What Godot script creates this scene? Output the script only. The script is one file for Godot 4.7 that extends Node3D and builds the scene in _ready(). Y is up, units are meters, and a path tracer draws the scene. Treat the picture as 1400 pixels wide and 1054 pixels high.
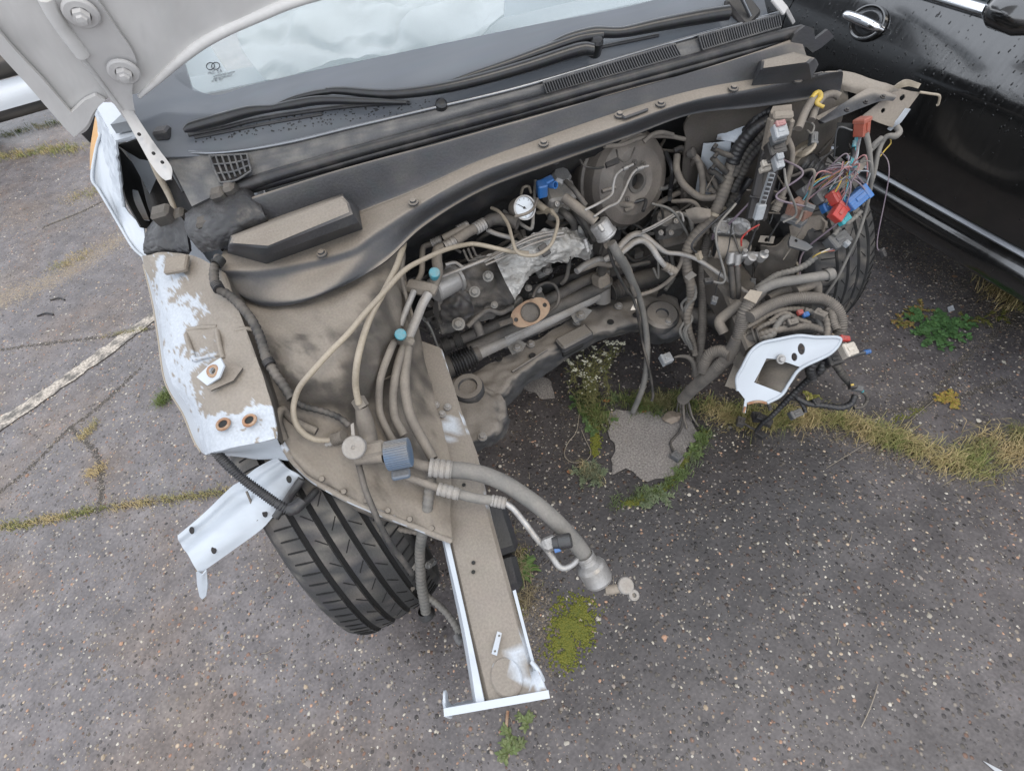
extends Node3D
# a wrecked white car with its front end removed, on a wet asphalt lot beside a black car

var M := {}                       # material name -> [material, base colour, dust colour, dust, unevenness, noise scale, edge width]
var nz := FastNoiseLite.new()
var nz2 := FastNoiseLite.new()
var group_id := 1
var settles := {"cover": 7.0, "cover_low": 3.0, "plastic": 3.0, "subframe": 2.0}
var dirt := {}                    # material name -> where mud and stains lie, as a function of place
var car: Node3D
var rng := RandomNumberGenerator.new()

func V(x: float, y: float, z: float) -> Vector3:
	return Vector3(x, y, z)

# ---------------------------------------------------------------- materials
func noise_tex(freq: float, lo: float, hi: float, sz := 512, seed_ := 1, kind := FastNoiseLite.TYPE_SIMPLEX_SMOOTH, oct := 4) -> NoiseTexture2D:
	var n := FastNoiseLite.new()
	n.noise_type = kind
	n.frequency = freq
	n.seed = seed_
	n.fractal_octaves = oct
	var t := NoiseTexture2D.new()
	t.width = sz
	t.height = sz
	t.seamless = true
	t.noise = n
	var g := Gradient.new()
	g.set_color(0, Color(lo, lo, lo))
	g.set_color(1, Color(hi, hi, hi))
	t.color_ramp = g
	return t

func bump_tex(freq: float, strength: float, sz := 512, seed_ := 1, kind := FastNoiseLite.TYPE_SIMPLEX_SMOOTH) -> NoiseTexture2D:
	var n := FastNoiseLite.new()
	n.noise_type = kind
	n.frequency = freq
	n.seed = seed_
	n.fractal_octaves = 3
	var t := NoiseTexture2D.new()
	t.width = sz
	t.height = sz
	t.seamless = true
	t.as_normal_map = true
	t.bump_strength = strength
	t.noise = n
	return t

var tex_grain: Texture2D
var tex_mottle: Texture2D
var nrm_fine: Texture2D
var nrm_crinkle: Texture2D
var tex_rough: Texture2D

func mat(key: String, base: Color, dustc: Color, dust: float, uneven: float, nscale: float, edge: float, rough: float, metal := 0.0, bump := 0.25, tscale := 5.0) -> StandardMaterial3D:
	var m := StandardMaterial3D.new()
	m.vertex_color_use_as_albedo = true
	m.albedo_texture = tex_grain
	m.uv1_triplanar = true
	m.uv1_world_triplanar = true
	m.uv1_scale = Vector3.ONE * tscale
	m.roughness = rough
	m.metallic = metal
	if bump > 0.0:
		m.normal_enabled = true
		m.normal_texture = nrm_fine
		m.normal_scale = bump
	M[key] = [m, base, dustc, dust, uneven, nscale, edge]
	return m

func tint(key: String, p: Vector3, n: Vector3) -> Color:
	var m: Array = M[key]
	var lie := 0.22 + 0.92 * maxf(n.y, -0.1)
	if settles.has(key):                                    # dust that only rests on faces near level
		lie = 0.25 + 0.88 * pow(maxf(n.y, 0.0), float(settles[key]))
	var d: float = m[3] * lie + m[4] * (nz.get_noise_3dv(p * float(m[5])) * 1.6 + 0.5 * nz2.get_noise_3dv(p * float(m[5]) * 3.7))
	var e: float = m[6]
	if dirt.has(key):
		d += (dirt[key] as Callable).call(p)
	if e > 0.0:
		d = smoothstep(0.5 - e, 0.5 + e, d)
	var c: Color = (m[1] as Color).lerp(m[2], clampf(d, 0.0, 1.0))
	var f := 1.0 + 0.05 * nz2.get_noise_3dv(p * 90.0) + 0.13 * nz.get_noise_3dv(p * 9.0)
	return Color(c.r * f * 1.06, c.g * f * 1.06, c.b * f * 1.06)

# ---------------------------------------------------------------- mesh tools
func start() -> SurfaceTool:
	var st := SurfaceTool.new()
	st.begin(Mesh.PRIMITIVE_TRIANGLES)
	return st

func smooth(st: SurfaceTool, on := true) -> void:
	if on:
		group_id += 1
		st.set_smooth_group(group_id)
	else:
		st.set_smooth_group(-1)

func tri(st: SurfaceTool, a: Vector3, b: Vector3, c: Vector3, hint: Vector3) -> void:
	var n := (a - c).cross(a - b)
	if n.length_squared() < 1e-16:
		return
	st.add_vertex(a)
	if n.dot(hint) >= 0.0:
		st.add_vertex(b)
		st.add_vertex(c)
	else:
		st.add_vertex(c)
		st.add_vertex(b)

func quad(st: SurfaceTool, a: Vector3, b: Vector3, c: Vector3, d: Vector3, hint: Vector3) -> void:
	tri(st, a, b, c, hint)
	tri(st, a, c, d, hint)

func coloured(st: SurfaceTool, key: String) -> ArrayMesh:
	st.generate_normals()
	var arr := st.commit_to_arrays()
	var vs: PackedVector3Array = arr[Mesh.ARRAY_VERTEX]
	var ns: PackedVector3Array = arr[Mesh.ARRAY_NORMAL]
	var cs := PackedColorArray()
	cs.resize(vs.size())
	for i in vs.size():
		cs[i] = tint(key, vs[i], ns[i])
	arr[Mesh.ARRAY_COLOR] = cs
	arr[Mesh.ARRAY_TANGENT] = null
	var am := ArrayMesh.new()
	am.add_surface_from_arrays(Mesh.PRIMITIVE_TRIANGLES, arr)
	am.surface_set_material(0, M[key][0])
	return am

func done(called: String, st: SurfaceTool, key: String, parent: Node = null) -> MeshInstance3D:
	var o := MeshInstance3D.new()
	o.name = called
	o.mesh = coloured(st, key)
	if parent == null:
		parent = car
	parent.add_child(o, true)
	return o

func tag(o: Node, label: String, category := "", group := "") -> Node:
	o.set_meta("label", label)
	if category:
		o.set_meta("category", category)
	if group:
		o.set_meta("group", group)
	return o

func thing(called: String, label: String, category: String, group := "") -> Node3D:
	var o := Node3D.new()
	o.name = called
	add_child(o, true)
	tag(o, label, category, group)
	return o

func spline(p: Array, step: float) -> Array:          # Catmull-Rom through the points, and the parameter of each sample
	var out := []
	var par := []
	for i in p.size() - 1:
		var a: Vector3 = p[maxi(i - 1, 0)]
		var b: Vector3 = p[i]
		var c: Vector3 = p[i + 1]
		var d: Vector3 = p[mini(i + 2, p.size() - 1)]
		if i == 0:
			a = b - (c - b)
		if i + 2 >= p.size():
			d = c + (c - b)
		var n := maxi(1, int(ceil(b.distance_to(c) / step)))
		for k in n:
			out.append(b.cubic_interpolate(c, a, d, float(k) / n))
			par.append(i + float(k) / n)
	out.append(p[-1])
	par.append(float(p.size() - 1))
	return [out, par]

# a round hose along the points; r is one radius or one per point; rib > 0 corrugates it
func tube(st: SurfaceTool, p: Array, r, seg := 10, rib := 0.0, pitch := 0.006, straight := false) -> void:
	var r0: float = r[0] if r is Array else r
	var s: Array
	if straight:
		s = [p, range(p.size())]
	else:
		s = spline(p, pitch * 0.25 if rib > 0.0 else maxf(r0 * 0.7, 0.004))
	var c: Array = s[0]
	var par: Array = s[1]
	var rings := []
	var up := Vector3(0.3, 1, 0.2).normalized()
	var dist := 0.0
	smooth(st)
	for i in c.size():
		var t: Vector3 = (c[mini(i + 1, c.size() - 1)] - c[maxi(i - 1, 0)]).normalized()
		if absf(up.dot(t)) > 0.97:
			up = Vector3(1, 0.1, 0.3).normalized()
		var u := (up - t * up.dot(t)).normalized()
		var v := t.cross(u)
		up = u
		if i > 0:
			dist += c[i].distance_to(c[i - 1])
		var rr: float
		if r is Array:
			var q := int(par[i])
			rr = lerpf(r[q], r[mini(q + 1, r.size() - 1)], float(par[i]) - q)
		else:
			rr = r
		if rib > 0.0:
			rr += rib * (1.0 if fposmod(dist / pitch, 1.0) < 0.5 else -1.0) * 0.5
		var ring := []
		for k in seg:
			var a := TAU * k / seg
			ring.append(c[i] + (u * cos(a) + v * sin(a)) * rr)
		rings.append(ring)
	for i in c.size() - 1:
		for k in seg:
			var k2 := (k + 1) % seg
			var h: Vector3 = (rings[i][k] as Vector3) - c[i] + (rings[i][k2] as Vector3) - c[i]
			quad(st, rings[i][k], rings[i][k2], rings[i + 1][k2], rings[i + 1][k], h)
	smooth(st, false)
	for e in [0, c.size() - 1]:
		var h: Vector3 = (c[0] - c[1]) if e == 0 else (c[-1] - c[-2])
		for k in seg:
			tri(st, c[e], rings[e][k], rings[e][(k + 1) % seg], h)

func hose(called: String, key: String, p: Array, r, parent: Node = null, seg := 10, rib := 0.0, pitch := 0.007) -> MeshInstance3D:
	var st := start()
	if rib == 0.0 and (called.contains("taped") or called.contains("loom")):   # wound with tape: each turn laps the last
		rib = 0.0011
		pitch = 0.011
	tube(st, p, r, seg, rib, pitch)
	return done(called, st, key, parent)

func frame(axis: Vector3) -> Basis:
	var w := axis.normalized()
	var u := (Vector3.UP if absf(w.y) < 0.9 else Vector3.RIGHT).cross(w).normalized()
	return Basis(u, w.cross(u), w)

# turned shape: profile of [offset along the axis, radius]
func lathe(st: SurfaceTool, at: Vector3, axis: Vector3, prof: Array, seg := 24, soft := false, sx := 1.0, sy := 1.0, spin := 0.0) -> void:
	var b := frame(axis)
	var ring := func(q): 
		var out := []
		for k in seg:
			var a := TAU * k / seg + spin
			out.append(at + b.z * float(q[0]) + (b.x * cos(a) * sx + b.y * sin(a) * sy) * float(q[1]))
		return out
	if soft:
		smooth(st)
	for i in prof.size() - 1:
		if not soft:
			if seg <= 8: smooth(st, false)
			else: smooth(st)
		var p0: Array = ring.call(prof[i])
		var p1: Array = ring.call(prof[i + 1])
		var dz := float(prof[i + 1][0]) - float(prof[i][0])
		var dr := float(prof[i + 1][1]) - float(prof[i][1])
		for k in seg:
			var k2 := (k + 1) % seg
			var a := TAU * (k + 0.5) / seg + spin
			var rad := b.x * cos(a) + b.y * sin(a)
			var h := rad * dz - b.z * dr
			quad(st, p0[k], p0[k2], p1[k2], p1[k], h)

func disc_prof(r: float, t: float) -> Array:
	var e := minf(t, r) * 0.18
	return [[0, 0], [0, r], [t - e, r], [t, r - e], [t, 0]]

func bolt(st: SurfaceTool, at: Vector3, axis: Vector3, r: float) -> void:
	lathe(st, at, axis, [[-0.002, r * 1.5], [r * 0.3, r * 1.5], [r * 0.3, 0]], 14)
	lathe(st, at + axis.normalized() * r * 0.28, axis, [[0, r], [r * 0.75, r], [r * 0.95, r * 0.8], [r * 0.95, 0]], 6)

# box with chamfered edges
func box(st: SurfaceTool, at: Vector3, b: Basis, size: Vector3, bev := 0.002) -> void:
	smooth(st, false)
	var h := size * 0.5
	bev = minf(bev, minf(h.x, minf(h.y, h.z)) * 0.8)
	var P := func(s: Vector3, ax: int) -> Vector3:
		var q := Vector3(s.x * (h.x - bev), s.y * (h.y - bev), s.z * (h.z - bev))
		q[ax] = s[ax] * h[ax]
		return at + b * q
	for ax in 3:
		var i := (ax + 1) % 3
		var j := (ax + 2) % 3
		for sg in [-1.0, 1.0]:
			var c := []
			for q in [[-1.0, -1.0], [1.0, -1.0], [1.0, 1.0], [-1.0, 1.0]]:
				var s := Vector3()
				s[ax] = sg
				s[i] = q[0]
				s[j] = q[1]
				c.append(P.call(s, ax))
			var hint := Vector3()
			hint[ax] = sg
			quad(st, c[0], c[1], c[2], c[3], b * hint)
		# edges parallel to ax
		for si in [-1.0, 1.0]:
			for sj in [-1.0, 1.0]:
				var s0 := Vector3()
				s0[ax] = -1.0
				s0[i] = si
				s0[j] = sj
				var s1 := s0
				s1[ax] = 1.0
				var hint := Vector3()
				hint[i] = si
				hint[j] = sj
				quad(st, P.call(s0, i), P.call(s1, i), P.call(s1, j), P.call(s0, j), b * hint)
	for sx in [-1.0, 1.0]:
		for sy in [-1.0, 1.0]:
			for sz in [-1.0, 1.0]:
				var s := Vector3(sx, sy, sz)
				tri(st, P.call(s, 0), P.call(s, 1), P.call(s, 2), b * s)

# box given by the middle of two opposite ends; w across (towards side), t thick
func bar(st: SurfaceTool, a: Vector3, c: Vector3, w: float, t: float, side := Vector3.RIGHT, bev := 0.002) -> void:
	var z := (c - a).normalized()
	var x := (side - z * side.dot(z)).normalized()
	box(st, (a + c) * 0.5, Basis(x, z.cross(x), z), Vector3(w, t, a.distance_to(c)), bev)

# a sheet through rows of points (top face as given), with thickness
func patch(st: SurfaceTool, rows: Array, thick: float, sub := 6, towards := Vector3(-0.4, 2.2, 1.4), wob := 0.0, wf := 20.0, linear := false) -> void:
	var nr := rows.size()
	var nc: int = rows[0].size()
	var at := func(r: int, c: int) -> Vector3:
		var rr := clampi(r, 0, nr - 1)
		var cc := clampi(c, 0, nc - 1)
		var p: Vector3 = rows[rr][cc]
		if r < 0: p = p * 2.0 - rows[1][cc]
		if r >= nr: p = p * 2.0 - rows[nr - 2][cc]
		if c < 0: p = p * 2.0 - rows[rr][1]
		if c >= nc: p = p * 2.0 - rows[rr][nc - 2]
		return p
	var R := (nr - 1) * sub + 1
	var Cn := (nc - 1) * sub + 1
	var g := []
	for i in R:
		var ri := mini(i / sub, nr - 2)
		var fr := float(i - ri * sub) / sub
		var line := []
		for j in Cn:
			var ci := mini(j / sub, nc - 2)
			var fc := float(j - ci * sub) / sub
			if linear:
				line.append((at.call(ri, ci) as Vector3).lerp(at.call(ri, ci + 1), fc).lerp((at.call(ri + 1, ci) as Vector3).lerp(at.call(ri + 1, ci + 1), fc), fr))
				continue
			var q := []
			for k in range(-1, 3):
				var p0: Vector3 = at.call(ri + k, ci - 1)
				var p1: Vector3 = at.call(ri + k, ci)
				var p2: Vector3 = at.call(ri + k, ci + 1)
				var p3: Vector3 = at.call(ri + k, ci + 2)
				q.append(p1.cubic_interpolate(p2, p0, p3, fc))
			line.append((q[1] as Vector3).cubic_interpolate(q[2], q[0], q[3], fr))
		g.append(line)
	var nn := []
	var mean := Vector3.ZERO
	var cen := Vector3.ZERO
	for i in R:
		var ln := []
		for j in Cn:
			var n: Vector3 = ((g[mini(i + 1, R - 1)][j] as Vector3) - g[maxi(i - 1, 0)][j]).cross((g[i][mini(j + 1, Cn - 1)] as Vector3) - g[i][maxi(j - 1, 0)]).normalized()
			ln.append(n)
			mean += n
			cen += g[i][j]
		nn.append(ln)
	cen /= R * Cn
	var sgn := 1.0 if mean.dot(towards - cen) > 0.0 else -1.0
	var bk := []
	for i in R:
		var ln := []
		for j in Cn:
			nn[i][j] = nn[i][j] * sgn
			if wob > 0.0:
				g[i][j] = g[i][j] + nn[i][j] * wob * nz.get_noise_3dv((g[i][j] as Vector3) * wf)
			elif wob < 0.0:                                 # wrinkles: sharp creases between soft folds
				g[i][j] = g[i][j] - nn[i][j] * wob * (minf(1.0, 3.5 * absf(nz.get_noise_3dv((g[i][j] as Vector3) * Vector3(wf * 0.6, wf, wf)))) - 0.6)
			ln.append(g[i][j] - nn[i][j] * thick)
		bk.append(ln)
	smooth(st)
	for i in R - 1:
		for j in Cn - 1:
			quad(st, g[i][j], g[i][j + 1], g[i + 1][j + 1], g[i + 1][j], nn[i][j])
	smooth(st)
	for i in R - 1:
		for j in Cn - 1:
			quad(st, bk[i][j], bk[i][j + 1], bk[i + 1][j + 1], bk[i + 1][j], -nn[i][j])
	smooth(st, false)
	for i in R - 1:
		quad(st, g[i][0], g[i + 1][0], bk[i + 1][0], bk[i][0], (g[i][0] as Vector3) - g[i][1])
		quad(st, g[i][-1], g[i + 1][-1], bk[i + 1][-1], bk[i][-1], (g[i][-1] as Vector3) - g[i][-2])
	for j in Cn - 1:
		quad(st, g[0][j], g[0][j + 1], bk[0][j + 1], bk[0][j], (g[0][j] as Vector3) - g[1][j])
		quad(st, g[-1][j], g[-1][j + 1], bk[-1][j + 1], bk[-1][j], (g[-1][j] as Vector3) - g[-2][j])

# flat plate from its outline, with round or long holes [centre, radius, stretch] cut through it
func plate(st: SurfaceTool, pts: Array, thick: float, holes := [], towards := Vector3(-0.4, 2.2, 1.4)) -> void:
	var c := Vector3.ZERO
	for p in pts: c += p
	c /= pts.size()
	var n := Vector3.ZERO
	for i in pts.size():
		n += ((pts[i] as Vector3) - c).cross((pts[(i + 1) % pts.size()] as Vector3) - c)
	n = n.normalized()
	if n.dot(towards - c) < 0.0:
		n = -n
	var u: Vector3 = ((pts[1] as Vector3) - pts[0])
	u = (u - n * u.dot(n)).normalized()
	var v := n.cross(u)
	var to2 := func(p: Vector3) -> Vector2: return Vector2((p - c).dot(u), (p - c).dot(v))
	var to3 := func(q: Vector2) -> Vector3: return c + u * q.x + v * q.y
	var poly := PackedVector2Array()
	for p in pts: poly.append(to2.call(p))
	if Geometry2D.is_polygon_clockwise(poly):
		poly.reverse()
	var loops := [poly]
	var pieces := [poly]
	for h in holes:
		var hp := PackedVector2Array()
		var seg := 14
		var hc := Vector2.ZERO
		if h[0] is Array:                                   # an opening with an outline of its own
			for q in h[0]:
				hp.append(to2.call(q))
				hc += to2.call(q) / float(h[0].size())
			if Geometry2D.is_polygon_clockwise(hp):
				hp.reverse()
			seg = 0
		else:
			hc = to2.call(h[0])
		for k in seg:
			var a := TAU * k / seg
			hp.append(hc + Vector2(cos(a) * float(h[1]) * (float(h[2]) if h.size() > 2 else 1.0), sin(a) * float(h[1])))
		loops.append(hp)
		var nxt := []
		for pc in pieces:
			for half in [PackedVector2Array([hc + Vector2(-9, -9), hc + Vector2(9, -9), hc + Vector2(9, 0), hc + Vector2(-9, 0)]), PackedVector2Array([hc + Vector2(-9, 0), hc + Vector2(9, 0), hc + Vector2(9, 9), hc + Vector2(-9, 9)])]:
				for a in Geometry2D.intersect_polygons(pc, half):
					for b in Geometry2D.clip_polygons(a, hp):
						nxt.append(b)
		pieces = nxt
	smooth(st, false)
	var dn := n * thick
	for pc in pieces:
		var ix := Geometry2D.triangulate_polygon(pc)
		for i in range(0, ix.size(), 3):
			var a: Vector3 = to3.call(pc[ix[i]])
			var b: Vector3 = to3.call(pc[ix[i + 1]])
			var d: Vector3 = to3.call(pc[ix[i + 2]])
			tri(st, a, b, d, n)
			tri(st, a - dn, b - dn, d - dn, -n)
	for li in loops.size():
		var lp: PackedVector2Array = loops[li]
		for i in lp.size():
			var e: Vector2 = lp[(i + 1) % lp.size()] - lp[i]
			var out2 := Vector2(e.y, -e.x) * (1.0 if li == 0 else -1.0)
			var a: Vector3 = to3.call(lp[i])
			var b: Vector3 = to3.call(lp[(i + 1) % lp.size()])
			quad(st, a, b, b - dn, a - dn, u * out2.x + v * out2.y)

# a hollow box beam: rows of [left, right] on the top face, walls going down
func beam(st: SurfaceTool, rows: Array, down: Vector3, bev := 0.006) -> void:
	var secs := []
	for r in rows:
		var l: Vector3 = r[0]
		var q: Vector3 = r[1]
		var x := (q - l).normalized() * bev
		var y := down.normalized() * bev
		secs.append([l + x, q - x, q + y, q + down - y, q + down - x, l + down + x, l + down - y, l + y])
	for k in 8:
		smooth(st)
		for i in secs.size() - 1:
			var cen: Vector3 = (secs[i][0] + secs[i][4]) * 0.5
			var k2 := (k + 1) % 8
			var sub := 10
			for s in sub:
				var f0 := float(s) / sub
				var f1 := float(s + 1) / sub
				var a0: Vector3 = (secs[i][k] as Vector3).lerp(secs[i + 1][k], f0)
				var a1: Vector3 = (secs[i][k2] as Vector3).lerp(secs[i + 1][k2], f0)
				var b0: Vector3 = (secs[i][k] as Vector3).lerp(secs[i + 1][k], f1)
				var b1: Vector3 = (secs[i][k2] as Vector3).lerp(secs[i + 1][k2], f1)
				for w in 4:
					quad(st, a0.lerp(a1, w / 4.0), a0.lerp(a1, (w + 1) / 4.0), b0.lerp(b1, (w + 1) / 4.0), b0.lerp(b1, w / 4.0), (secs[i][k] + secs[i][k2]) * 0.5 - cen)

func hexbolt(called: String, key: String, at: Vector3, axis: Vector3, r: float, parent: Node = null) -> MeshInstance3D:
	var st := start()
	bolt(st, at, axis, r)
	return done(called, st, key, parent)

func ringbox(called: String, key: String, at: Vector3, x: Vector3, y: Vector3, size: Vector3, parent: Node = null, bev := 0.002) -> MeshInstance3D:
	var st := start()
	var bx := x.normalized()
	var by := (y - bx * y.dot(bx)).normalized()
	box(st, at, Basis(bx, by, bx.cross(by)), size, bev)
	return done(called, st, key, parent)

# ---------------------------------------------------------------- the scene
func _ready() -> void:
	var cam := Camera3D.new()
	cam.name = "camera"
	cam.transform = Transform3D(Basis(Vector3(0.902707,-0.109586,0.416066),Vector3(0.392567,0.605571,-0.692224),Vector3(-0.176100,0.788210,0.589673)), Vector3(-0.47,1.541,0.908))
	cam.fov = 71.6703
	cam.near = 0.02
	cam.far = 900.0
	add_child(cam)
	cam.current = true
	var we := WorldEnvironment.new()
	we.name = "environment"
	var env := Environment.new()
	env.background_mode = Environment.BG_SKY
	var sky := Sky.new()
	var sm := ProceduralSkyMaterial.new()
	sm.sky_top_color = Color(0.88, 0.905, 0.945)
	sm.sky_horizon_color = Color(0.9, 0.915, 0.94)
	sm.sky_curve = 0.2
	sm.ground_bottom_color = Color(0.3, 0.29, 0.29)
	sm.ground_horizon_color = Color(0.45, 0.45, 0.46)
	sm.sky_energy_multiplier = 1.3
	sm.sun_angle_max = 1.0
	sky.sky_material = sm
	env.sky = sky
	env.tonemap_mode = Environment.TONE_MAPPER_LINEAR
	env.tonemap_exposure = 1.4
	env.sdfgi_enabled = true
	env.ssao_enabled = true
	env.ssil_enabled = true
	we.environment = env
	add_child(we)
	var sun := DirectionalLight3D.new()
	sun.name = "sun"
	sun.light_energy = 0.3
	sun.light_color = Color(1.0, 0.97, 0.93)
	sun.light_angular_distance = 25.0
	sun.shadow_enabled = true
	sun.rotation_degrees = Vector3(-62, 25, 0)
	add_child(sun)
	rng.seed = 11
	nz.seed = 5
	nz.frequency = 1.0
	nz.noise_type = FastNoiseLite.TYPE_SIMPLEX_SMOOTH
	nz.fractal_octaves = 3
	nz2.seed = 21
	nz2.frequency = 1.0
	nz2.noise_type = FastNoiseLite.TYPE_SIMPLEX_SMOOTH
	nz2.fractal_octaves = 2
	make_materials()
	make_ground()
	make_black_car()
	make_white_car()
	car = thing("wrecked_car", "white car stripped of its front end, engine bay open and hood raised", "car")
	make_shell()
	make_cowl()
	make_structure()
	make_wheels()
	make_bay()
	make_left_lines()
	make_right_side()
	make_clutter()
	make_plants()
	make_litter()

func make_materials() -> void:
	tex_grain = noise_tex(0.06, 0.87, 1.0, 512, 3, FastNoiseLite.TYPE_SIMPLEX_SMOOTH, 5)
	nrm_fine = bump_tex(0.06, 5.0, 512, 9)
	nrm_crinkle = bump_tex(0.03, 14.0, 512, 4, FastNoiseLite.TYPE_CELLULAR)
	tex_rough = noise_tex(0.012, 0.25, 1.0, 512, 8)
	var tan_ := Color(0.3, 0.255, 0.205)
	var tan_dark := Color(0.19, 0.165, 0.14)
	var black := Color(0.028, 0.028, 0.03)
	# key, base, dust, amount, unevenness, noise scale, edge, roughness, metal
	mat("cover", Color(0.04, 0.041, 0.045), Color(0.235, 0.203, 0.168), 0.95, 0.08, 11.0, 0.3, 0.55)
	mat("cover_low", Color(0.05, 0.05, 0.052), Color(0.22, 0.19, 0.16), 0.6, 0.3, 12.0, 0.22, 0.62)
	mat("plastic", Color(0.022, 0.022, 0.024), tan_dark, 0.22, 0.2, 14.0, 0.0, 0.55)
	mat("gloss_plastic", Color(0.014, 0.0145, 0.016), Color(0.12, 0.12, 0.12), 0.06, 0.05, 14.0, 0.0, 0.32, 0.0, 0.04)
	mat("seal", Color(0.022, 0.022, 0.024), Color(0.12, 0.11, 0.1), 0.12, 0.25, 18.0, 0.0, 0.42, 0.0, 0.1)
	mat("grille", Color(0.075, 0.076, 0.08), Color(0.17, 0.162, 0.15), 0.4, 0.32, 26.0, 0.4, 0.6)
	mat("dark", Color(0.012, 0.012, 0.012), Color(0.05, 0.045, 0.04), 0.2, 0.15, 10.0, 0.0, 0.8)
	mat("insulator", Color(0.018, 0.018, 0.019), Color(0.075, 0.066, 0.057), 0.3, 0.3, 11.0, 0.0, 0.85, 0.0, 0.5)
	mat("rubber", Color(0.03, 0.029, 0.028), tan_dark, 0.42, 0.3, 16.0, 0.0, 0.75)
	mat("rubber_clean", Color(0.022, 0.022, 0.024), Color(0.12, 0.112, 0.105), 0.16, 0.15, 16.0, 0.0, 0.42)
	mat("hose", Color(0.13, 0.115, 0.1), Color(0.26, 0.225, 0.185), 0.62, 0.3, 14.0, 0.0, 0.85)
	mat("conduit", Color(0.09, 0.082, 0.075), Color(0.235, 0.205, 0.172), 0.62, 0.25, 13.0, 0.0, 0.85)
	mat("hose_grey", Color(0.13, 0.127, 0.12), Color(0.25, 0.228, 0.2), 0.55, 0.3, 15.0, 0.0, 0.8)
	mat("hose_beige", Color(0.34, 0.29, 0.22), Color(0.27, 0.23, 0.185), 0.45, 0.3, 12.0, 0.0, 0.5)
	mat("tan_metal", Color(0.22, 0.19, 0.158), Color(0.29, 0.25, 0.205), 0.5, 0.5, 7.0, 0.0, 0.85)
	mat("wheelhouse", Color(0.08, 0.07, 0.06), Color(0.238, 0.206, 0.17), 0.85, 0.4, 5.0, 0.42, 0.85)
	mat("rail", Color(0.48, 0.51, 0.55), Color(0.242, 0.211, 0.177), 1.0, 0.42, 26.0, 0.05, 0.8)
	mat("apron", Color(0.43, 0.46, 0.5), Color(0.25, 0.217, 0.18), 0.0, 0.5, 38.0, 0.05, 0.6)
	mat("white", Color(0.41, 0.44, 0.475), Color(0.42, 0.4, 0.37), 0.03, 0.1, 9.0, 0.0, 0.35, 0.0, 0.0)
	mat("white_car", Color(0.72, 0.76, 0.8), Color(0.4, 0.38, 0.35), 0.05, 0.1, 5.0, 0.0, 0.3, 0.0, 0.0)
	mat("bracket", Color(0.37, 0.4, 0.435), Color(0.32, 0.28, 0.235), 0.08, 0.3, 8.0, 0.25, 0.45, 0.0, 0.05)
	mat("hood", Color(0.54, 0.53, 0.515), Color(0.26, 0.235, 0.21), 0.2, 0.3, 8.0, 0.3, 0.45, 0.0, 0.05)
	mat("hood_hinge", Color(0.45, 0.44, 0.43), Color(0.25, 0.22, 0.2), 0.2, 0.28, 11.0, 0.2, 0.45, 0.0, 0.05)
	mat("bay_paint", Color(0.46, 0.5, 0.55), Color(0.12, 0.1, 0.082), 0.45, 0.7, 7.0, 0.15, 0.6)
	mat("rust", Color(0.28, 0.14, 0.075), Color(0.36, 0.27, 0.19), 0.4, 0.6, 40.0, 0.0, 0.85)
	mat("copper", Color(0.3, 0.21, 0.14), Color(0.22, 0.12, 0.07), 0.3, 0.5, 30.0, 0.0, 0.55, 0.2)
	mat("alu", Color(0.42, 0.41, 0.4), Color(0.2, 0.18, 0.155), 0.3, 0.4, 16.0, 0.0, 0.42, 0.55)
	mat("alu_dusty", Color(0.36, 0.35, 0.34), Color(0.26, 0.228, 0.192), 0.6, 0.3, 14.0, 0.0, 0.6, 0.25)
	mat("cast", Color(0.24, 0.235, 0.225), Color(0.22, 0.195, 0.165), 0.5, 0.4, 14.0, 0.0, 0.7, 0.3, 0.8, 9.0)
	mat("iron", Color(0.085, 0.08, 0.075), Color(0.2, 0.175, 0.15), 0.5, 0.4, 13.0, 0.0, 0.75, 0.2, 0.6)
	mat("subframe", Color(0.055, 0.055, 0.057), Color(0.225, 0.2, 0.174), 0.85, 0.35, 9.0, 0.3, 0.75)
	mat("booster", Color(0.11, 0.098, 0.088), Color(0.27, 0.235, 0.2), 0.75, 0.4, 8.0, 0.0, 0.5, 0.1)
	mat("chrome", Color(0.75, 0.76, 0.78), Color(0.5, 0.5, 0.5), 0.03, 0.05, 9.0, 0.0, 0.12, 1.0, 0.0)
	mat("trim_steel", Color(0.24, 0.25, 0.265), Color(0.2, 0.2, 0.2), 0.1, 0.1, 9.0, 0.0, 0.3, 0.9, 0.0)
	mat("cap_blue", Color(0.05, 0.27, 0.34), Color(0.24, 0.22, 0.19), 0.3, 0.35, 40.0, 0.0, 0.55, 0.0, 0.05)
	mat("knob_blue", Color(0.085, 0.14, 0.22), Color(0.22, 0.2, 0.175), 0.6, 0.5, 25.0, 0.0, 0.65)
	mat("plug_blue", Color(0.02, 0.13, 0.38), Color(0.2, 0.18, 0.15), 0.2, 0.3, 45.0, 0.0, 0.45, 0.0, 0.05)
	mat("plug_red", Color(0.42, 0.035, 0.028), Color(0.22, 0.18, 0.15), 0.22, 0.3, 45.0, 0.0, 0.5, 0.0, 0.05)
	mat("plug_brick", Color(0.32, 0.075, 0.045), Color(0.22, 0.18, 0.15), 0.25, 0.35, 40.0, 0.0, 0.55, 0.0, 0.05)
	mat("plug_teal", Color(0.03, 0.3, 0.34), Color(0.2, 0.18, 0.15), 0.1, 0.1, 30.0, 0.0, 0.4, 0.0, 0.05)
	mat("plug_brown", Color(0.23, 0.12, 0.09), Color(0.2, 0.17, 0.14), 0.25, 0.2, 30.0, 0.0, 0.6, 0.0, 0.05)
	mat("plug_cream", Color(0.55, 0.5, 0.43), Color(0.25, 0.22, 0.18), 0.15, 0.2, 30.0, 0.0, 0.5, 0.0, 0.05)
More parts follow.
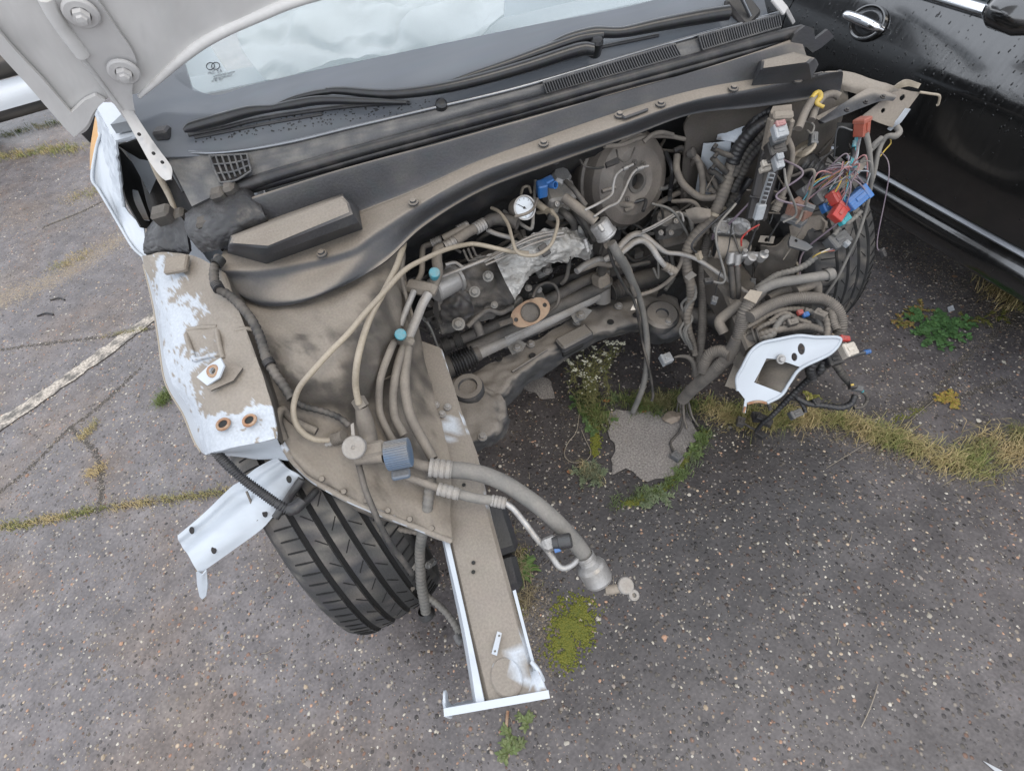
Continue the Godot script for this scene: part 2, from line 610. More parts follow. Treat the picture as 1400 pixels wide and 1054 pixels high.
	mat("plug_grey", Color(0.1, 0.105, 0.11), Color(0.18, 0.16, 0.14), 0.3, 0.2, 30.0, 0.0, 0.55, 0.0, 0.05)
	mat("plug_pale", Color(0.36, 0.38, 0.4), Color(0.2, 0.18, 0.16), 0.3, 0.3, 30.0, 0.0, 0.5, 0.0, 0.05)
	mat("yellow", Color(0.55, 0.38, 0.06), Color(0.25, 0.21, 0.14), 0.2, 0.2, 30.0, 0.0, 0.5, 0.0, 0.05)
	mat("amber", Color(0.55, 0.27, 0.05), Color(0.35, 0.22, 0.08), 0.2, 0.3, 14.0, 0.0, 0.3, 0.0, 0.05)
	mat("gauge_face", Color(0.62, 0.66, 0.7), Color(0.3, 0.28, 0.25), 0.08, 0.1, 40.0, 0.0, 0.35, 0.0, 0.0)
	mat("wire_pink", Color(0.36, 0.17, 0.17), tan_, 0.2, 0.1, 30.0, 0.0, 0.5, 0.0, 0.0)
	mat("wire_violet", Color(0.17, 0.13, 0.17), tan_, 0.3, 0.1, 30.0, 0.0, 0.5, 0.0, 0.0)
	mat("fabric", Color(0.37, 0.378, 0.388), Color(0.44, 0.46, 0.5), 0.05, 0.02, 5.0, 0.0, 0.9, 0.0, 0.1)
	mat("dash", Color(0.2, 0.215, 0.23), Color(0.25, 0.25, 0.25), 0.1, 0.1, 5.0, 0.0, 0.8, 0.0, 0.1)
	mat("tyre", Color(0.038, 0.038, 0.039), Color(0.165, 0.148, 0.128), 0.42, 0.5, 26.0, 0.36, 0.78, 0.0, 0.3)
	mat("groove", Color(0.008, 0.008, 0.008), Color(0.02, 0.02, 0.02), 0.1, 0.1, 9.0, 0.0, 0.9, 0.0, 0.0)
	mat("stain", Color(0.25, 0.2, 0.16), Color(0.28, 0.23, 0.17), 0.3, 0.4, 12.0, 0.0, 0.8)
	var a0 := V(-.875,.9,-.28)
	var a1 := V(-.85,.765,.195)
	var chip0 := V(-.79,.885,-.055)
	var chip1 := V(-.775,.87,.057)
	dirt["apron"] = func(p: Vector3) -> float:
		var e := Vector2(a1.x - a0.x, a1.z - a0.z)
		var q := Vector2(p.x - a0.x, p.z - a0.z)
		var t := q.dot(e) / e.length_squared()
		var off := absf(q.cross(e.normalized()))
		var d := 0.92 + 0.4 * smoothstep(0.055, 0.1, off)
		d -= 0.75 * smoothstep(0.06, 0.015, off) * smoothstep(0.1, 0.3, t)         # bare paint along the outer edge
		d -= 1.1 * smoothstep(0.95, 0.985, t - 0.8 * (off - 0.05) + 0.05 * nz.get_noise_3dv(p * 14.0))    # and at the front end
		d -= 0.62 * smoothstep(0.17, 0.05, Vector2(t - 0.24, (off - 0.06) * 3.0).length())
		d -= 0.8 * smoothstep(0.065, 0.02, p.distance_to(chip0)) + 0.5 * smoothstep(0.05, 0.015, p.distance_to(chip1))
		return d
	var st0 := [[V(-.627,.87,.014),V(-.616,.86,.066),V(-.607,.84,.125),V(-.596,.82,.147),V(-.558,.81,.165),V(-.508,.75,.151)], [V(-.681,.83,.093),V(-.665,.82,.138),V(-.646,.81,.163),V(-.628,.81,.165)], [V(-.548,.83,.128),V(-.501,.82,.101)]]
	var water := []
	for s in st0:
		water.append_array(spline(s, 0.008)[0])
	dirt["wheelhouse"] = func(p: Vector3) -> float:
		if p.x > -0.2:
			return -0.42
		var best := 1.0
		for w in water:
			best = minf(best, p.distance_squared_to(w))
		best = sqrt(best)
		var runs := smoothstep(0.08, 0.5, nz.get_noise_3d(p.x * 13.0, p.y * 3.0, p.z * 5.0 + 4.0)) + 0.6 * smoothstep(0.2, 0.5, nz.get_noise_3dv(p * 24.0))
		return -0.42 * runs - 0.5 * smoothstep(0.017, 0.006, best + 0.01 * nz.get_noise_3dv(p * 30.0))
	dirt["rail"] = func(p: Vector3) -> float:
		return -0.75 * smoothstep(0.09, 0.0, p.distance_to(V(-.47,.51,.704))) - 0.7 * smoothstep(0.07, 0.01, p.distance_to(V(-.427,.565,.215)))
	var foil := mat("foil", Color(0.56, 0.55, 0.53), Color(0.24, 0.22, 0.19), 0.2, 0.45, 22.0, 0.0, 0.42, 0.85, 2.4, 30.0)
	foil.normal_texture = nrm_crinkle
	var bp := mat("black_paint", Color(0.008, 0.0085, 0.0095), Color(0.02, 0.02, 0.02), 0.02, 0.02, 4.0, 0.0, 0.22, 0.0, 0.0)
	bp.roughness_texture = tex_rough
	bp.uv1_scale = Vector3(9.0, 0.9, 9.0)
	bp.roughness = 0.3
	bp.metallic_specular = 1.0
	bp.clearcoat_enabled = true
	bp.clearcoat = 1.0
	bp.clearcoat_roughness = 0.08
	bp.albedo_texture = null
	for k in ["white", "hood", "hood_hinge", "bracket", "white_car", "fabric", "dash", "gauge_face", "chrome"]:
		M[k][0].albedo_texture = null
	var gl := StandardMaterial3D.new()
	gl.transparency = BaseMaterial3D.TRANSPARENCY_ALPHA
	gl.albedo_color = Color(0.75, 0.85, 0.85, 0.1)
	gl.roughness = 0.02
	M["glass"] = [gl, Color.WHITE, Color.WHITE, 0.0, 0.0, 1.0, 0.0]
	var tg := StandardMaterial3D.new()
	tg.albedo_color = Color(0.03, 0.09, 0.1)
	tg.roughness = 0.04
	M["tinted_glass"] = [tg, Color.WHITE, Color.WHITE, 0.0, 0.0, 1.0, 0.0]
	var fr := mat("frit", Color(0.1, 0.108, 0.12), Color(0.14, 0.145, 0.15), 0.04, 0.08, 5.0, 0.0, 0.14, 0.0, 0.0)  # black border greyed: sky reflection and dust haze put into its colour
	mat("etch", Color(0.05, 0.055, 0.06), Color(0.1, 0.1, 0.1), 0.0, 0.0, 5.0, 0.0, 0.9, 0.0, 0.0)
	fr.albedo_texture = null
	var plant := StandardMaterial3D.new()
	plant.vertex_color_use_as_albedo = true
	plant.roughness = 0.75
	plant.backlight_enabled = true
	plant.backlight = Color(0.25, 0.3, 0.12)
	M["plant"] = [plant]
	var ep := StandardMaterial3D.new()
	ep.albedo_color = Color(0.2, 0.21, 0.23)
	ep.roughness = 1.0
	M["etch_plain"] = [ep]
	var sp := StandardMaterial3D.new()
	sp.albedo_color = Color(0.36, 0.36, 0.2)
	sp.roughness = 0.8
	M["stalk_plain"] = [sp]
	var grit := StandardMaterial3D.new()
	grit.vertex_color_use_as_albedo = true
	grit.roughness = 0.7
	M["grit"] = [grit]

# ---------------------------------------------------------------- ground
func asphalt_images() -> Array:
	var sz := 1536
	var r := RandomNumberGenerator.new()
	r.seed = 77
	var col := PackedByteArray()
	var hgt := PackedByteArray()
	col.resize(sz * sz * 3)
	hgt.resize(sz * sz)
	var nb := noise_img(sz, 0.09, 31)
	var nc := noise_img(sz, 0.012, 32)
	for i in sz * sz:
		var a := int(nb[i])
		var b := int(nc[i])
		var v := 70 + (a >> 3) + (b >> 3)
		col[i * 3] = v + 3
		col[i * 3 + 1] = v
		col[i * 3 + 2] = v + 1
		hgt[i] = 60 + (a >> 2)
	# pale aggregate worn flush with the binder
	var tones := [[178, 170, 158], [150, 140, 130], [196, 186, 170], [168, 132, 112], [120, 116, 114], [140, 128, 112], [92, 88, 88], [105, 100, 98]]
	for k in 15000:
		var cx := r.randi() % sz
		var cy := r.randi() % sz
		var rx := 1.2 + 3.6 * pow(r.randf(), 2.0)
		var ry := rx * r.randf_range(0.6, 1.0)
		var an := r.randf() * PI
		var ca := cos(an)
		var sa := sin(an)
		var t: Array = tones[r.randi() % tones.size()]
		var f := r.randf_range(0.55, 1.0)
		var m := int(ceil(rx))
		for dy in range(-m, m + 1):
			for dx in range(-m, m + 1):
				var u := (dx * ca + dy * sa) / rx
				var w := (-dx * sa + dy * ca) / ry
				var q := u * u + w * w
				if q <= 1.0:
					var i := ((cy + dy + sz) % sz) * sz + (cx + dx + sz) % sz
					var e := f * (1.0 - 0.25 * q)
					col[i * 3] = int(t[0] * e)
					col[i * 3 + 1] = int(t[1] * e)
					col[i * 3 + 2] = int(t[2] * e)
					hgt[i] = int(150 + 80 * (1.0 - q))
	var im := Image.create_from_data(sz, sz, false, Image.FORMAT_RGB8, col)
	im.generate_mipmaps()
	var hi := Image.create_from_data(sz, sz, false, Image.FORMAT_L8, hgt)
	hi.convert(Image.FORMAT_RGBA8)
	hi.bump_map_to_normal_map(3.0)
	return [ImageTexture.create_from_image(im), ImageTexture.create_from_image(hi)]

func noise_img(sz: int, freq: float, seed_: int) -> PackedByteArray:
	var n := FastNoiseLite.new()
	n.seed = seed_
	n.frequency = freq
	n.fractal_octaves = 4
	return n.get_seamless_image(sz, sz).get_data()

# two 2D outlines in the ground: inside test with a ragged edge
func ground_sheet(called: String, pts: Array, y: float, m: Material, cell: float, colf: Callable, ragged := 0.02) -> MeshInstance3D:
	var poly := PackedVector2Array()
	var lo := Vector2(1e9, 1e9)
	var hi := Vector2(-1e9, -1e9)
	for p in pts:
		var q := Vector2(p.x, p.z)
		poly.append(q)
		lo = lo.min(q)
		hi = hi.max(q)
	# roughen the outline
	var rough := PackedVector2Array()
	for i in poly.size():
		var a := poly[i]
		var b := poly[(i + 1) % poly.size()]
		var n := maxi(1, int(a.distance_to(b) / (cell * 0.8)))
		for k in n:
			var q := a.lerp(b, float(k) / n)
			rough.append(q + Vector2(nz.get_noise_2d(q.x * 14, q.y * 14), nz.get_noise_2d(q.x * 14 + 50, q.y * 14)) * ragged * 2.0)
	var st := start()
	var nx := int((hi.x - lo.x) / cell) + 2
	var ny := int((hi.y - lo.y) / cell) + 2
	for i in nx:
		for j in ny:
			var o := lo + Vector2(i - 0.5, j - 0.5) * cell
			var sq := PackedVector2Array([o, o + Vector2(cell, 0), o + Vector2(cell, cell), o + Vector2(0, cell)])
			for pc in Geometry2D.intersect_polygons(rough, sq):
				var ix := Geometry2D.triangulate_polygon(pc)
				for t in range(0, ix.size(), 3):
					var tr := []
					for e in 3:
						var q: Vector2 = pc[ix[t + e]]
						tr.append(Vector3(q.x, y, q.y))
					var n: Vector3 = ((tr[0] as Vector3) - tr[2]).cross((tr[0] as Vector3) - tr[1])
					if n.y < 0.0:
						tr = [tr[0], tr[2], tr[1]]
					for q in tr:
						st.set_color(colf.call(q))
						st.set_normal(Vector3.UP)
						st.add_vertex(q)
	var o := MeshInstance3D.new()
	o.name = called
	o.mesh = st.commit()
	o.mesh.surface_set_material(0, m)
	add_child(o, true)
	o.set_meta("kind", "structure")
	return o

var asphalt: StandardMaterial3D

func ground_tone(p: Vector3) -> Color:
	var a := nz.get_noise_2d(p.x * 0.9, p.z * 0.9)
	var b := nz2.get_noise_2d(p.x * 4.0, p.z * 4.0)
	# wetter, darker asphalt to the right; drier and dustier to the left, sky sheen painted in
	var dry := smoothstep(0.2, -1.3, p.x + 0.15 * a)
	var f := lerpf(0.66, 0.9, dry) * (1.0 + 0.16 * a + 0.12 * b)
	# damp and contact shade painted round the open bay, rusty brown stains to the left
	var damp_shade := smoothstep(1.0, 0.25, Vector2(p.x - 0.15 + 0.3 * b, p.z - 0.35 + 0.3 * a).length())
	f *= 1.0 - 0.55 * damp_shade
	var st := smoothstep(0.0, 0.45, nz.get_noise_2d(p.x * 2.1 + 9.0, p.z * 2.1)) * dry
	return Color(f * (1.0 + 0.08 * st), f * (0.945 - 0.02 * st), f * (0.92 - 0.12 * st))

func make_ground() -> void:
	var im := asphalt_images()
	asphalt = StandardMaterial3D.new()
	asphalt.vertex_color_use_as_albedo = true
	asphalt.albedo_texture = im[0]
	asphalt.normal_enabled = true
	asphalt.normal_texture = im[1]
	asphalt.normal_scale = 0.6
	asphalt.uv1_triplanar = true
	asphalt.uv1_world_triplanar = true
	asphalt.uv1_scale = Vector3.ONE * 0.55
	asphalt.roughness = 0.55
	asphalt.roughness_texture = noise_tex(0.01, 0.72, 1.0, 512, 8)
	var st := start()
	var xs := [-350.0, -40.0, -20.0, -8.0]
	var zs := [-350.0, -40.0, -20.0, -8.0]
	for k in range(0, 90): xs.append(-4.5 + k * 0.08)
	for k in range(0, 80): zs.append(-5.0 + k * 0.08)
	xs.append_array([4.5, 12.0, 40.0, 350.0])
	zs.append_array([3.0, 12.0, 40.0, 350.0])
	for i in xs.size() - 1:
		for j in zs.size() - 1:
			var q := [Vector3(xs[i], 0, zs[j]), Vector3(xs[i + 1], 0, zs[j]), Vector3(xs[i + 1], 0, zs[j + 1]), Vector3(xs[i], 0, zs[j + 1])]
			for k in [0, 1, 2, 0, 2, 3]:
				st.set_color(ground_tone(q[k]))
				st.set_normal(Vector3.UP)
				st.add_vertex(q[k])
	var g := MeshInstance3D.new()
	g.name = "asphalt_ground"
	g.mesh = st.commit()
	g.mesh.surface_set_material(0, asphalt)
	g.set_meta("kind", "structure")
	add_child(g)
	# lighter patches of old concrete in the asphalt
	var cm := StandardMaterial3D.new()
	cm.vertex_color_use_as_albedo = true
	cm.albedo_texture = noise_tex(0.16, 0.6, 1.0, 512, 19)
	cm.normal_enabled = true
	cm.normal_texture = im[1]
	cm.normal_scale = 0.4
	cm.uv1_triplanar = true
	cm.uv1_world_triplanar = true
	cm.uv1_scale = Vector3.ONE * 1.6
	cm.roughness = 0.85
	var conc := func(p: Vector3) -> Color:
		var f := 0.33 + 0.05 * nz.get_noise_2d(p.x * 7, p.z * 7) + 0.05 * nz2.get_noise_2d(p.x * 30, p.z * 30)
		return Color(f, f * 0.91, f * 0.84)
	ground_sheet("concrete_patch", [V(.089,0,.026),V(.198,0,.051),V(.277,0,.109),V(.351,0,.165),V(.313,0,.249),V(.236,0,.293),V(.124,0,.333),V(.056,0,.274),V(.005,0,.223),V(.069,0,.154)], 0.004, cm, 0.025, conc, 0.017)
	ground_sheet("concrete_patch", [V(-.095,0,-.216),V(-.021,0,-.244),V(.013,0,-.193),V(-.018,0,-.116),V(-.052,0,-.124)], 0.004, cm, 0.025, conc, 0.014)
	# worn painted line
	var pm := StandardMaterial3D.new()
	pm.vertex_color_use_as_albedo = true
	pm.albedo_texture = noise_tex(0.05, 0.55, 1.0, 512, 14)
	pm.uv1_triplanar = true
	pm.uv1_world_triplanar = true
	pm.uv1_scale = Vector3.ONE * 3.0
	pm.roughness = 0.75
	var paint := func(p: Vector3) -> Color:
		var w := smoothstep(-0.3, 0.05, nz.get_noise_2d(p.x * 16, p.z * 16) + 0.5 * nz2.get_noise_2d(p.x * 50, p.z * 50))
		return Color(0.22, 0.2, 0.18).lerp(Color(0.68, 0.6, 0.51), w)
	ground_sheet("painted_line", [V(-2.146,0,-1.042),V(-1.997,0,-1.116),V(-1.81,0,-1.2),V(-1.609,0,-1.321),V(-1.421,0,-1.431),V(-1.217,0,-1.533),V(-1.2,0,-1.47),V(-1.383,0,-1.381),V(-1.57,0,-1.26),V(-1.783,0,-1.145),V(-1.987,0,-1.039),V(-2.131,0,-.961)], 0.004, pm, 0.016, paint, 0.006)
	# loose and embedded stones
	var pst := start()
	var pr := RandomNumberGenerator.new()
	pr.seed = 3
	smooth(pst, false)
	var ring := []
	for k in 7:
		var a := TAU * k / 7.0
		ring.append(Vector3(cos(a), 0, sin(a)) * pr.randf_range(0.7, 1.1))
	var ptop := Vector3(0.15, 0.9, -0.1)
	var sh := []
	for k in 7: sh.append((ring[k] as Vector3) * pr.randf_range(0.45, 0.8) + Vector3(0, pr.randf_range(0.6, 0.85), 0))
	for k in 7:
		quad(pst, ring[k], ring[(k + 1) % 7], sh[(k + 1) % 7], sh[k], ring[k])
		tri(pst, sh[k], sh[(k + 1) % 7], ptop, Vector3.UP)
		tri(pst, ring[k], ring[(k + 1) % 7], Vector3(0, -0.8, 0), Vector3.DOWN)
	pst.generate_normals()
	var pebble := pst.commit()
	pebble.surface_set_material(0, M["grit"][0])
	var r := RandomNumberGenerator.new()
	r.seed = 5
	var tones := [Color(0.42, 0.38, 0.31), Color(0.3, 0.265, 0.215), Color(0.5, 0.46, 0.39), Color(0.4, 0.24, 0.16), Color(0.2, 0.18, 0.165), Color(0.42, 0.33, 0.235), Color(0.24, 0.215, 0.195), Color(0.26, 0.22, 0.19), Color(0.2, 0.18, 0.16)]
	var place := func(n: int, lo: Vector2, hi: Vector2, smin: float, smax: float) -> Array:
		var out := []
		for k in n:
			var s := smin + (smax - smin) * pow(r.randf(), 3.0)
			var b := Basis.from_euler(Vector3(r.randf_range(-0.3, 0.3), r.randf() * TAU, r.randf_range(-0.3, 0.3))) * Basis.from_scale(Vector3(s, s * 0.45, s * r.randf_range(0.55, 0.95)))
			var p := Vector3(r.randf_range(lo.x, hi.x), -s * 0.12, r.randf_range(lo.y, hi.y))
			var c: Color = tones[r.randi() % tones.size()]
			var f := r.randf_range(0.6, 1.1)
			out.append([Transform3D(b, p), Color(c.r * f, c.g * f, c.b * f)])
		return out
	scatter("pebbles", pebble, place.call(52000, Vector2(-2.6, -1.6), Vector2(1.9, 1.1), 0.0011, 0.006))
	scatter("stones", pebble, place.call(900, Vector2(-2.6, -1.6), Vector2(1.9, 1.1), 0.005, 0.011))
	scatter("far_pebbles", pebble, place.call(16000, Vector2(-4.4, -4.6), Vector2(0.0, -1.4), 0.0015, 0.008))
	# tan silt lying in bands on the left, and dirt in the cracks
	var silt := []
	var sand := func(path: Array, width: float, n: int, c0: Color, c1: Color, smin: float, smax: float, lift := 0.0) -> void:
		var sp: Array = spline(path, 0.02)[0]
		for k in n:
			var q: Vector3 = sp[r.randi() % sp.size()]
			var off := Vector3(r.randfn(0, width), 0, r.randfn(0, width))
			var s := smin + (smax - smin) * pow(r.randf(), 2.0)
			var b := Basis.from_euler(Vector3(0, r.randf() * TAU, 0)) * Basis.from_scale(Vector3(s, s * 0.35, s * r.randf_range(0.6, 1.0)))
			silt.append([Transform3D(b, Vector3(q.x + off.x, lift, q.z + off.z)), c0.lerp(c1, r.randf())])
	var s0 := Color(0.2, 0.16, 0.115)
	var s1 := Color(0.3, 0.245, 0.18)
	sand.call([V(-2.25,0,-1.975),V(-2.052,0,-1.992),V(-1.881,0,-2.006),V(-1.744,0,-2.071),V(-1.545,0,-2.191),V(-1.352,0,-2.254)], 0.05, 9000, s0, s1, 0.001, 0.0045)
	sand.call([V(-2.319,0,-2.855),V(-1.98,0,-2.671),V(-1.695,0,-2.606)], 0.12, 2500, s0, s1, 0.001, 0.003)
	sand.call([V(-1.873,0,-2.858),V(-1.491,0,-2.826)], 0.09, 2000, s0, s1, 0.001, 0.003)
	var d0 := Color(0.035, 0.03, 0.026)
	var d1 := Color(0.09, 0.075, 0.06)
	var cracks := [[V(-2.093,0,-1.584),V(-1.868,0,-1.503),V(-1.644,0,-1.411),V(-1.485,0,-1.353),V(-1.374,0,-1.329)], [V(-1.965,0,-.711),V(-1.85,0,-.782),V(-1.73,0,-.898),V(-1.624,0,-.957),V(-1.454,0,-1.095)], [V(-1.968,0,-.575),V(-1.773,0,-.512),V(-1.579,0,-.461),V(-1.384,0,-.39),V(-1.167,0,-.315)],
		[V(-1.717,0,-.91),V(-1.614,0,-.725),V(-1.588,0,-.576),V(-1.591,0,-.452)], [V(-1.971,0,-2.584),V(-1.776,0,-2.618),V(-1.616,0,-2.682)], [V(.62,0,.327),V(.746,0,.413),V(.931,0,.467),V(1.098,0,.51),V(1.309,0,.545)], [V(.75,0,.553),V(.988,0,.498),V(1.321,0,.406),V(1.604,0,.372)]]
	for c in cracks:
		sand.call(c, 0.006, 1500, d0, d1, 0.0012, 0.004)
		sand.call(c, 0.02, 700, s0, s1, 0.0008, 0.0025)
	# damp dirt under the bay and along the grass
	sand.call([V(-.41,0,.319),V(-.396,0,.487),V(-.427,0,.615)], 0.035, 2500, d0, s0, 0.0012, 0.004)
	sand.call([V(-.113,0,.178),V(.053,0,-.022),V(.15,0,-.194)], 0.04, 2000, d0, d1, 0.0012, 0.004)
	sand.call([V(.416,0,.18),V(.62,0,.327),V(.77,0,.535),V(.942,0,.713),V(1.139,0,.764)], 0.035, 4500, d0, s0, 0.001, 0.004)
	sand.call([V(1.559,0,-.145),V(1.559,0,.212),V(1.581,0,.441)], 0.08, 2500, d0, s1, 0.001, 0.004)
	scatter("dirt_and_silt", pebble, silt)

func scatter(called: String, mesh: Mesh, items: Array) -> MultiMeshInstance3D:
	var mm := MultiMesh.new()
	mm.transform_format = MultiMesh.TRANSFORM_3D
	mm.use_colors = true
	mm.mesh = mesh
	mm.instance_count = items.size()
	for i in items.size():
		mm.set_instance_transform(i, items[i][0])
		mm.set_instance_color(i, items[i][1])
	var o := MultiMeshInstance3D.new()
	o.name = called
	o.multimesh = mm
	o.set_meta("kind", "stuff")
	add_child(o, true)
	return o

# ---------------------------------------------------------------- neighbours
func extrude(st: SurfaceTool, sec: Array, z0: float, z1: float, inward: Vector2, n := 24, bow := 0.0) -> void:
	smooth(st)
	for k in n:
		var f0 := float(k) / n
		var f1 := float(k + 1) / n
		for i in sec.size() - 1:
			var a: Vector2 = sec[i]
			var b: Vector2 = sec[i + 1]
			var za := lerpf(z0, z1, f0)
			var zb := lerpf(z0, z1, f1)
			var xa := bow * za * za
			var xb := bow * zb * zb
			var e := b - a
			var h := Vector2(e.y, -e.x)
			if h.dot(((a + b) * 0.5) - inward) < 0.0:
				h = -h
			quad(st, Vector3(a.x + xa, a.y, za), Vector3(b.x + xa, b.y, za), Vector3(b.x + xb, b.y, zb), Vector3(a.x + xb, a.y, zb), Vector3(h.x, h.y, 0))

func smooth2(pts: Array, n: int) -> Array:
	var out := []
	for i in pts.size() - 1:
		var a: Vector2 = pts[maxi(i - 1, 0)]
		var b: Vector2 = pts[i]
		var c: Vector2 = pts[i + 1]
		var d: Vector2 = pts[mini(i + 2, pts.size() - 1)]
		for k in n:
			out.append(b.cubic_interpolate(c, a, d, float(k) / n))
	out.append(pts[-1])
	return out

func make_black_car() -> void:
	var t := thing("black_car", "glossy black car parked on the right with chrome door handle, wet with rain", "car")
	var inward := Vector2(2.2, 0.8)
	var side := smooth2([Vector2(1.335, 0.37), Vector2(1.325, 0.42), Vector2(1.305, 0.52), Vector2(1.296, 0.62), Vector2(1.293, 0.68), Vector2(1.298, 0.715), Vector2(1.316, 0.755), Vector2(1.342, 0.803), Vector2(1.374, 0.852)], 4)
	var spans := [["rear_wing", -2.9, -1.66], ["rear_door", -1.655, -0.76], ["front_door", -0.755, 0.45], ["front_wing", 0.455, 1.9]]
	for s in spans:
		var st := start()
		extrude(st, side, s[1], s[2], inward, 20, 0.012)
		# closed edges so that the panel has depth at its seams
		for z in [s[1], s[2]]:
			smooth(st, false)
			for i in side.size() - 1:
				var a: Vector2 = side[i]
				var b: Vector2 = side[i + 1]
				var x: float = 0.012 * z * z
				quad(st, Vector3(a.x + x, a.y, z), Vector3(b.x + x, b.y, z), Vector3(b.x + x + 0.03, b.y, z), Vector3(a.x + x + 0.03, a.y, z), Vector3(0, 0, signf(z - (s[1] + s[2]) * 0.5)))
		done(s[0], st, "black_paint", t)
	var st2 := start()
	extrude(st2, smooth2([Vector2(1.46, 0.17), Vector2(1.4, 0.19), Vector2(1.345, 0.225), Vector2(1.328, 0.262), Vector2(1.33, 0.3), Vector2(1.345, 0.318), Vector2(1.352, 0.34), Vector2(1.345, 0.352)], 4), -1.5, 0.62, Vector2(2, 0.3), 20, 0.012)
	done("side_sill", st2, "black_paint", t)
	st2 = start()
	extrude(st2, smooth2([Vector2(1.35, 0.345), Vector2(1.332, 0.35), Vector2(1.324, 0.357), Vector2(1.332, 0.364), Vector2(1.345, 0.37)], 3), -1.4, 0.6, Vector2(2, 0.357), 20, 0.012)
	done("sill_trim", st2, "trim_steel", t)
	st2 = start()
	extrude(st2, smooth2([Vector2(1.385, 0.848), Vector2(1.364, 0.852), Vector2(1.36, 0.865), Vector2(1.372, 0.876), Vector2(1.388, 0.878)], 3), -1.7, 0.35, Vector2(2, 0.87), 20, 0.012)
	done("window_trim", st2, "chrome", t)
	st2 = start()
	extrude(st2, [Vector2(1.384, 0.874), Vector2(1.44, 1.02), Vector2(1.53, 1.22), Vector2(1.62, 1.36)], -1.6, 0.2, Vector2(2.2, 0.9), 14, 0.012)
	done("side_window", st2, "tinted_glass", t)
	st2 = start()
	extrude(st2, smooth2([Vector2(1.61, 1.345), Vector2(1.66, 1.4), Vector2(1.9, 1.45), Vector2(2.2, 1.46)], 5), -1.6, -0.1, Vector2(2.2, 0.9), 14, 0.012)
	done("roof", st2, "black_paint", t)
	st2 = start()
	patch(st2, [[Vector3(1.36, 0.88, 0.3), Vector3(2.2, 0.92, 0.45), Vector3(3.0, 0.88, 0.3)], [Vector3(1.37, 0.88, 1.0), Vector3(2.2, 0.9, 1.25), Vector3(3.0, 0.88, 1.0)], [Vector3(1.45, 0.72, 1.85), Vector3(2.2, 0.72, 2.0), Vector3(2.95, 0.72, 1.85)]], 0.02, 6, Vector3(2.2, 5, 1))
	done("bonnet", st2, "black_paint", t)
	# body behind the panels
	st2 = start()
	box(st2, Vector3(2.2, 0.55, -0.4), Basis(), Vector3(1.6, 0.6, 4.0), 0.05)
	done("inner_body", st2, "dark", t)
	for z in [1.05, -1.68]:
		st2 = start()
		lathe(st2, Vector3(1.4, 0.33, z), Vector3(1, 0, 0), [[0, 0.2], [0, 0.3], [0.02, 0.325], [0.19, 0.325], [0.2, 0.3]], 40)
		var w := done("wheel", st2, "tyre", t)
		st2 = start()
		lathe(st2, Vector3(1.405, 0.33, z), Vector3(1, 0, 0), [[0, 0], [0, 0.06], [0.03, 0.19], [0, 0.21]], 30)
		done("rim", st2, "alu", w)
	# handle in its bowl
	var hx := V(1.316,.77,-.431)
	st2 = start()
	lathe(st2, hx + Vector3(0.004, 0, 0), Vector3(-0.89, 0.46, 0), [[0.0, 0.056], [0.012, 0.053], [0.013, 0.049], [0.009, 0.044], [0.006, 0.034], [0.004, 0.0]], 32, false, 1.15, 0.9)
	var bowl := done("handle_bowl", st2, "black_paint", t)
	tag(bowl, "scooped black recess behind the chrome door handle")
	var h := hose("door_handle", "chrome", [hx + Vector3(-0.004, 0.0, -0.085), hx + Vector3(-0.026, 0.014, -0.06), hx + Vector3(-0.036, 0.018, 0), hx + Vector3(-0.03, 0.013, 0.045), hx + Vector3(-0.006, 0.002, 0.066)], [0.01, 0.0135, 0.0145, 0.0135, 0.009], t, 12)
	tag(h, "chrome pull handle of the black door")
	# mirror
	var mx := V(1.24,.942,.038)
	st2 = start()
	lathe(st2, mx + Vector3(-0.02, 0, -0.07), Vector3(0.1, 0, 1), [[0, 0], [0.004, 0.04], [0.03, 0.058], [0.09, 0.062], [0.14, 0.045], [0.165, 0.016], [0.17, 0]], 20, true, 1.3, 0.8)
	var mir := done("wing_mirror", st2, "black_paint", t)
	st2 = start()
	bar(st2, mx + Vector3(0.05, -0.03, 0), mx + Vector3(0.16, -0.05, 0.02), 0.04, 0.03, Vector3(0, 0, 1), 0.008)
	done("mirror_arm", st2, "black_paint", mir)
	# rain drops on the shoulder
	var dst := start()
	for k in 700:
		var z := rng.randf_range(-1.2, 0.4)
		var i := rng.randi_range(14, side.size() - 2)
		if rng.randf() < 0.35:
			i = rng.randi_range(2, side.size() - 2)
		var a: Vector2 = (side[i] as Vector2).lerp(side[i + 1], rng.randf())
		var e: Vector2 = (side[i + 1] - side[i]).normalized()
		var s := rng.randf_range(0.0012, 0.0032)
		lathe(dst, Vector3(a.x + 0.012 * z * z, a.y, z), Vector3(-e.y, e.x, 0), [[-0.0005, s], [s * 0.35, s * 0.7], [s * 0.5, 0]], 6, true, 1.0, rng.randf_range(1.0, 2.2))
	var dm := StandardMaterial3D.new()
	dm.albedo_color = Color(0.06, 0.065, 0.07)
	dm.roughness = 0.03
	M["drop"] = [dm, Color.WHITE, Color.WHITE, 0.0, 0.0, 1.0, 0.0]
	var dr := done("rain_drops", dst, "drop", t)
	dr.set_meta("kind", "stuff")

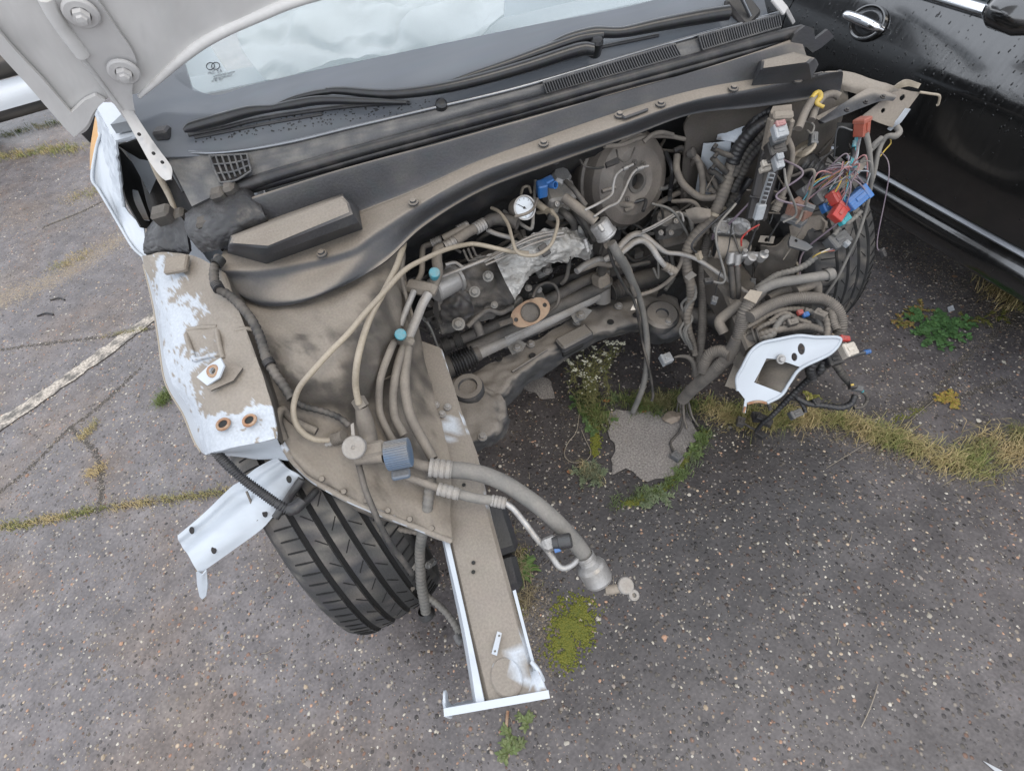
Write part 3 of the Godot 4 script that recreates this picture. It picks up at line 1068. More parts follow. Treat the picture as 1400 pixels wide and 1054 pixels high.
func make_white_car() -> void:
	var t := thing("white_car", "white car with black side moulding parked far left behind the raised hood", "car")
	var z0 := -4.0
	var flat := func(pts: Array, x0: float, x1: float, key: String, called: String) -> void:
		var st := start()
		smooth(st)
		for k in 16:
			for i in pts.size() - 1:
				var a: Vector2 = pts[i]
				var b: Vector2 = pts[i + 1]
				var xa := lerpf(x0, x1, k / 16.0)
				var xb := lerpf(x0, x1, (k + 1) / 16.0)
				quad(st, Vector3(xa, a.y, a.x), Vector3(xa, b.y, b.x), Vector3(xb, b.y, b.x), Vector3(xb, a.y, a.x), Vector3(0, 0.3, 1))
		for x in [x0, x1]:
			smooth(st, false)
			for i in pts.size() - 1:
				var a: Vector2 = pts[i]
				var b: Vector2 = pts[i + 1]
				quad(st, Vector3(x, a.y, a.x), Vector3(x, b.y, b.x), Vector3(x, b.y, z0 - 1.5), Vector3(x, a.y, z0 - 1.5), Vector3(signf(x - (x0 + x1) * 0.5), 0, 0))
		done(called, st, key, t)
	flat.call(smooth2([Vector2(z0 + 0.0, 0.12), Vector2(z0 + 0.04, 0.14), Vector2(z0 + 0.05, 0.2)], 3), -5.2, -1.95, "rubber", "side_skirt")
	flat.call(smooth2([Vector2(z0 + 0.06, 0.2), Vector2(z0 + 0.08, 0.28), Vector2(z0 + 0.06, 0.36)], 3), -5.2, -1.95, "white_car", "lower_panel")
	flat.call(smooth2([Vector2(z0 + 0.04, 0.36), Vector2(z0 + 0.1, 0.38), Vector2(z0 + 0.11, 0.46), Vector2(z0 + 0.05, 0.49)], 3), -5.2, -1.93, "rubber", "side_moulding")
	flat.call(smooth2([Vector2(z0 + 0.06, 0.49), Vector2(z0 + 0.09, 0.65), Vector2(z0 + 0.04, 0.85), Vector2(z0 - 0.02, 0.93)], 4), -5.2, -1.95, "white_car", "body_side")
	flat.call([Vector2(z0 - 0.04, 0.93), Vector2(z0 - 0.3, 1.35)], -4.8, -2.6, "tinted_glass", "side_window")
	flat.call([Vector2(z0 - 0.3, 1.35), Vector2(z0 - 0.5, 1.43), Vector2(z0 - 1.4, 1.43)], -4.7, -2.7, "white_car", "roof")
	for x in [-4.5, -2.6]:
		var st := start()
		lathe(st, Vector3(x, 0.31, z0 + 0.03), Vector3(0, 0, 1), [[0.0, 0.0], [0.06, 0.2], [0.085, 0.22], [0.09, 0.29], [0.06, 0.31], [-0.15, 0.31]], 36)
		done("wheel", st, "tyre", t)

# ---------------------------------------------------------------- windscreen, hood, wing stump
func make_shell() -> void:
	# windscreen: printed black border, pane, and what lies behind it
	var ws := Node3D.new()
	ws.name = "windscreen"
	car.add_child(ws)
	var rows := [[V(-.762,1.047,-.361),V(-.62,1.029,-.308),V(-.491,1.02,-.274),V(-.368,1.022,-.259),V(-.02,1.021,-.206),V(.349,1.027,-.164),V(.593,1.035,-.142)],
		[V(-.753,1.128,-.509),V(-.64,1.085,-.414),V(-.511,1.076,-.378),V(-.342,1.074,-.35),V(.024,1.069,-.287),V(.377,1.064,-.228),V(.62,1.076,-.214)],
		[V(-.686,1.173,-.581),V(-.616,1.102,-.442),V(-.509,1.099,-.42),V(-.34,1.097,-.392),V(.043,1.091,-.325),V(.38,1.085,-.266),V(.646,1.108,-.269)]]
	var st := start()
	patch(st, rows, 0.004, 6)
	done("printed_border", st, "frit", ws)
	var left := V(-.762,1.047,-.361)
	var right := V(.593,1.035,-.142)
	var up := (V(-.223,1.205,-.572) - V(-.278,1.135,-.453)).normalized()
	st = start()
	var a := V(-.616,1.102,-.442)
	var b := V(.38,1.085,-.266)
	var along := (b - a).normalized()
	var nrm := along.cross(up).normalized()
	if nrm.y < 0: nrm = -nrm
	up = nrm.cross(along)
	if up.y < 0: up = -up
	patch(st, [[a - along * 0.1, a + along * 0.3, b - along * 0.3, b + along * 0.16], [a - along * 0.06 + up * 0.45, a + along * 0.3 + up * 0.45, b - along * 0.3 + up * 0.45, b + along * 0.1 + up * 0.45], [a - along * 0.0 + up * 0.85, a + along * 0.3 + up * 0.86, b - along * 0.3 + up * 0.86, b + along * 0.02 + up * 0.85]], 0.004, 5)
	var pane := MeshInstance3D.new()
	pane.name = "pane"
	pane.mesh = st.commit()
	pane.mesh.surface_set_material(0, M["glass"][0])
	ws.add_child(pane)
	# side strips of the printed border
	st = start()
	patch(st, [[a - along * 0.16, a - along * 0.02], [a - along * 0.1 + up * 0.45, a - along * 0.045 + up * 0.45], [a + up * 0.85, a + along * 0.05 + up * 0.85]], 0.005, 5)
	done("printed_border", st, "frit", ws)
	# maker's etch in the lower corner: two joined ovals and rows of tiny characters
	st = start()
	for o in [V(-.582,1.13,-.488), V(-.572,1.129,-.484)]:
		var ring := []
		for k in 17:
			var q := TAU * k / 16
			ring.append(o + nrm * 0.0015 + along * cos(q) * 0.0085 + up * sin(q) * 0.0085)
		tube(st, ring, 0.0009, 5, 0, 0.01, true)
	done("etched_mark", st, "etch", ws)
	var txt := [["HLC  E4", V(-.593,1.123,-.475), 0.0085], ["LAMINATED SAFETY", V(-.585,1.118,-.466), 0.0052], ["43R-001582 DOT", V(-.587,1.115,-.461), 0.0052], ["M 40  AS1", V(-.592,1.113,-.457), 0.0055]]
	for q in txt:
		var tm := TextMesh.new()
		tm.text = q[0]
		tm.font_size = 16
		tm.pixel_size = float(q[2]) / 16.0
		tm.depth = 0.0004
		tm.horizontal_alignment = HORIZONTAL_ALIGNMENT_LEFT
		var f := SystemFont.new()
		f.font_names = PackedStringArray(["Droid Sans"])
		tm.font = f
		tm.material = M["etch_plain"][0]
		var tn := MeshInstance3D.new()
		tn.name = "etched_lettering"
		tn.mesh = tm
		tn.transform = Transform3D(Basis(along, up, nrm), (q[1] as Vector3) + nrm * 0.001)
		ws.add_child(tn, true)
	# deflated air bag and dashboard behind the glass
	st = start()
	patch(st, [[V(-.832,1.066,-.532),V(-.441,1.057,-.46),V(.061,1.05,-.373),V(.689,1.053,-.287)], [a - along * 0.2 + up * 0.12 - nrm * 0.12, a + along * 0.3 + up * 0.12 - nrm * 0.13, b - along * 0.3 + up * 0.12 - nrm * 0.13, b + along * 0.2 + up * 0.12 - nrm * 0.12], [a - along * 0.2 + up * 0.3 - nrm * 0.28, a + along * 0.3 + up * 0.3 - nrm * 0.3, b - along * 0.3 + up * 0.3 - nrm * 0.3, b + along * 0.2 + up * 0.3 - nrm * 0.28], [a - along * 0.2 + up * 0.35 - nrm * 0.6, a + along * 0.3 + up * 0.35 - nrm * 0.6, b - along * 0.3 + up * 0.35 - nrm * 0.6, b + along * 0.2 + up * 0.35 - nrm * 0.6]], 0.02, 6, Vector3(0, 3, 0))
	tag(done("dashboard", st, "dash"), "pale grey dashboard top seen through the windscreen")
	st = start()
	var sh := nrm * -0.035
	patch(st, [[V(-.513,1.162,-.536) + sh, V(-.486,1.127,-.467) + sh * 1.6, V(-.376,1.132,-.461) + sh * 2.0, V(-.285,1.127,-.438) + sh * 1.4, V(-.166,1.114,-.398) + sh * 2.2, V(-.038,1.112,-.374) + sh * 1.6, V(.056,1.123,-.382) + sh],
		[V(-.494,1.184,-.573) + sh * 0.6, V(-.444,1.167,-.535) + sh, V(-.351,1.164,-.516) + sh * 0.5, V(-.246,1.156,-.485) + sh * 1.4, V(-.141,1.145,-.45) + sh * 0.7, V(-.015,1.137,-.418) + sh * 1.3, V(.075,1.145,-.419) + sh],
		[V(-.455,1.217,-.627) + sh, V(-.398,1.209,-.604) + sh * 0.5, V(-.322,1.203,-.583) + sh * 1.5, V(-.216,1.194,-.551) + sh * 0.6, V(-.112,1.18,-.51) + sh * 1.6, V(.015,1.173,-.478) + sh * 0.8, V(.092,1.182,-.485) + sh],
		[V(-.373,1.264,-.702) + sh * 3, V(-.314,1.257,-.679) + sh * 3, V(-.254,1.249,-.656) + sh * 3, V(-.165,1.237,-.621) + sh * 3, V(-.075,1.225,-.586) + sh * 3, V(.024,1.222,-.566) + sh * 3, V(.093,1.223,-.558) + sh * 3]], 0.006, 14, Vector3(0, 4, 0), -0.02, 7.0)
	tag(done("air_bag", st, "fabric"), "crumpled white air bag pressed against the windscreen")
	# cabin: pillars, roof, doors behind the screen
	for s in [[a - along * 0.2, 1], [b + along * 0.22, -1]]:
		st = start()
		var q: Vector3 = s[0]
		tube(st, [q + up * 0.22 - nrm * 0.03, q + up * 0.4 + along * 0.05 * s[1] - nrm * 0.01, q + up * 0.92 + along * 0.14 * s[1]], [0.035, 0.036, 0.036], 12)
		done("roof_pillar", st, "white")
	st = start()
	patch(st, [[a + up * 0.86, (a + b) * 0.5 + up * 0.9, b + up * 0.86], [a + up * 0.95 + Vector3(0.05, 0.02, -0.8), (a + b) * 0.5 + up * 0.95 + Vector3(0.08, 0.08, -0.8), b + up * 0.95 + Vector3(0.08, 0.02, -0.8)], [a + up * 0.95 + Vector3(0.1, -0.05, -1.8), (a + b) * 0.5 + up * 0.95 + Vector3(0.1, 0.0, -1.8), b + up * 0.95 + Vector3(0.12, -0.05, -1.8)]], 0.03, 6, Vector3(0, 6, 0))
	done("roof", st, "white")
	for s in [-1.0, 1.0]:
		st = start()
		var x: float = 0.0 + s * 0.86
		var zr := -0.62 if s < 0 else -0.45
		patch(st, [[Vector3(x, 0.98, zr), Vector3(x + 0.08, 0.98, zr - 0.9), Vector3(x + 0.12, 1.0, zr - 2.2)], [Vector3(x + s * 0.03, 0.65, zr), Vector3(x + 0.08 + s * 0.04, 0.65, zr - 0.9), Vector3(x + 0.12 + s * 0.03, 0.65, zr - 2.2)], [Vector3(x - s * 0.02, 0.25, zr), Vector3(x + 0.08 - s * 0.01, 0.25, zr - 0.9), Vector3(x + 0.12 - s * 0.02, 0.25, zr - 2.2)]], 0.04, 6, Vector3(s * 6, 0.6, -1))
		done("door", st, "white")
	st = start()
	box(st, Vector3(0.1, 0.3, -1.6), Basis(), Vector3(1.6, 0.12, 2.0), 0.02)
	done("cabin_floor", st, "dark")

	# raised hood, seen from below
	var hood := Node3D.new()
	hood.name = "hood"
	car.add_child(hood)
	tag(hood, "raised white hood, dirty underside with bolted hinge")
	st = start()
	var panel := [[V(-.889,1.084,-.472),V(-.855,1.094,-.462),V(-.79,1.142,-.431),V(-.724,1.139,-.423),V(-.682,1.156,-.409),V(-.614,1.188,-.385),V(-.544,1.211,-.364),V(-.455,1.229,-.344),V(-.349,1.242,-.322),V(-.051,1.248,-.276)],
		[V(-.884,1.164,-.435),V(-.836,1.182,-.42),V(-.79,1.2,-.405),V(-.739,1.216,-.39),V(-.686,1.238,-.373),V(-.629,1.257,-.356),V(-.56,1.279,-.336),V(-.46,1.305,-.31),V(-.318,1.321,-.282),V(-.025,1.341,-.23)],
		[V(-.877,1.275,-.384),V(-.828,1.291,-.37),V(-.792,1.306,-.358),V(-.747,1.319,-.345),V(-.686,1.339,-.327),V(-.627,1.359,-.31),V(-.546,1.382,-.288),V(-.434,1.408,-.26),V(-.262,1.431,-.224),V(-.004,1.434,-.185)],
		[V(-.851,1.373,-.336),V(-.809,1.384,-.325),V(-.768,1.395,-.314),V(-.725,1.41,-.301),V(-.674,1.423,-.288),V(-.613,1.437,-.273),V(-.53,1.456,-.252),V(-.41,1.475,-.226),V(-.234,1.493,-.192),V(.014,1.496,-.155)]]
	# the half outside the picture mirrors the half inside it
	var across := (V(-.768,1.047,-.364) - V(.593,1.035,-.142)).normalized() * -1.0
	for row in panel:
		var far: float = (row[-1] - panel[0][0]).dot(across)
		for k in range(row.size() - 2, -1, -1):
			var q: Vector3 = row[k]
			var s: float = (q - panel[0][0]).dot(across)
			if k in [8, 7, 6, 4, 2, 0]:
				row.append(q + across * (maxf(1.46, 2.0 * far + 0.1) - 2.0 * s))
	patch(st, panel, 0.03, 7, Vector3(-0.4, 1.4, 1.6), 0.004, 7.0)
	done("inner_panel", st, "hood", hood)
	# outer lip down the left edge and the pressed channel beside it
	st = start()
	patch(st, [[V(-.887,1.087,-.457),V(-.886,1.12,-.442),V(-.879,1.2,-.405),V(-.874,1.276,-.37),V(-.863,1.368,-.327)], [V(-.856,1.107,-.443),V(-.854,1.141,-.428),V(-.85,1.204,-.399),V(-.849,1.275,-.367),V(-.838,1.373,-.321)]], 0.008, 6, Vector3(-0.4, 1.4, 1.6))
	done("folded_edge", st, "hood", hood)
	st = start()
	patch(st, [[V(-.886,1.088,-.456),V(-.849,1.105,-.443),V(-.816,1.13,-.427),V(-.784,1.146,-.415)], [V(-.863,1.134,-.432),V(-.839,1.144,-.424),V(-.816,1.154,-.417),V(-.793,1.159,-.411)]], 0.008, 6, Vector3(-0.4, 1.4, 1.6))
	done("corner_flange", st, "hood", hood)
	# rolled rear edge along the arch over the windscreen
	st = start()
	tube(st, [V(-.728,1.133,-.426),V(-.679,1.156,-.409),V(-.611,1.187,-.385),V(-.542,1.211,-.364),V(-.453,1.228,-.343),V(-.346,1.241,-.322),V(-.051,1.251,-.275)], [0.004, 0.007, 0.009, 0.01, 0.01, 0.01, 0.01], 10)
	done("rolled_edge", st, "hood", hood)
	for k in [[V(-.75,1.328,-.329),V(-.757,1.293,-.345),V(-.761,1.234,-.373)]]:
		st = start()
		tube(st, k, 0.012, 10)
		done("pressed_rib", st, "hood", hood)
	# hinge strap with two bolts
	st = start()
	patch(st, [[V(-.758,1.347,-.321),V(-.767,1.307,-.341),V(-.768,1.253,-.365),V(-.771,1.189,-.394),V(-.771,1.141,-.416),V(-.773,1.103,-.433)], [V(-.714,1.338,-.319),V(-.715,1.3,-.336),V(-.713,1.253,-.357),V(-.729,1.193,-.386),V(-.743,1.153,-.406),V(-.763,1.104,-.431)], [V(-.68,1.331,-.317),V(-.682,1.3,-.331),V(-.683,1.256,-.351),V(-.688,1.203,-.376),V(-.729,1.152,-.405),V(-.753,1.106,-.429)]], 0.007, 6, Vector3(-0.4, 1.4, 1.6))
	var hg := done("hinge_strap", st, "hood_hinge", hood)
	st = start()
	tube(st, [V(-.753,1.346,-.321),V(-.761,1.305,-.34),V(-.765,1.249,-.366),V(-.767,1.184,-.396),V(-.77,1.137,-.417),V(-.773,1.103,-.433)], 0.0045, 8)
	done("strap_edge", st, "hood_hinge", hg)
	for q in [V(-.715,1.3,-.336), V(-.717,1.195,-.383)]:
		var ax: Vector3 = (cam_pos() - q).normalized() * 0.4 + hood_normal()
		st = start()
		lathe(st, q + hood_normal() * 0.004, hood_normal(), [[0, 0.026], [0.004, 0.026], [0.006, 0.023], [0.0065, 0.014]], 24)
		lathe(st, q + hood_normal() * 0.008, hood_normal(), [[0, 0.0135], [0.012, 0.0135], [0.0125, 0.009], [0.017, 0.008], [0.018, 0]], 6)
		done("hinge_bolt", st, "hood_hinge", hood)
	# hinge arm down to the body, and the swan neck below it
	st = start()
	patch(st, [[V(-.772,1.121,-.425),V(-.759,1.085,-.338),V(-.755,1.06,-.305),V(-.749,1.04,-.284),V(-.744,1.03,-.279)], [V(-.76,1.117,-.425),V(-.744,1.09,-.337),V(-.741,1.065,-.316),V(-.731,1.045,-.287),V(-.734,1.032,-.274)], [V(-.753,1.112,-.426),V(-.736,1.09,-.344),V(-.732,1.065,-.33),V(-.723,1.045,-.294),V(-.731,1.032,-.275)]], 0.006, 6, Vector3(0, 2, 1.5))
	var arm := done("hinge_arm", st, "hood_hinge")
	tag(arm, "grey hood hinge arm running down to the wing stump")
	for q in [V(-.749,1.1,-.337), V(-.738,1.075,-.299), V(-.731,1.06,-.287)]:
		st = start()
		lathe(st, q, Vector3(0, 1, 0.6), disc_prof(0.0032, 0.003), 12)
		done("rivet_hole", st, "dark", arm)
	st = start()
	tube(st, [V(-.756,1.06,-.352),V(-.763,1.02,-.34),V(-.766,.985,-.333),V(-.767,.965,-.313),V(-.768,.955,-.3),V(-.767,.94,-.282)], [0.007, 0.007, 0.0065, 0.0055, 0.0055, 0.005], 10)
	done("hinge_link", st, "hose_beige", arm)
	# the other hinge, far side
	st = start()
	bar(st, V(.592,1.07,-.136), V(.619,1.04,-.118), 0.018, 0.008, Vector3(1, 0.2, 0), 0.002)
	bar(st, V(.618,1.05,-.124), V(.675,1,-.139), 0.008, 0.006, Vector3(1, 0.2, 0), 0.001)
	done("hinge_arm", st, "hood_hinge")

	# stump of the front wing on the left with the open box behind the wheel arch
	var wing := Node3D.new()
	wing.name = "wing_stump"
	car.add_child(wing)
	tag(wing, "torn white wing stump with an open box section and amber strip")
	st = start()
	patch(st, [[V(-.876,1.06,-.7),V(-.857,1.06,-.695),V(-.837,1.06,-.679)], [V(-.858,1.05,-.608),V(-.829,1.05,-.594),V(-.8,1.05,-.589)], [V(-.839,1.04,-.514),V(-.803,1.04,-.511),V(-.762,1.04,-.507)]], 0.004, 6, Vector3(-0.4, 2.2, 1.4), 0.0, 20.0, true)
	done("top_face", st, "white", wing)
	st = start()
	patch(st, [[V(-.879,1.058,-.708),V(-.869,1.053,-.656),V(-.854,1.046,-.586),V(-.84,1.038,-.516)], [V(-.914,1,-.735),V(-.897,1,-.658),V(-.882,.995,-.577),V(-.869,.985,-.507)], [V(-.927,.955,-.677),V(-.917,.95,-.62),V(-.905,.945,-.553),V(-.893,.94,-.504)], [V(-.922,.92,-.561),V(-.92,.915,-.54),V(-.916,.91,-.521),V(-.911,.905,-.509)]], 0.004, 7, Vector3(-0.9, 1.3, 1.5), 0.006, 40.0, true)
	done("dented_side", st, "white", wing)
	st = start()
	tube(st, [V(-.762,1.038,-.508),V(-.801,1.036,-.515),V(-.832,1.034,-.523),V(-.845,1.028,-.528),V(-.861,1,-.533),V(-.881,.96,-.518),V(-.911,.905,-.509)], 0.005, 8)
	done("box_lip", st, "white", wing)
	st = start()
	patch(st, [[V(-.845,1.02,-.534),V(-.801,1.03,-.51),V(-.764,1.032,-.5),V(-.749,1.015,-.395)], [V(-.845,1.02,-.534) + Vector3(0.0, -0.1, -0.12), V(-.801,1.03,-.51) + Vector3(0, -0.12, -0.12), V(-.762,1.035,-.492) + Vector3(0, -0.12, -0.12), V(-.746,1.02,-.383) + Vector3(0, -0.1, -0.12)]], 0.003, 5, Vector3(-0.6, 0.9, 1.2))
	done("box_roof", st, "dark", wing)
	st = start()
	patch(st, [[V(-.941,.92,-.875),V(-.857,.93,-.744),V(-.78,.93,-.563),V(-.745,.92,-.377)], [V(-.95,.86,-.784),V(-.893,.86,-.653),V(-.841,.86,-.53),V(-.781,.86,-.437)], [V(-.925,.84,-.603),V(-.889,.84,-.542),V(-.846,.84,-.479),V(-.794,.84,-.411)]], 0.003, 5)
	done("box_floor", st, "insulator", wing)
	st = start()
	patch(st, [[V(-.848,1.01,-.547),V(-.87,.97,-.527),V(-.889,.93,-.492),V(-.874,.9,-.4)], [V(-.873,.95,-.648),V(-.885,.92,-.599),V(-.89,.89,-.547),V(-.873,.87,-.441)], [V(-.88,.9,-.696),V(-.881,.88,-.634),V(-.881,.86,-.558),V(-.872,.84,-.489)]], 0.003, 5, Vector3(0.6, 1.5, 0.8))
	done("box_wall", st, "dark", wing)
	st = start()
	patch(st, [[V(-.904,1,-.705),V(-.91,.975,-.661),V(-.913,.945,-.608),V(-.922,.91,-.558),V(-.907,.89,-.498),V(-.877,.885,-.42)], [V(-.936,.97,-.679),V(-.936,.95,-.633),V(-.938,.92,-.587),V(-.937,.885,-.533),V(-.912,.872,-.45),V(-.881,.875,-.362)], [V(-.963,.94,-.622),V(-.961,.92,-.603),V(-.949,.895,-.542),V(-.937,.87,-.483),V(-.913,.865,-.392),V(-.878,.875,-.307)]], 0.003, 6, Vector3(-1.6, 1.3, 1.5), 0.0, 20.0, true)
	done("flared_skin", st, "white", wing)
	st = start()
	tube(st, [V(-.902,1.002,-.691),V(-.932,.975,-.678),V(-.961,.942,-.617),V(-.959,.922,-.594),V(-.947,.897,-.534),V(-.936,.872,-.476),V(-.912,.867,-.385),V(-.877,.877,-.3)], 0.0035, 6)
	done("skin_edge", st, "white", wing)
	st = start()
	patch(st, [[V(-.922,1,-.81),V(-.915,.99,-.76)], [V(-.967,.95,-.78),V(-.947,.955,-.733)], [V(-.987,.92,-.723),V(-.968,.935,-.695)]], 0.004, 5, Vector3(-1.6, 1.3, 1.5))
	tag(done("amber_strip", st, "amber", wing), "amber strip showing behind the wing stump")
	st = start()
	plate(st, [V(-.984,.97,-.846),V(-.935,.99,-.894),V(-.968,.93,-.872),V(-.985,.93,-.861)], 0.006)
	done("dark_flap", st, "plastic", wing)
	st = start()
	plate(st, [V(-.902,.915,-.583),V(-.88,.9,-.57),V(-.868,.88,-.462),V(-.89,.885,-.468)], 0.003)
	done("bent_tab", st, "bay_paint", wing)

func cam_pos() -> Vector3:
	return Vector3(-0.2, 1.6, 1.0)

func hood_normal() -> Vector3:
	var a := V(-.797,1.207,-.39)
	var b := V(-.647,1.239,-.353)
	var c := V(-.768,1.305,-.342)
	var n := (b - a).cross(c - a).normalized()
	return n if n.z > 0.0 else -n

# ---------------------------------------------------------------- cowl, seal, grille, wipers
func make_cowl() -> void:
	var st := start()
	# panel under the glass
	patch(st, [[V(-.739,1.04,-.386),V(-.634,1.035,-.308),V(-.507,1.03,-.271),V(-.368,1.03,-.246),V(-.2,1.03,-.217),V(-.028,1.03,-.186),V(.155,1.03,-.173),V(.347,1.03,-.162),V(.618,1.03,-.137)],
		[V(-.728,1.02,-.31),V(-.635,1.022,-.266),V(-.522,1.022,-.248),V(-.376,1.022,-.224),V(-.207,1.022,-.201),V(0,1.022,-.174),V(.172,1.022,-.165),V(.359,1.022,-.149),V(.615,1.022,-.125)],
		[V(-.721,.985,-.24),V(-.632,1.005,-.222),V(-.535,1.008,-.23),V(-.384,1.008,-.213),V(-.212,1.008,-.197),V(.032,1.008,-.171),V(.187,1.008,-.159),V(.378,1.008,-.135),V(.616,1.008,-.116)]], 0.006, 8)
	var gr := done("cowl_grille", st, "grille")
	# glass edge bead
	st = start()
	tube(st, [V(-.737,1.042,-.388),V(-.633,1.038,-.307),V(-.506,1.033,-.27),V(-.367,1.033,-.246),V(-.199,1.033,-.216),V(-.027,1.033,-.186),V(.155,1.033,-.173),V(.347,1.033,-.162),V(.618,1.033,-.137)], 0.004, 8)
	done("edge_bead", st, "trim_steel", gr)
	# left vent: a grid of openings
	st = start()
	patch(st, [[V(-.652,1.034,-.315),V(-.615,1.034,-.292),V(-.58,1.034,-.275)], [V(-.651,1.026,-.268),V(-.615,1.026,-.25),V(-.583,1.026,-.239)], [V(-.649,1.016,-.229),V(-.617,1.018,-.217),V(-.584,1.022,-.222)]], 0.002, 4)
	var vent := done("vent_opening", st, "dark", gr)
	st = start()
	for k in 7:
		var f := k / 6.0
		tube(st, [V(-.651,1.038,-.307).lerp(V(-.58,1.036,-.268), f), V(-.649,1.03,-.26).lerp(V(-.582,1.03,-.232), f), V(-.646,1.02,-.222).lerp(V(-.583,1.026,-.216), f)], 0.0022, 6)
	for k in 4:
		var f := k / 3.0
		tube(st, [V(-.651,1.038,-.307).lerp(V(-.646,1.02,-.222), f), V(-.614,1.038,-.284).lerp(V(-.616,1.021,-.21), f), V(-.58,1.036,-.268).lerp(V(-.583,1.026,-.216), f)], 0.0022, 6)
	done("vent_bars", st, "grille", gr).set_meta("kind", "stuff")
	# right vent: fine upright slats
	for seg in [[V(.036,1.035,-.167), V(.348,1.035,-.148), V(.042,1.012,-.163), V(.359,1.012,-.136), 52], [V(.409,1.035,-.146), V(.608,1.035,-.126), V(.412,1.012,-.13), V(.615,1.012,-.117), 34]]:
		st = start()
		patch(st, [[seg[0], seg[1]], [seg[2], seg[3]]], 0.003, 4)
		done("vent_opening", st, "dark", gr)
		st = start()
		var n: int = seg[4]
		for k in n + 1:
			var f := float(k) / n
			bar(st, (seg[0] as Vector3).lerp(seg[1], f) + Vector3(0, 0.002, 0.001), (seg[2] as Vector3).lerp(seg[3], f) + Vector3(0, 0.002, 0.001), 0.0021, 0.004, Vector3(1, 0, 0), 0.0003)
		tube(st, [seg[0], seg[1]], 0.003, 6)
		tube(st, [seg[2], seg[3]], 0.003, 6)
		done("vent_slats", st, "grille", gr).set_meta("kind", "stuff")
	# rubber weatherstrip
	st = start()
	tube(st, [V(-.632,.998,-.229),V(-.592,1,-.222),V(-.536,1.003,-.215),V(-.389,1.003,-.203),V(-.218,1.003,-.184),V(-.041,1.003,-.164),V(.126,1.003,-.148),V(.368,1.003,-.121),V(.55,1.003,-.103),V(.649,1.003,-.089)], 0.0125, 12)
	tube(st, [V(-.621,.985,-.233),V(-.542,.99,-.216),V(-.394,.99,-.2),V(-.222,.99,-.181),V(.023,.99,-.156),V(.367,.99,-.115),V(.648,.99,-.094)], 0.009, 10)
	tag(done("weatherstrip", st, "seal"), "black rubber seal along the cowl")
	# cover panel: dark upright face, dusty ledge, drooping lip
	st = start()
	patch(st, [[V(-.635,.99,-.191),V(-.549,.995,-.177),V(-.43,.997,-.168),V(-.332,.997,-.158),V(-.233,.997,-.144),V(-.115,.997,-.132),V(.006,.997,-.12),V(.172,.997,-.103),V(.343,.997,-.085),V(.51,.997,-.077),V(.636,.997,-.079)],
		[V(-.644,.985,-.18),V(-.556,.99,-.167),V(-.437,.993,-.159),V(-.336,.993,-.149),V(-.234,.993,-.136),V(-.119,.993,-.126),V(.006,.993,-.114),V(.171,.993,-.102),V(.346,.993,-.082),V(.51,.993,-.071),V(.633,.993,-.064)],
		[V(-.696,.923,-.165),V(-.603,.913,-.154),V(-.45,.918,-.144),V(-.373,.925,-.136),V(-.281,.936,-.122),V(-.148,.953,-.112),V(-.003,.961,-.1),V(.167,.967,-.088),V(.343,.97,-.067),V(.499,.957,-.05),V(.626,.95,-.003)],
		[V(-.701,.921,-.155),V(-.61,.911,-.138),V(-.453,.916,-.126),V(-.377,.923,-.117),V(-.288,.934,-.108),V(-.155,.951,-.104),V(-.006,.959,-.096),V(.165,.965,-.083),V(.338,.968,-.063),V(.496,.955,-.045),V(.642,.948,.009)],
		[V(-.712,.917,-.13),V(-.62,.907,-.102),V(-.465,.912,-.077),V(-.388,.919,-.078),V(-.302,.93,-.079),V(-.17,.947,-.082),V(-.016,.955,-.072),V(.156,.961,-.06),V(.322,.964,-.045),V(.481,.951,-.028),V(.675,.944,.019)],
		[V(-.713,.913,-.106),V(-.621,.903,-.072),V(-.479,.908,-.037),V(-.404,.915,-.049),V(-.314,.926,-.064),V(-.178,.943,-.073),V(-.019,.951,-.061),V(.157,.957,-.046),V(.314,.96,-.037),V(.476,.947,-.021),V(.691,.94,.02)],
		[V(-.716,.899,-.101),V(-.626,.889,-.058),V(-.488,.894,-.021),V(-.405,.901,-.038),V(-.313,.912,-.06),V(-.174,.929,-.071),V(-.013,.937,-.063),V(.163,.943,-.049),V(.322,.946,-.043),V(.483,.935,-.022),V(.705,.925,.015)],
		[V(-.716,.885,-.086),V(-.661,.868,-.033),V(-.548,.88,.022),V(-.416,.877,-.016),V(-.311,.888,-.066),V(-.164,.905,-.088),V(-.002,.913,-.082),V(.183,.919,-.067),V(.348,.922,-.06),V(.513,.904,-.035),V(.717,.892,.012)],
		[V(-.711,.88,-.077),V(-.664,.858,-.027),V(-.567,.87,.022),V(-.425,.871,-.003),V(-.311,.882,-.059),V(-.164,.899,-.083),V(-.002,.907,-.076),V(.186,.913,-.064),V(.353,.916,-.059),V(.517,.894,-.032),V(.706,.884,.018)]], 0.004, 7)
	var cover := done("cowl_cover", st, "cover")
	# raised box on the left and on the right of the ledge
	st = start()
	loft(st, [[V(-.702,.9,-.17),V(-.631,.9,-.092),V(-.428,.91,-.078),V(-.417,.92,-.144),V(-.434,.94,-.189),V(-.68,.93,-.2)], [V(-.682,.945,-.118),V(-.615,.948,-.045),V(-.433,.955,-.036),V(-.428,.962,-.086),V(-.438,.964,-.134),V(-.67,.955,-.145)], [V(-.669,.97,-.087),V(-.606,.97,-.032),V(-.437,.975,-.036),V(-.435,.979,-.069),V(-.44,.979,-.102),V(-.66,.973,-.105)], [V(-.661,.975,-.079),V(-.601,.975,-.031),V(-.442,.979,-.04),V(-.439,.982,-.067),V(-.445,.982,-.091),V(-.653,.977,-.092)]], 5)
	tag(done("raised_box", st, "cover", cover), "dusty raised box at the left end of the cowl cover, washed clean in patches")
	st = start()
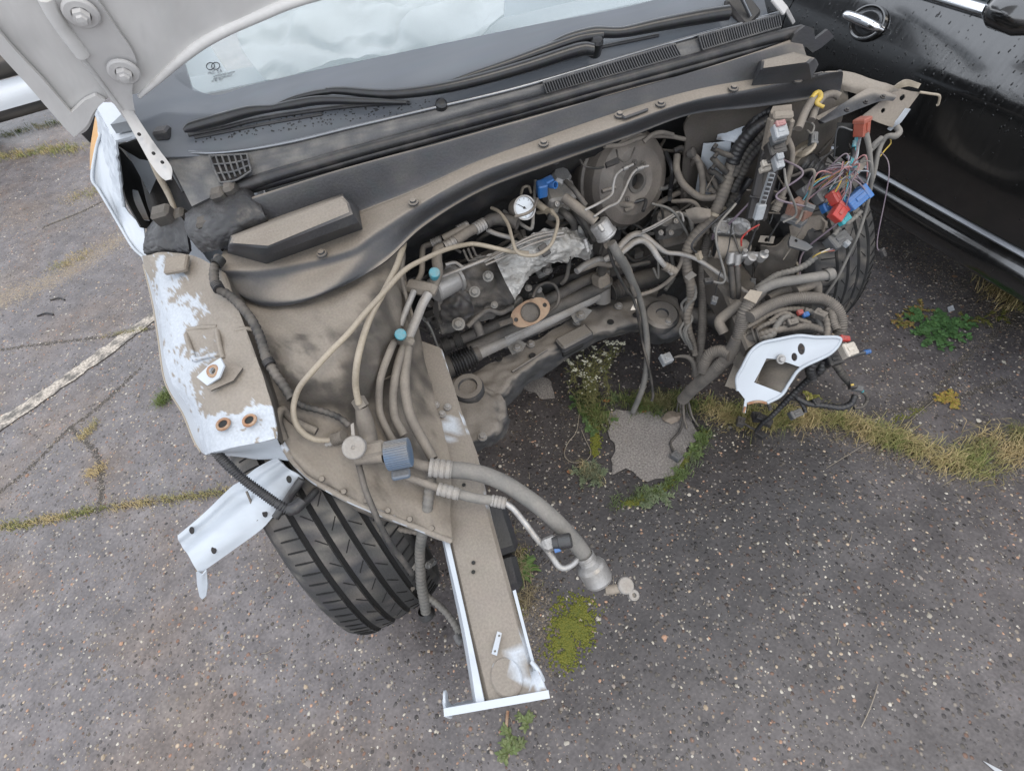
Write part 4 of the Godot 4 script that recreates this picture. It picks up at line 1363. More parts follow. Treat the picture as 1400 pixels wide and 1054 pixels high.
	loft(st, [[V(.481,.946,-.033),V(.607,.946,.015),V(.651,.955,-.015),V(.643,.96,-.075),V(.542,.96,-.092)], [V(.479,.972,-.021),V(.586,.972,.022),V(.623,.976,0),V(.612,.978,-.053),V(.524,.978,-.068)], [V(.476,.991,-.011),V(.57,.991,.027),V(.594,.993,.017),V(.581,.994,-.03),V(.505,.994,-.042)], [V(.479,.996,-.007),V(.561,.996,.026),V(.586,.996,.015),V(.57,.997,-.019),V(.504,.997,-.033)]], 5)
	tag(done("raised_box", st, "cover", cover), "raised box at the right end of the cowl cover")
	# stiffening rib and push pins
	st = start()
	bar(st, V(.164,.967,-.058), V(.226,.967,-.059), 0.02, 0.008, Vector3(0, 0, 1), 0.003)
	done("stiffening_rib", st, "cover", cover)
	for q in [V(-.314,.933,-.072), V(-.015,.959,-.073), V(.165,.966,-.068), V(.258,.967,-.054), V(.431,.958,-.031), V(-.521,.913,-.043), V(.581,.945,0)]:
		st = start()
		lathe(st, q, Vector3(0, 1, 0.15), [[0, 0.011], [0.003, 0.011], [0.004, 0.009], [0.004, 0.007], [0.008, 0.006], [0.009, 0.0]], 16)
		done("push_pin", st, "cover", cover)
	# retaining studs on the insulation under the lip
	for q in [V(-.295,.86,-.124), V(.048,.87,-.155), V(.287,.87,-.156)]:
		st = start()
		lathe(st, q + Vector3(0, 0, 0.004), Vector3(0, 0.4, 1), [[-0.006, 0.014], [0.004, 0.014], [0.005, 0.006], [0.012, 0.006], [0.013, 0]], 14)
		done("stud", st, "plastic", cover)
	# crumpled rubber at the left end of the seal
	st = start()
	patch(st, [[V(-.738,.98,-.231),V(-.701,.985,-.245),V(-.658,.995,-.252),V(-.615,1,-.244),V(-.594,.985,-.19)], [V(-.749,.965,-.206),V(-.699,.985,-.174),V(-.649,1,-.166),V(-.613,1,-.175),V(-.593,.975,-.143)], [V(-.747,.945,-.186),V(-.699,.965,-.146),V(-.652,.975,-.132),V(-.62,.975,-.138),V(-.594,.955,-.14)], [V(-.74,.925,-.171),V(-.707,.935,-.143),V(-.667,.94,-.132),V(-.634,.94,-.143),V(-.606,.94,-.152)]], 0.006, 14, Vector3(-0.4, 2, 1.5), -0.0014, 34.0)
	tag(done("crumpled_flap", st, "rubber_clean"), "wrinkled black rubber flap at the left end of the cowl")
	st = start()
	patch(st, [[V(-.834,.945,-.294),V(-.795,.965,-.295),V(-.763,.97,-.277),V(-.75,.955,-.243)], [V(-.853,.925,-.286),V(-.812,.945,-.263),V(-.779,.95,-.25),V(-.757,.94,-.214)], [V(-.866,.905,-.281),V(-.827,.92,-.248),V(-.792,.925,-.229),V(-.766,.92,-.201)], [V(-.857,.895,-.27),V(-.83,.9,-.251),V(-.801,.905,-.225),V(-.78,.9,-.214)]], 0.006, 14, Vector3(-0.4, 2, 1.5), -0.0016, 34.0)
	tag(done("crumpled_flap", st, "rubber_clean"), "small crumpled black flap above the white apron")
	for q in [[V(-.784,.96,-.278), Vector3(0.04, 0.05, 0.035)], [V(-.659,1,-.213), Vector3(0.03, 0.03, 0.03)], [V(-.633,1,-.213), Vector3(0.025, 0.04, 0.03)], [V(-.76,.955,-.276), Vector3(0.03, 0.03, 0.03)], [V(-.701,.975,-.181), Vector3(0.04, 0.02, 0.03)]]:
		ringbox("moulded_block", "rubber", q[0], Vector3(1, 0.1, 0.3), Vector3(0, 1, 0.2), q[1], null, 0.006)
	# right end bracket of the cowl
	st = start()
	plate(st, [V(.596,.98,-.059),V(.614,1.01,-.073),V(.638,1.02,-.078),V(.653,1.015,-.061),V(.647,1,-.026),V(.68,1.01,-.044),V(.695,.995,-.033),V(.663,.98,-.021),V(.654,.97,-.042),V(.645,.98,-.068),V(.638,.96,-.07)], 0.012)
	done("end_bracket", st, "plastic")
	st = start()
	bar(st, V(.519,1.08,-.189), V(.553,1.03,-.141), 0.05, 0.02, Vector3(1, 0.3, 0), 0.006)
	done("pillar_trim", st, "plastic")
	st = start()
	tube(st, [V(.51,1.09,-.152),V(.54,1.045,-.139)], 0.004, 6)
	done("pillar_bead", st, "trim_steel")
	# left glass edge trim
	st = start()
	tube(st, [V(-.767,1.1,-.523),V(-.764,1.085,-.492),V(-.754,1.075,-.459),V(-.738,1.07,-.429),V(-.724,1.065,-.401)], [0.006, 0.008, 0.008, 0.008, 0.009], 8)
	tube(st, [V(-.738,1.065,-.434),V(-.738,1.05,-.406),V(-.743,1.03,-.394),V(-.741,1,-.372),V(-.738,.97,-.342)], [0.009, 0.009, 0.008, 0.007, 0.006], 8)
	done("edge_trim", st, "gloss_plastic")
	ringbox("trim_clip", "plastic", V(-.721,1.07,-.394), V(-.732,1.07,-.402) - V(-.71,1.07,-.393), Vector3(0, 0, 1), Vector3(0.03, 0.03, 0.02), null, 0.004)
	# wipers
	var wl := Node3D.new()
	wl.name = "wiper"
	car.add_child(wl)
	tag(wl, "black wiper lying across the left half of the windscreen")
	st = start()
	tube(st, [V(-.675,1.08,-.347),V(-.658,1.082,-.348),V(-.602,1.083,-.342),V(-.543,1.084,-.335),V(-.498,1.081,-.323)], [0.004, 0.010, 0.0115, 0.0105, 0.007], 14)
	tube(st, [V(-.507,1.081,-.325),V(-.457,1.08,-.315),V(-.4,1.077,-.301),V(-.319,1.064,-.267),V(-.244,1.052,-.233)], [0.006, 0.009, 0.009, 0.007, 0.004], 12)
	done("spoiler_blade", st, "gloss_plastic", wl)
	st = start()
	tube(st, [V(-.675,1.061,-.374),V(-.613,1.059,-.362),V(-.538,1.059,-.351),V(-.435,1.054,-.328),V(-.318,1.046,-.295),V(-.231,1.036,-.265)], 0.006, 8)
	tube(st, [V(-.666,1.056,-.364),V(-.602,1.054,-.351),V(-.513,1.051,-.334),V(-.41,1.047,-.311)], 0.004, 8)
	done("blade_rubber", st, "rubber_clean", wl)
	st = start()
	tube(st, [V(-.384,1.086,-.315),V(-.351,1.081,-.302),V(-.272,1.066,-.263),V(-.186,1.059,-.237),V(-.093,1.057,-.221),V(.02,1.059,-.208),V(.137,1.063,-.198),V(.169,1.059,-.187)], [0.006, 0.008, 0.0095, 0.0105, 0.0115, 0.0125, 0.0135, 0.012], 14)
	tube(st, [V(-.497,1.082,-.325),V(-.453,1.086,-.325),V(-.408,1.086,-.319),V(-.372,1.084,-.31)], [0.004, 0.005, 0.006, 0.006], 10)
	done("wiper_arm", st, "gloss_plastic", wl)
	st = start()
	lathe(st, V(.185,1.041,-.213), Vector3(0, 0.9, 0.45), [[0, 0.016], [0.03, 0.014], [0.036, 0.01], [0.037, 0]], 18)
	done("arm_cap", st, "gloss_plastic", wl)
	var wr := Node3D.new()
	wr.name = "wiper"
	car.add_child(wr, true)
	tag(wr, "black wiper lying across the right half of the windscreen")
	st = start()
	tube(st, [V(-.171,1.061,-.239),V(-.103,1.064,-.234),V(-.021,1.067,-.228),V(.063,1.071,-.224),V(.149,1.075,-.219),V(.203,1.073,-.207)], [0.003, 0.006, 0.008, 0.0105, 0.011, 0.009], 12)
	done("spoiler_blade", st, "gloss_plastic", wr)
	st = start()
	tube(st, [V(.074,1.074,-.227),V(.129,1.079,-.228),V(.188,1.078,-.218),V(.243,1.071,-.196),V(.325,1.069,-.181),V(.424,1.066,-.161),V(.483,1.063,-.148)], [0.006, 0.009, 0.0115, 0.0105, 0.013, 0.0145, 0.0145], 14)
	done("wiper_arm", st, "gloss_plastic", wr)
	st = start()
	tube(st, [V(-.148,1.041,-.261),V(0,1.042,-.242),V(.169,1.045,-.223),V(.337,1.042,-.194)], 0.005, 8)
	done("blade_rubber", st, "rubber_clean", wr)
	st = start()
	lathe(st, V(-.178,1.03,-.216), Vector3(0, 1, 0.6), [[0, 0.014], [0.012, 0.012], [0.016, 0.007], [0.017, 0]], 16)
	done("washer_jet", st, "gloss_plastic")
	# rain drops on the glass border
	st = start()
	var o := V(-.678,1.052,-.358)
	for k in 260:
		var f := rng.randf()
		var q := V(-.673,1.054,-.361).lerp(V(-.193,1.025,-.24), f) + (V(-.61,1.064,-.37) - V(-.619,1.039,-.326)) * rng.randf_range(-0.15, 0.55)
		var s := rng.randf_range(0.001, 0.0026)
		lathe(st, q, Vector3(0, 0.87, 0.49), [[0, s], [s * 0.4, s * 0.7], [s * 0.55, 0]], 6, true)
	done("rain_drops", st, "drop").set_meta("kind", "stuff")

# stacked outlines joined and capped on top
func loft(st: SurfaceTool, rings: Array, sub := 4) -> void:
	var cen := Vector3.ZERO
	for p in rings[0]: cen += p
	cen /= rings[0].size()
	var n: int = rings[0].size()
	for i in rings.size() - 1:
		smooth(st)
		for k in n:
			var k2 := (k + 1) % n
			for s in sub:
				var f0 := float(s) / sub
				var f1 := float(s + 1) / sub
				var a: Vector3 = (rings[i][k] as Vector3).lerp(rings[i][k2], f0)
				var b: Vector3 = (rings[i][k] as Vector3).lerp(rings[i][k2], f1)
				var c: Vector3 = (rings[i + 1][k] as Vector3).lerp(rings[i + 1][k2], f1)
				var d: Vector3 = (rings[i + 1][k] as Vector3).lerp(rings[i + 1][k2], f0)
				quad(st, a, b, c, d, (a + b) * 0.5 - cen + Vector3(0, 0.01, 0))
	smooth(st)
	var top := Vector3.ZERO
	for p in rings[-1]: top += p
	top /= n
	for k in n:
		var k2 := (k + 1) % n
		for s in sub:
			var a: Vector3 = (rings[-1][k] as Vector3).lerp(rings[-1][k2], float(s) / sub)
			var b: Vector3 = (rings[-1][k] as Vector3).lerp(rings[-1][k2], float(s + 1) / sub)
			for w in 4:
				quad(st, a.lerp(top, w / 4.0), b.lerp(top, w / 4.0), b.lerp(top, (w + 1) / 4.0), a.lerp(top, (w + 1) / 4.0), Vector3.UP)

# ---------------------------------------------------------------- body structure
func make_structure() -> void:
	# firewall with its insulation
	var st := start()
	patch(st, [[Vector3(-0.72, 0.93, -0.24), Vector3(-0.3, 0.93, -0.2), Vector3(0.15, 0.93, -0.17), Vector3(0.7, 0.93, -0.12)], [Vector3(-0.74, 0.72, -0.34), Vector3(-0.3, 0.72, -0.33), Vector3(0.15, 0.72, -0.31), Vector3(0.74, 0.72, -0.26)], [Vector3(-0.74, 0.5, -0.42), Vector3(-0.3, 0.5, -0.43), Vector3(0.15, 0.5, -0.42), Vector3(0.74, 0.5, -0.38)], [Vector3(-0.74, 0.25, -0.6), Vector3(-0.3, 0.25, -0.6), Vector3(0.15, 0.25, -0.6), Vector3(0.74, 0.25, -0.55)]], 0.02, 7, Vector3(0, 1.4, 2), 0.02, 9.0)
	var fw := done("firewall", st, "insulator")
	# padded bulge under the cowl lip
	st = start()
	patch(st, [[V(-.343,.86,-.091),V(-.239,.87,-.118),V(-.105,.88,-.136),V(.048,.88,-.146),V(.22,.88,-.14)], [V(-.355,.76,-.167),V(-.218,.76,-.188),V(-.07,.77,-.206),V(.107,.77,-.229),V(.269,.79,-.211)], [V(-.351,.64,-.236),V(-.201,.64,-.245),V(-.036,.64,-.271),V(.164,.66,-.3),V(.326,.69,-.293)]], 0.03, 8, Vector3(-0.2, 1.4, 2), 0.015, 14.0)
	done("insulation_pad", st, "insulator", fw)
	# underside between the wheels
	st = start()
	box(st, Vector3(0.05, 0.24, -0.95), Basis(), Vector3(1.5, 0.05, 0.9), 0.01)
	done("floor_pan", st, "dark")
	# right-hand inner wing (on the left in the picture)
	st = start()
	patch(st, [[V(-.725,.855,-.152),V(-.656,.845,-.088),V(-.559,.85,-.056),V(-.458,.86,-.067),V(-.356,.87,-.083)],
		[V(-.711,.845,-.019),V(-.634,.845,.05),V(-.546,.845,.08),V(-.452,.825,.042),V(-.378,.77,-.062)],
		[V(-.701,.83,.122),V(-.628,.825,.159),V(-.554,.81,.178),V(-.469,.73,.107),V(-.403,.64,.017)],
		[V(-.71,.79,.179),V(-.656,.755,.191),V(-.592,.72,.199),V(-.501,.665,.164),V(-.427,.59,.132)],
		[V(-.721,.745,.223),V(-.679,.7,.241),V(-.614,.665,.268),V(-.533,.625,.275),V(-.448,.568,.28)],
		[V(-.707,.675,.268),V(-.662,.648,.318),V(-.611,.622,.369),V(-.556,.592,.413),V(-.501,.556,.422)],
		[V(-.708,.63,.27),V(-.669,.615,.321),V(-.616,.592,.375),V(-.562,.568,.421),V(-.513,.545,.457)]], 0.004, 12, Vector3(-0.4, 2.2, 1.4), 0.011, 8.0)
	var iw := done("inner_wing", st, "wheelhouse")
	tag(iw, "dusty inner wing and strut turret on the left of the engine bay")
	# strut turret swelling in the panel, pressed ridge along the lower lip
	st = start()
	tube(st, [V(-.722,.75,.226),V(-.72,.706,.245),V(-.704,.672,.275),V(-.664,.644,.322),V(-.613,.618,.372),V(-.559,.586,.418),V(-.513,.552,.456)], 0.006, 10)
	done("lower_lip", st, "rail", iw)
	for q in [V(-.69,.85,.033), V(-.687,.842,.08), V(-.686,.834,.124), V(-.686,.68,.287), V(-.659,.656,.317), V(-.628,.642,.347), V(-.598,.622,.375), V(-.567,.604,.402), V(-.537,.58,.427)]:
		st = start()
		lathe(st, q, Vector3(0, 1, 0.4), [[-0.002, 0.006], [0.0012, 0.005], [0.0008, 0.003], [0.0006, 0]], 10)
		done("spot_weld", st, "wheelhouse", iw)
	st = start()
	tube(st, [V(-.664,.805,.16),V(-.614,.79,.159),V(-.567,.765,.168),V(-.516,.728,.156),V(-.472,.7,.129)], 0.0035, 8)
	done("sealer_bead", st, "wheelhouse", iw)
	st = start()
	tube(st, [V(-.714,.755,.224),V(-.708,.785,.204),V(-.695,.79,.187),V(-.688,.76,.196),V(-.659,.74,.225)], 0.008, 8)
	done("folded_seam", st, "wheelhouse", iw)
	st = start()
	tube(st, [V(-.372,.885,-.059),V(-.369,.87,-.042),V(-.372,.85,-.032),V(-.39,.82,-.017),V(-.397,.78,-.006),V(-.403,.72,.025)], 0.0045, 8)
	done("panel_edge", st, "wheelhouse", iw)
	# outer apron rail with flaking white paint
	st = start()
	patch(st, [[V(-.875,.9,-.28),V(-.848,.915,-.246),V(-.8,.92,-.217),V(-.751,.92,-.167),V(-.708,.915,-.094)],
		[V(-.868,.87,-.182),V(-.839,.89,-.144),V(-.801,.895,-.109),V(-.753,.895,-.056),V(-.703,.885,.009)],
		[V(-.869,.85,-.073),V(-.836,.87,-.038),V(-.799,.875,-.004),V(-.75,.875,.039),V(-.698,.865,.101)],
		[V(-.874,.82,.024),V(-.828,.85,.068),V(-.79,.86,.098),V(-.748,.86,.132),V(-.696,.845,.186)],
		[V(-.855,.79,.108),V(-.819,.825,.146),V(-.782,.84,.172),V(-.739,.84,.195),V(-.699,.83,.231)],
		[V(-.854,.77,.168),V(-.816,.815,.203),V(-.781,.825,.216),V(-.744,.825,.226),V(-.703,.82,.249)],
		[V(-.85,.765,.195),V(-.816,.805,.233),V(-.784,.815,.248),V(-.747,.815,.258),V(-.708,.812,.265)]], 0.004, 18, Vector3(-0.4, 2.2, 1.4), 0.004, 16.0)
	var ap := done("apron", st, "apron")
	tag(ap, "white apron rail with flaking paint and dried mud, left edge of the bay")
	st = start()
	patch(st, [[V(-.875,.9,-.28),V(-.868,.87,-.182),V(-.869,.85,-.073),V(-.874,.82,.024),V(-.855,.79,.108),V(-.854,.77,.168),V(-.85,.765,.195)], [V(-.888,.87,-.297),V(-.893,.835,-.214),V(-.898,.81,-.121),V(-.905,.78,-.015),V(-.889,.755,.063),V(-.884,.735,.117),V(-.877,.725,.147)]], 0.003, 8, Vector3(-2, 1.2, 1.2))
	done("outer_flange", st, "white", ap)
	st = start()
	tube(st, [V(-.888,.87,-.297),V(-.893,.835,-.214),V(-.898,.81,-.121),V(-.905,.78,-.015),V(-.889,.755,.063),V(-.884,.735,.117),V(-.877,.725,.147)], 0.003, 6)
	done("flange_edge", st, "hose_beige", ap)
	# inner drop of the apron, towards the wheelhouse
	st = start()
	patch(st, [[V(-.708,.915,-.094),V(-.703,.885,.009),V(-.698,.865,.101),V(-.696,.845,.186),V(-.708,.812,.265)], [V(-.705,.88,-.125),V(-.695,.85,-.015),V(-.691,.83,.087),V(-.696,.8,.157),V(-.715,.76,.237)]], 0.003, 8, Vector3(0.2, 1.6, 1))
	done("inner_drop", st, "wheelhouse", ap)
	# front end face
	st = start()
	patch(st, [[V(-.85,.765,.195),V(-.806,.806,.238),V(-.767,.812,.25),V(-.708,.812,.265)], [V(-.842,.73,.177),V(-.804,.74,.2),V(-.769,.74,.215),V(-.726,.745,.232)], [V(-.815,.7,.177),V(-.787,.7,.198),V(-.756,.7,.214),V(-.732,.7,.231)]], 0.003, 6, Vector3(-0.4, 1.0, 3))
	done("end_face", st, "white", ap)
	for q in [V(-.782,.834,.209), V(-.738,.835,.225)]:
		st = start()
		lathe(st, q, Vector3(0, 1, 0.1), [[0, 0.013], [0.003, 0.012], [0.003, 0.008], [0.0, 0.0075]], 18)
		var hb := done("bolt_hole", st, "rust", ap)
		st = start()
		lathe(st, q, Vector3(0, 1, 0.1), [[0.0, 0.0085], [0.0012, 0.008], [0.0012, 0]], 14)
		done("hole", st, "dark", ap)
	# rusty fixing tab
	st = start()
	plate(st, [V(-.801,.866,.109),V(-.773,.885,.109),V(-.746,.89,.113),V(-.744,.888,.132),V(-.76,.88,.145),V(-.786,.868,.14)], 0.003, [[V(-.767,.88,.124), 0.006]])
	done("fixing_tab", st, "white", ap)
	st = start()
	plate(st, [V(-.793,.868,.13),V(-.754,.872,.095),V(-.722,.868,.131),V(-.742,.866,.15),V(-.782,.864,.152)], 0.003)
	done("tab_base", st, "wheelhouse", ap)
	st = start()
	lathe(st, V(-.767,.881,.126), Vector3(-0.2, 1, 0.5), [[0, 0.012], [0.002, 0.011], [0.002, 0.006]], 16)
	done("rust_ring", st, "rust", ap)
	# pressed recesses
	for q in [[V(-.812,.873,-.021), V(-.803,.866,.062)], [V(-.752,.878,.02), V(-.753,.868,.088)], [V(-.812,.873,-.021), V(-.751,.878,.01)], [V(-.803,.866,.062), V(-.757,.868,.076)], [V(-.719,.877,.038), V(-.692,.87,.043)]]:
		st = start()
		tube(st, [q[0], (q[0] + q[1]) * 0.5 + Vector3(0, 0.003, 0), q[1]], 0.0045, 8)
		done("pressed_edge", st, "apron", ap)
	ringbox("small_bracket", "tan_metal", V(-.79,.925,-.158), Vector3(1, 0, 0.3), Vector3(0, 1, 0.2), Vector3(0.045, 0.012, 0.04), null, 0.003)
	# bare headlamp bracket hanging off the apron
	st = start()
	patch(st, [[V(-.991,.615,.225),V(-.992,.612,.233),V(-.994,.6,.237),V(-.99,.6,.249),V(-.973,.617,.277),V(-.968,.61,.299),V(-.968,.592,.312)],
		[V(-.926,.64,.22),V(-.925,.637,.229),V(-.929,.624,.233),V(-.925,.624,.245),V(-.911,.64,.274),V(-.901,.632,.298),V(-.893,.612,.307)],
		[V(-.861,.663,.206),V(-.859,.66,.217),V(-.862,.648,.223),V(-.858,.648,.236),V(-.844,.662,.265),V(-.837,.652,.289),V(-.832,.632,.305)],
		[V(-.839,.672,.208),V(-.837,.669,.222),V(-.837,.658,.228),V(-.832,.658,.241),V(-.819,.671,.268),V(-.81,.66,.287),V(-.804,.642,.298)],
		[V(-.796,.69,.208),V(-.793,.688,.221),V(-.791,.678,.226),V(-.786,.678,.238),V(-.775,.688,.26),V(-.767,.678,.276),V(-.764,.66,.285)],
		[V(-.75,.705,.215),V(-.747,.703,.225),V(-.745,.695,.228),V(-.74,.695,.238),V(-.73,.703,.257),V(-.721,.694,.268),V(-.718,.68,.272)]], 0.0035, 6)
	var hb2 := done("headlamp_bracket", st, "bracket")
	tag(hb2, "bent white headlamp bracket hanging below the apron")
	for q in [V(-.956,.629,.238), V(-.92,.627,.299), V(-.807,.657,.291), V(-.738,.7,.272)]:
		st = start()
		lathe(st, q, Vector3(0.1, 1, 0.3), [[0, 0.0058], [0.0012, 0.0054], [0.0012, 0]], 14, false, 1.3, 0.8)
		done("slot_hole", st, "dark", hb2)
	st = start()
	patch(st, [[V(-.969,.6,.31),V(-.96,.598,.32),V(-.95,.6,.316)], [V(-.985,.57,.319),V(-.979,.566,.326),V(-.966,.57,.328)], [V(-.998,.54,.327),V(-.994,.538,.333),V(-.983,.545,.334)]], 0.003, 5)
	done("bent_hook", st, "bracket", hb2)
	st = start()
	tube(st, [V(-.827,.673,.238),V(-.824,.666,.266),V(-.827,.654,.278),V(-.825,.648,.293)], 0.0025, 6)
	done("step_edge", st, "iron", hb2)
	st = start()
	tube(st, [V(-.719,.69,.276),V(-.742,.68,.287),V(-.766,.668,.298),V(-.789,.66,.311)], 0.008, 8)
	done("rubber_edge", st, "rubber_clean", hb2)
	# right-hand chassis rail with its end flange
	st = start()
	beam(st, [[V(-.452,.62,-.083),V(-.361,.6,.017)], [V(-.47,.575,.142),V(-.383,.57,.186)], [V(-.488,.55,.287),V(-.392,.552,.295)], [V(-.517,.535,.438),V(-.421,.535,.436)], [V(-.545,.522,.611),V(-.451,.522,.618)], [V(-.563,.512,.738),V(-.472,.512,.752)]], Vector3(0, -0.11, -0.022), 0.007)
	var rail := done("front_rail", st, "rail")
	tag(rail, "long dusty chassis rail sticking out towards the viewer, paint rubbed to white")
	st = start()
	patch(st, [[V(-.525,.54,.436),V(-.551,.527,.609),V(-.577,.517,.729)], [V(-.516,.541,.442),V(-.543,.528,.613),V(-.564,.518,.737)]], 0.003, 8)
	patch(st, [[V(-.525,.54,.436),V(-.551,.527,.609),V(-.577,.517,.729)], [V(-.531,.5,.419),V(-.56,.488,.597),V(-.586,.48,.722)]], 0.003, 8, Vector3(-2, 1.2, 1))
	done("weld_flange", st, "white", rail)
	st = start()
	patch(st, [[V(-.444,.525,.587),V(-.46,.52,.679),V(-.471,.516,.748)], [V(-.438,.524,.587),V(-.455,.519,.68),V(-.466,.514,.748)]], 0.003, 8)
	done("weld_flange", st, "white", rail)
	var fa := V(-.632,.52,.719)
	var fb := V(-.461,.52,.771)
	var fx := (fb - fa).normalized()
	st = start()
	plate(st, [fa, fb, fb + Vector3(0, -0.02, -0.004), fb - fx * 0.01 + Vector3(0, -0.13, -0.026), fa + fx * 0.012 + Vector3(0, -0.13, -0.026), fa + Vector3(0, -0.03, -0.006)], 0.012, [[fa + fx * 0.02 + Vector3(0, -0.1, -0.02), 0.006], [fb - fx * 0.02 + Vector3(0, -0.1, -0.02), 0.006]], Vector3(-0.5, 0.5, 4))
	done("end_flange", st, "white", rail)
	st = start()
	patch(st, [[fa + fx * 0.006, fa + fx * 0.006 + Vector3(0, -0.02, -0.03), fa + fx * 0.006 + Vector3(0, -0.05, -0.035)], [fa + fx * 0.008 + Vector3(0, -0.03, 0), fa + fx * 0.01 + Vector3(0, -0.045, -0.015), fa + fx * 0.012 + Vector3(0, -0.06, -0.02)]], 0.004, 5)
	lathe(st, fa + fx * 0.006 + Vector3(0, -0.025, -0.03), fx, disc_prof(0.014, 0.004), 20)
	done("flange_ear", st, "white", rail)
	st = start()
	patch(st, [[fb - fx * 0.035 + Vector3(0, -0.004, -0.002), fb + Vector3(0, -0.002, -0.002)], [fb - fx * 0.03 + Vector3(0, -0.015, -0.035), fb + Vector3(0, 0.005, -0.03)], [fb - fx * 0.02 + Vector3(0, -0.03, -0.05), fb + fx * 0.0 + Vector3(0, 0.01, -0.045)]], 0.004, 5)
	done("flange_ear", st, "rail", rail)
	st = start()
	tube(st, [fb + fx * 0.002 + Vector3(0, -0.01, -0.03), fb + fx * 0.001 + Vector3(0, 0.006, -0.045), fb + fx * -0.004 + Vector3(0, 0.008, -0.06)], 0.004, 6)
	done("flange_lip", st, "white", rail)
	# dimple plate, weld nuts and holes on the rail
	st = start()
	lathe(st, V(-.514,.516,.71), Vector3(0, 1, 0), [[0, 0.03], [0.003, 0.027], [0.0035, 0]], 26, false, 1.1, 0.9)
	done("stiffener_disc", st, "rail", rail)
	for q in [V(-.49,.532,.507), V(-.497,.531,.523), V(-.446,.547,.352)]:
		st = start()
		lathe(st, q, Vector3(0, 1, 0), [[0, 0.004], [0.0008, 0.0038], [0.0008, 0]], 12)
		done("drill_hole", st, "dark", rail)
	for q in [V(-.43,.58,.153), V(-.408,.578,.17), V(-.426,.575,.18)]:
		hexbolt("mount_bolt", "alu_dusty", q, Vector3(0, 1, 0), 0.006, rail)
	st = start()
	patch(st, [[V(-.478,.6,.123),V(-.484,.585,.209),V(-.5,.572,.294),V(-.522,.56,.37)], [V(-.456,.61,.144),V(-.471,.592,.225),V(-.49,.58,.304),V(-.513,.565,.377)], [V(-.449,.595,.147),V(-.464,.58,.22),V(-.482,.566,.3),V(-.508,.555,.374)]], 0.004, 6)
	done("overlap_seam", st, "wheelhouse", rail)
	# black tow-hook housing under the rail, right side
	st = start()
	bar(st, V(-.411,.43,.36), V(-.425,.4,.472), 0.07, 0.07, Vector3(1, 0, 0), 0.012)
	bar(st, V(-.425,.38,.465), V(-.44,.37,.542), 0.05, 0.06, Vector3(1, 0, 0), 0.012)
	done("rubber_buffer", st, "rubber_clean", rail)

	# left-hand side (right in the picture): inner wing, strut turret, apron
	st = start()
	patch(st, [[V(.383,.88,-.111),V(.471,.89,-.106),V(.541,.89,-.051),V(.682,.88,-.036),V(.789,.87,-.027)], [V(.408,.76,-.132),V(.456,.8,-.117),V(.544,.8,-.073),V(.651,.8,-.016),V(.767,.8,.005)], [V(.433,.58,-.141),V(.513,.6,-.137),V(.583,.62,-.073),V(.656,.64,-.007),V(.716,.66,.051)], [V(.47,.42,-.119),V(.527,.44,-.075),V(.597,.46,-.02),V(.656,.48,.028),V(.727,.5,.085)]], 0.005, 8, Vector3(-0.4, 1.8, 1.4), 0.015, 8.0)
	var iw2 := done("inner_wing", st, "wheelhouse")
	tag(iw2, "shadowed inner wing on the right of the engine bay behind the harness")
	st = start()
	plate(st, [V(.449,.79,-.114),V(.466,.79,-.089),V(.505,.8,-.08),V(.527,.69,-.084),V(.52,.63,-.094),V(.476,.62,-.142)], 0.004)
	done("painted_gusset", st, "white", iw2)
	st = start()
	patch(st, [[V(.496,.885,-.118),V(.548,.885,-.077)], [V(.505,.84,-.127),V(.563,.845,-.07)], [V(.477,.8,-.101),V(.508,.8,-.056)]], 0.004, 6)
	done("painted_gusset", st, "bay_paint", iw2)
	for q in [V(.44,.8,-.072), V(.447,.775,-.071), V(.451,.74,-.075)]:
		st = start()
		box(st, q + Vector3(0, 0.01, 0.01), Basis.from_euler(Vector3(0.4, 0.5, 0.2)), Vector3(0.016, 0.009, 0.01), 0.002)
		done("harness_clip", st, "plastic", iw2)
	st = start()
	patch(st, [[V(.767,.89,-.061),V(.792,.89,-.05),V(.867,.865,.027),V(.907,.85,.055)], [V(.756,.88,-.039),V(.778,.88,-.021),V(.838,.86,.028),V(.878,.845,.056)], [V(.765,.86,-.03),V(.782,.86,-.007),V(.822,.845,.031),V(.858,.835,.06)]], 0.004, 8, Vector3(-0.4, 2.2, 1.4), 0.004, 16.0)
	var ap2 := done("apron", st, "apron")
	tag(ap2, "dusty apron rail beside the black car, right edge of the bay")
	st = start()
	patch(st, [[V(.633,.86,.048),V(.78,.875,.024),V(.815,.872,.034),V(.845,.862,.068)], [V(.649,.85,.044),V(.776,.868,.039),V(.814,.865,.051),V(.839,.858,.071)], [V(.658,.845,.047),V(.77,.85,.05),V(.81,.855,.058),V(.836,.852,.07)]], 0.012, 6)
	var pb := done("lamp_support", st, "cover")
	tag(pb, "dark plastic lamp support bar on the right apron")
	for q in [V(.705,.865,.056), V(.758,.868,.057), V(.805,.868,.062)]:
		hexbolt("screw", "plastic", q, Vector3(0, 1, 0.3), 0.004, pb)
	st = start()
	plate(st, [V(.78,.83,.059),V(.857,.855,.039),V(.876,.86,.054),V(.919,.85,.075),V(.891,.825,.087),V(.887,.822,.076),V(.858,.785,.078),V(.825,.8,.062)], 0.003, [[V(.833,.825,.056), 0.0055], [V(.876,.847,.065), 0.007]])
	var tp := done("lamp_bracket", st, "tan_metal")
	tag(tp, "dusty torn lamp bracket with a hooked end on the right apron")
	st = start()
	tube(st, [V(.913,.852,.075),V(.932,.848,.089),V(.951,.842,.101),V(.959,.82,.104),V(.957,.818,.102)], 0.003, 6)
	patch(st, [[V(.854,.87,.046),V(.865,.88,.05),V(.88,.882,.053),V(.908,.872,.072)], [V(.868,.862,.048),V(.878,.866,.054),V(.89,.866,.059),V(.904,.862,.073)]], 0.003, 6)
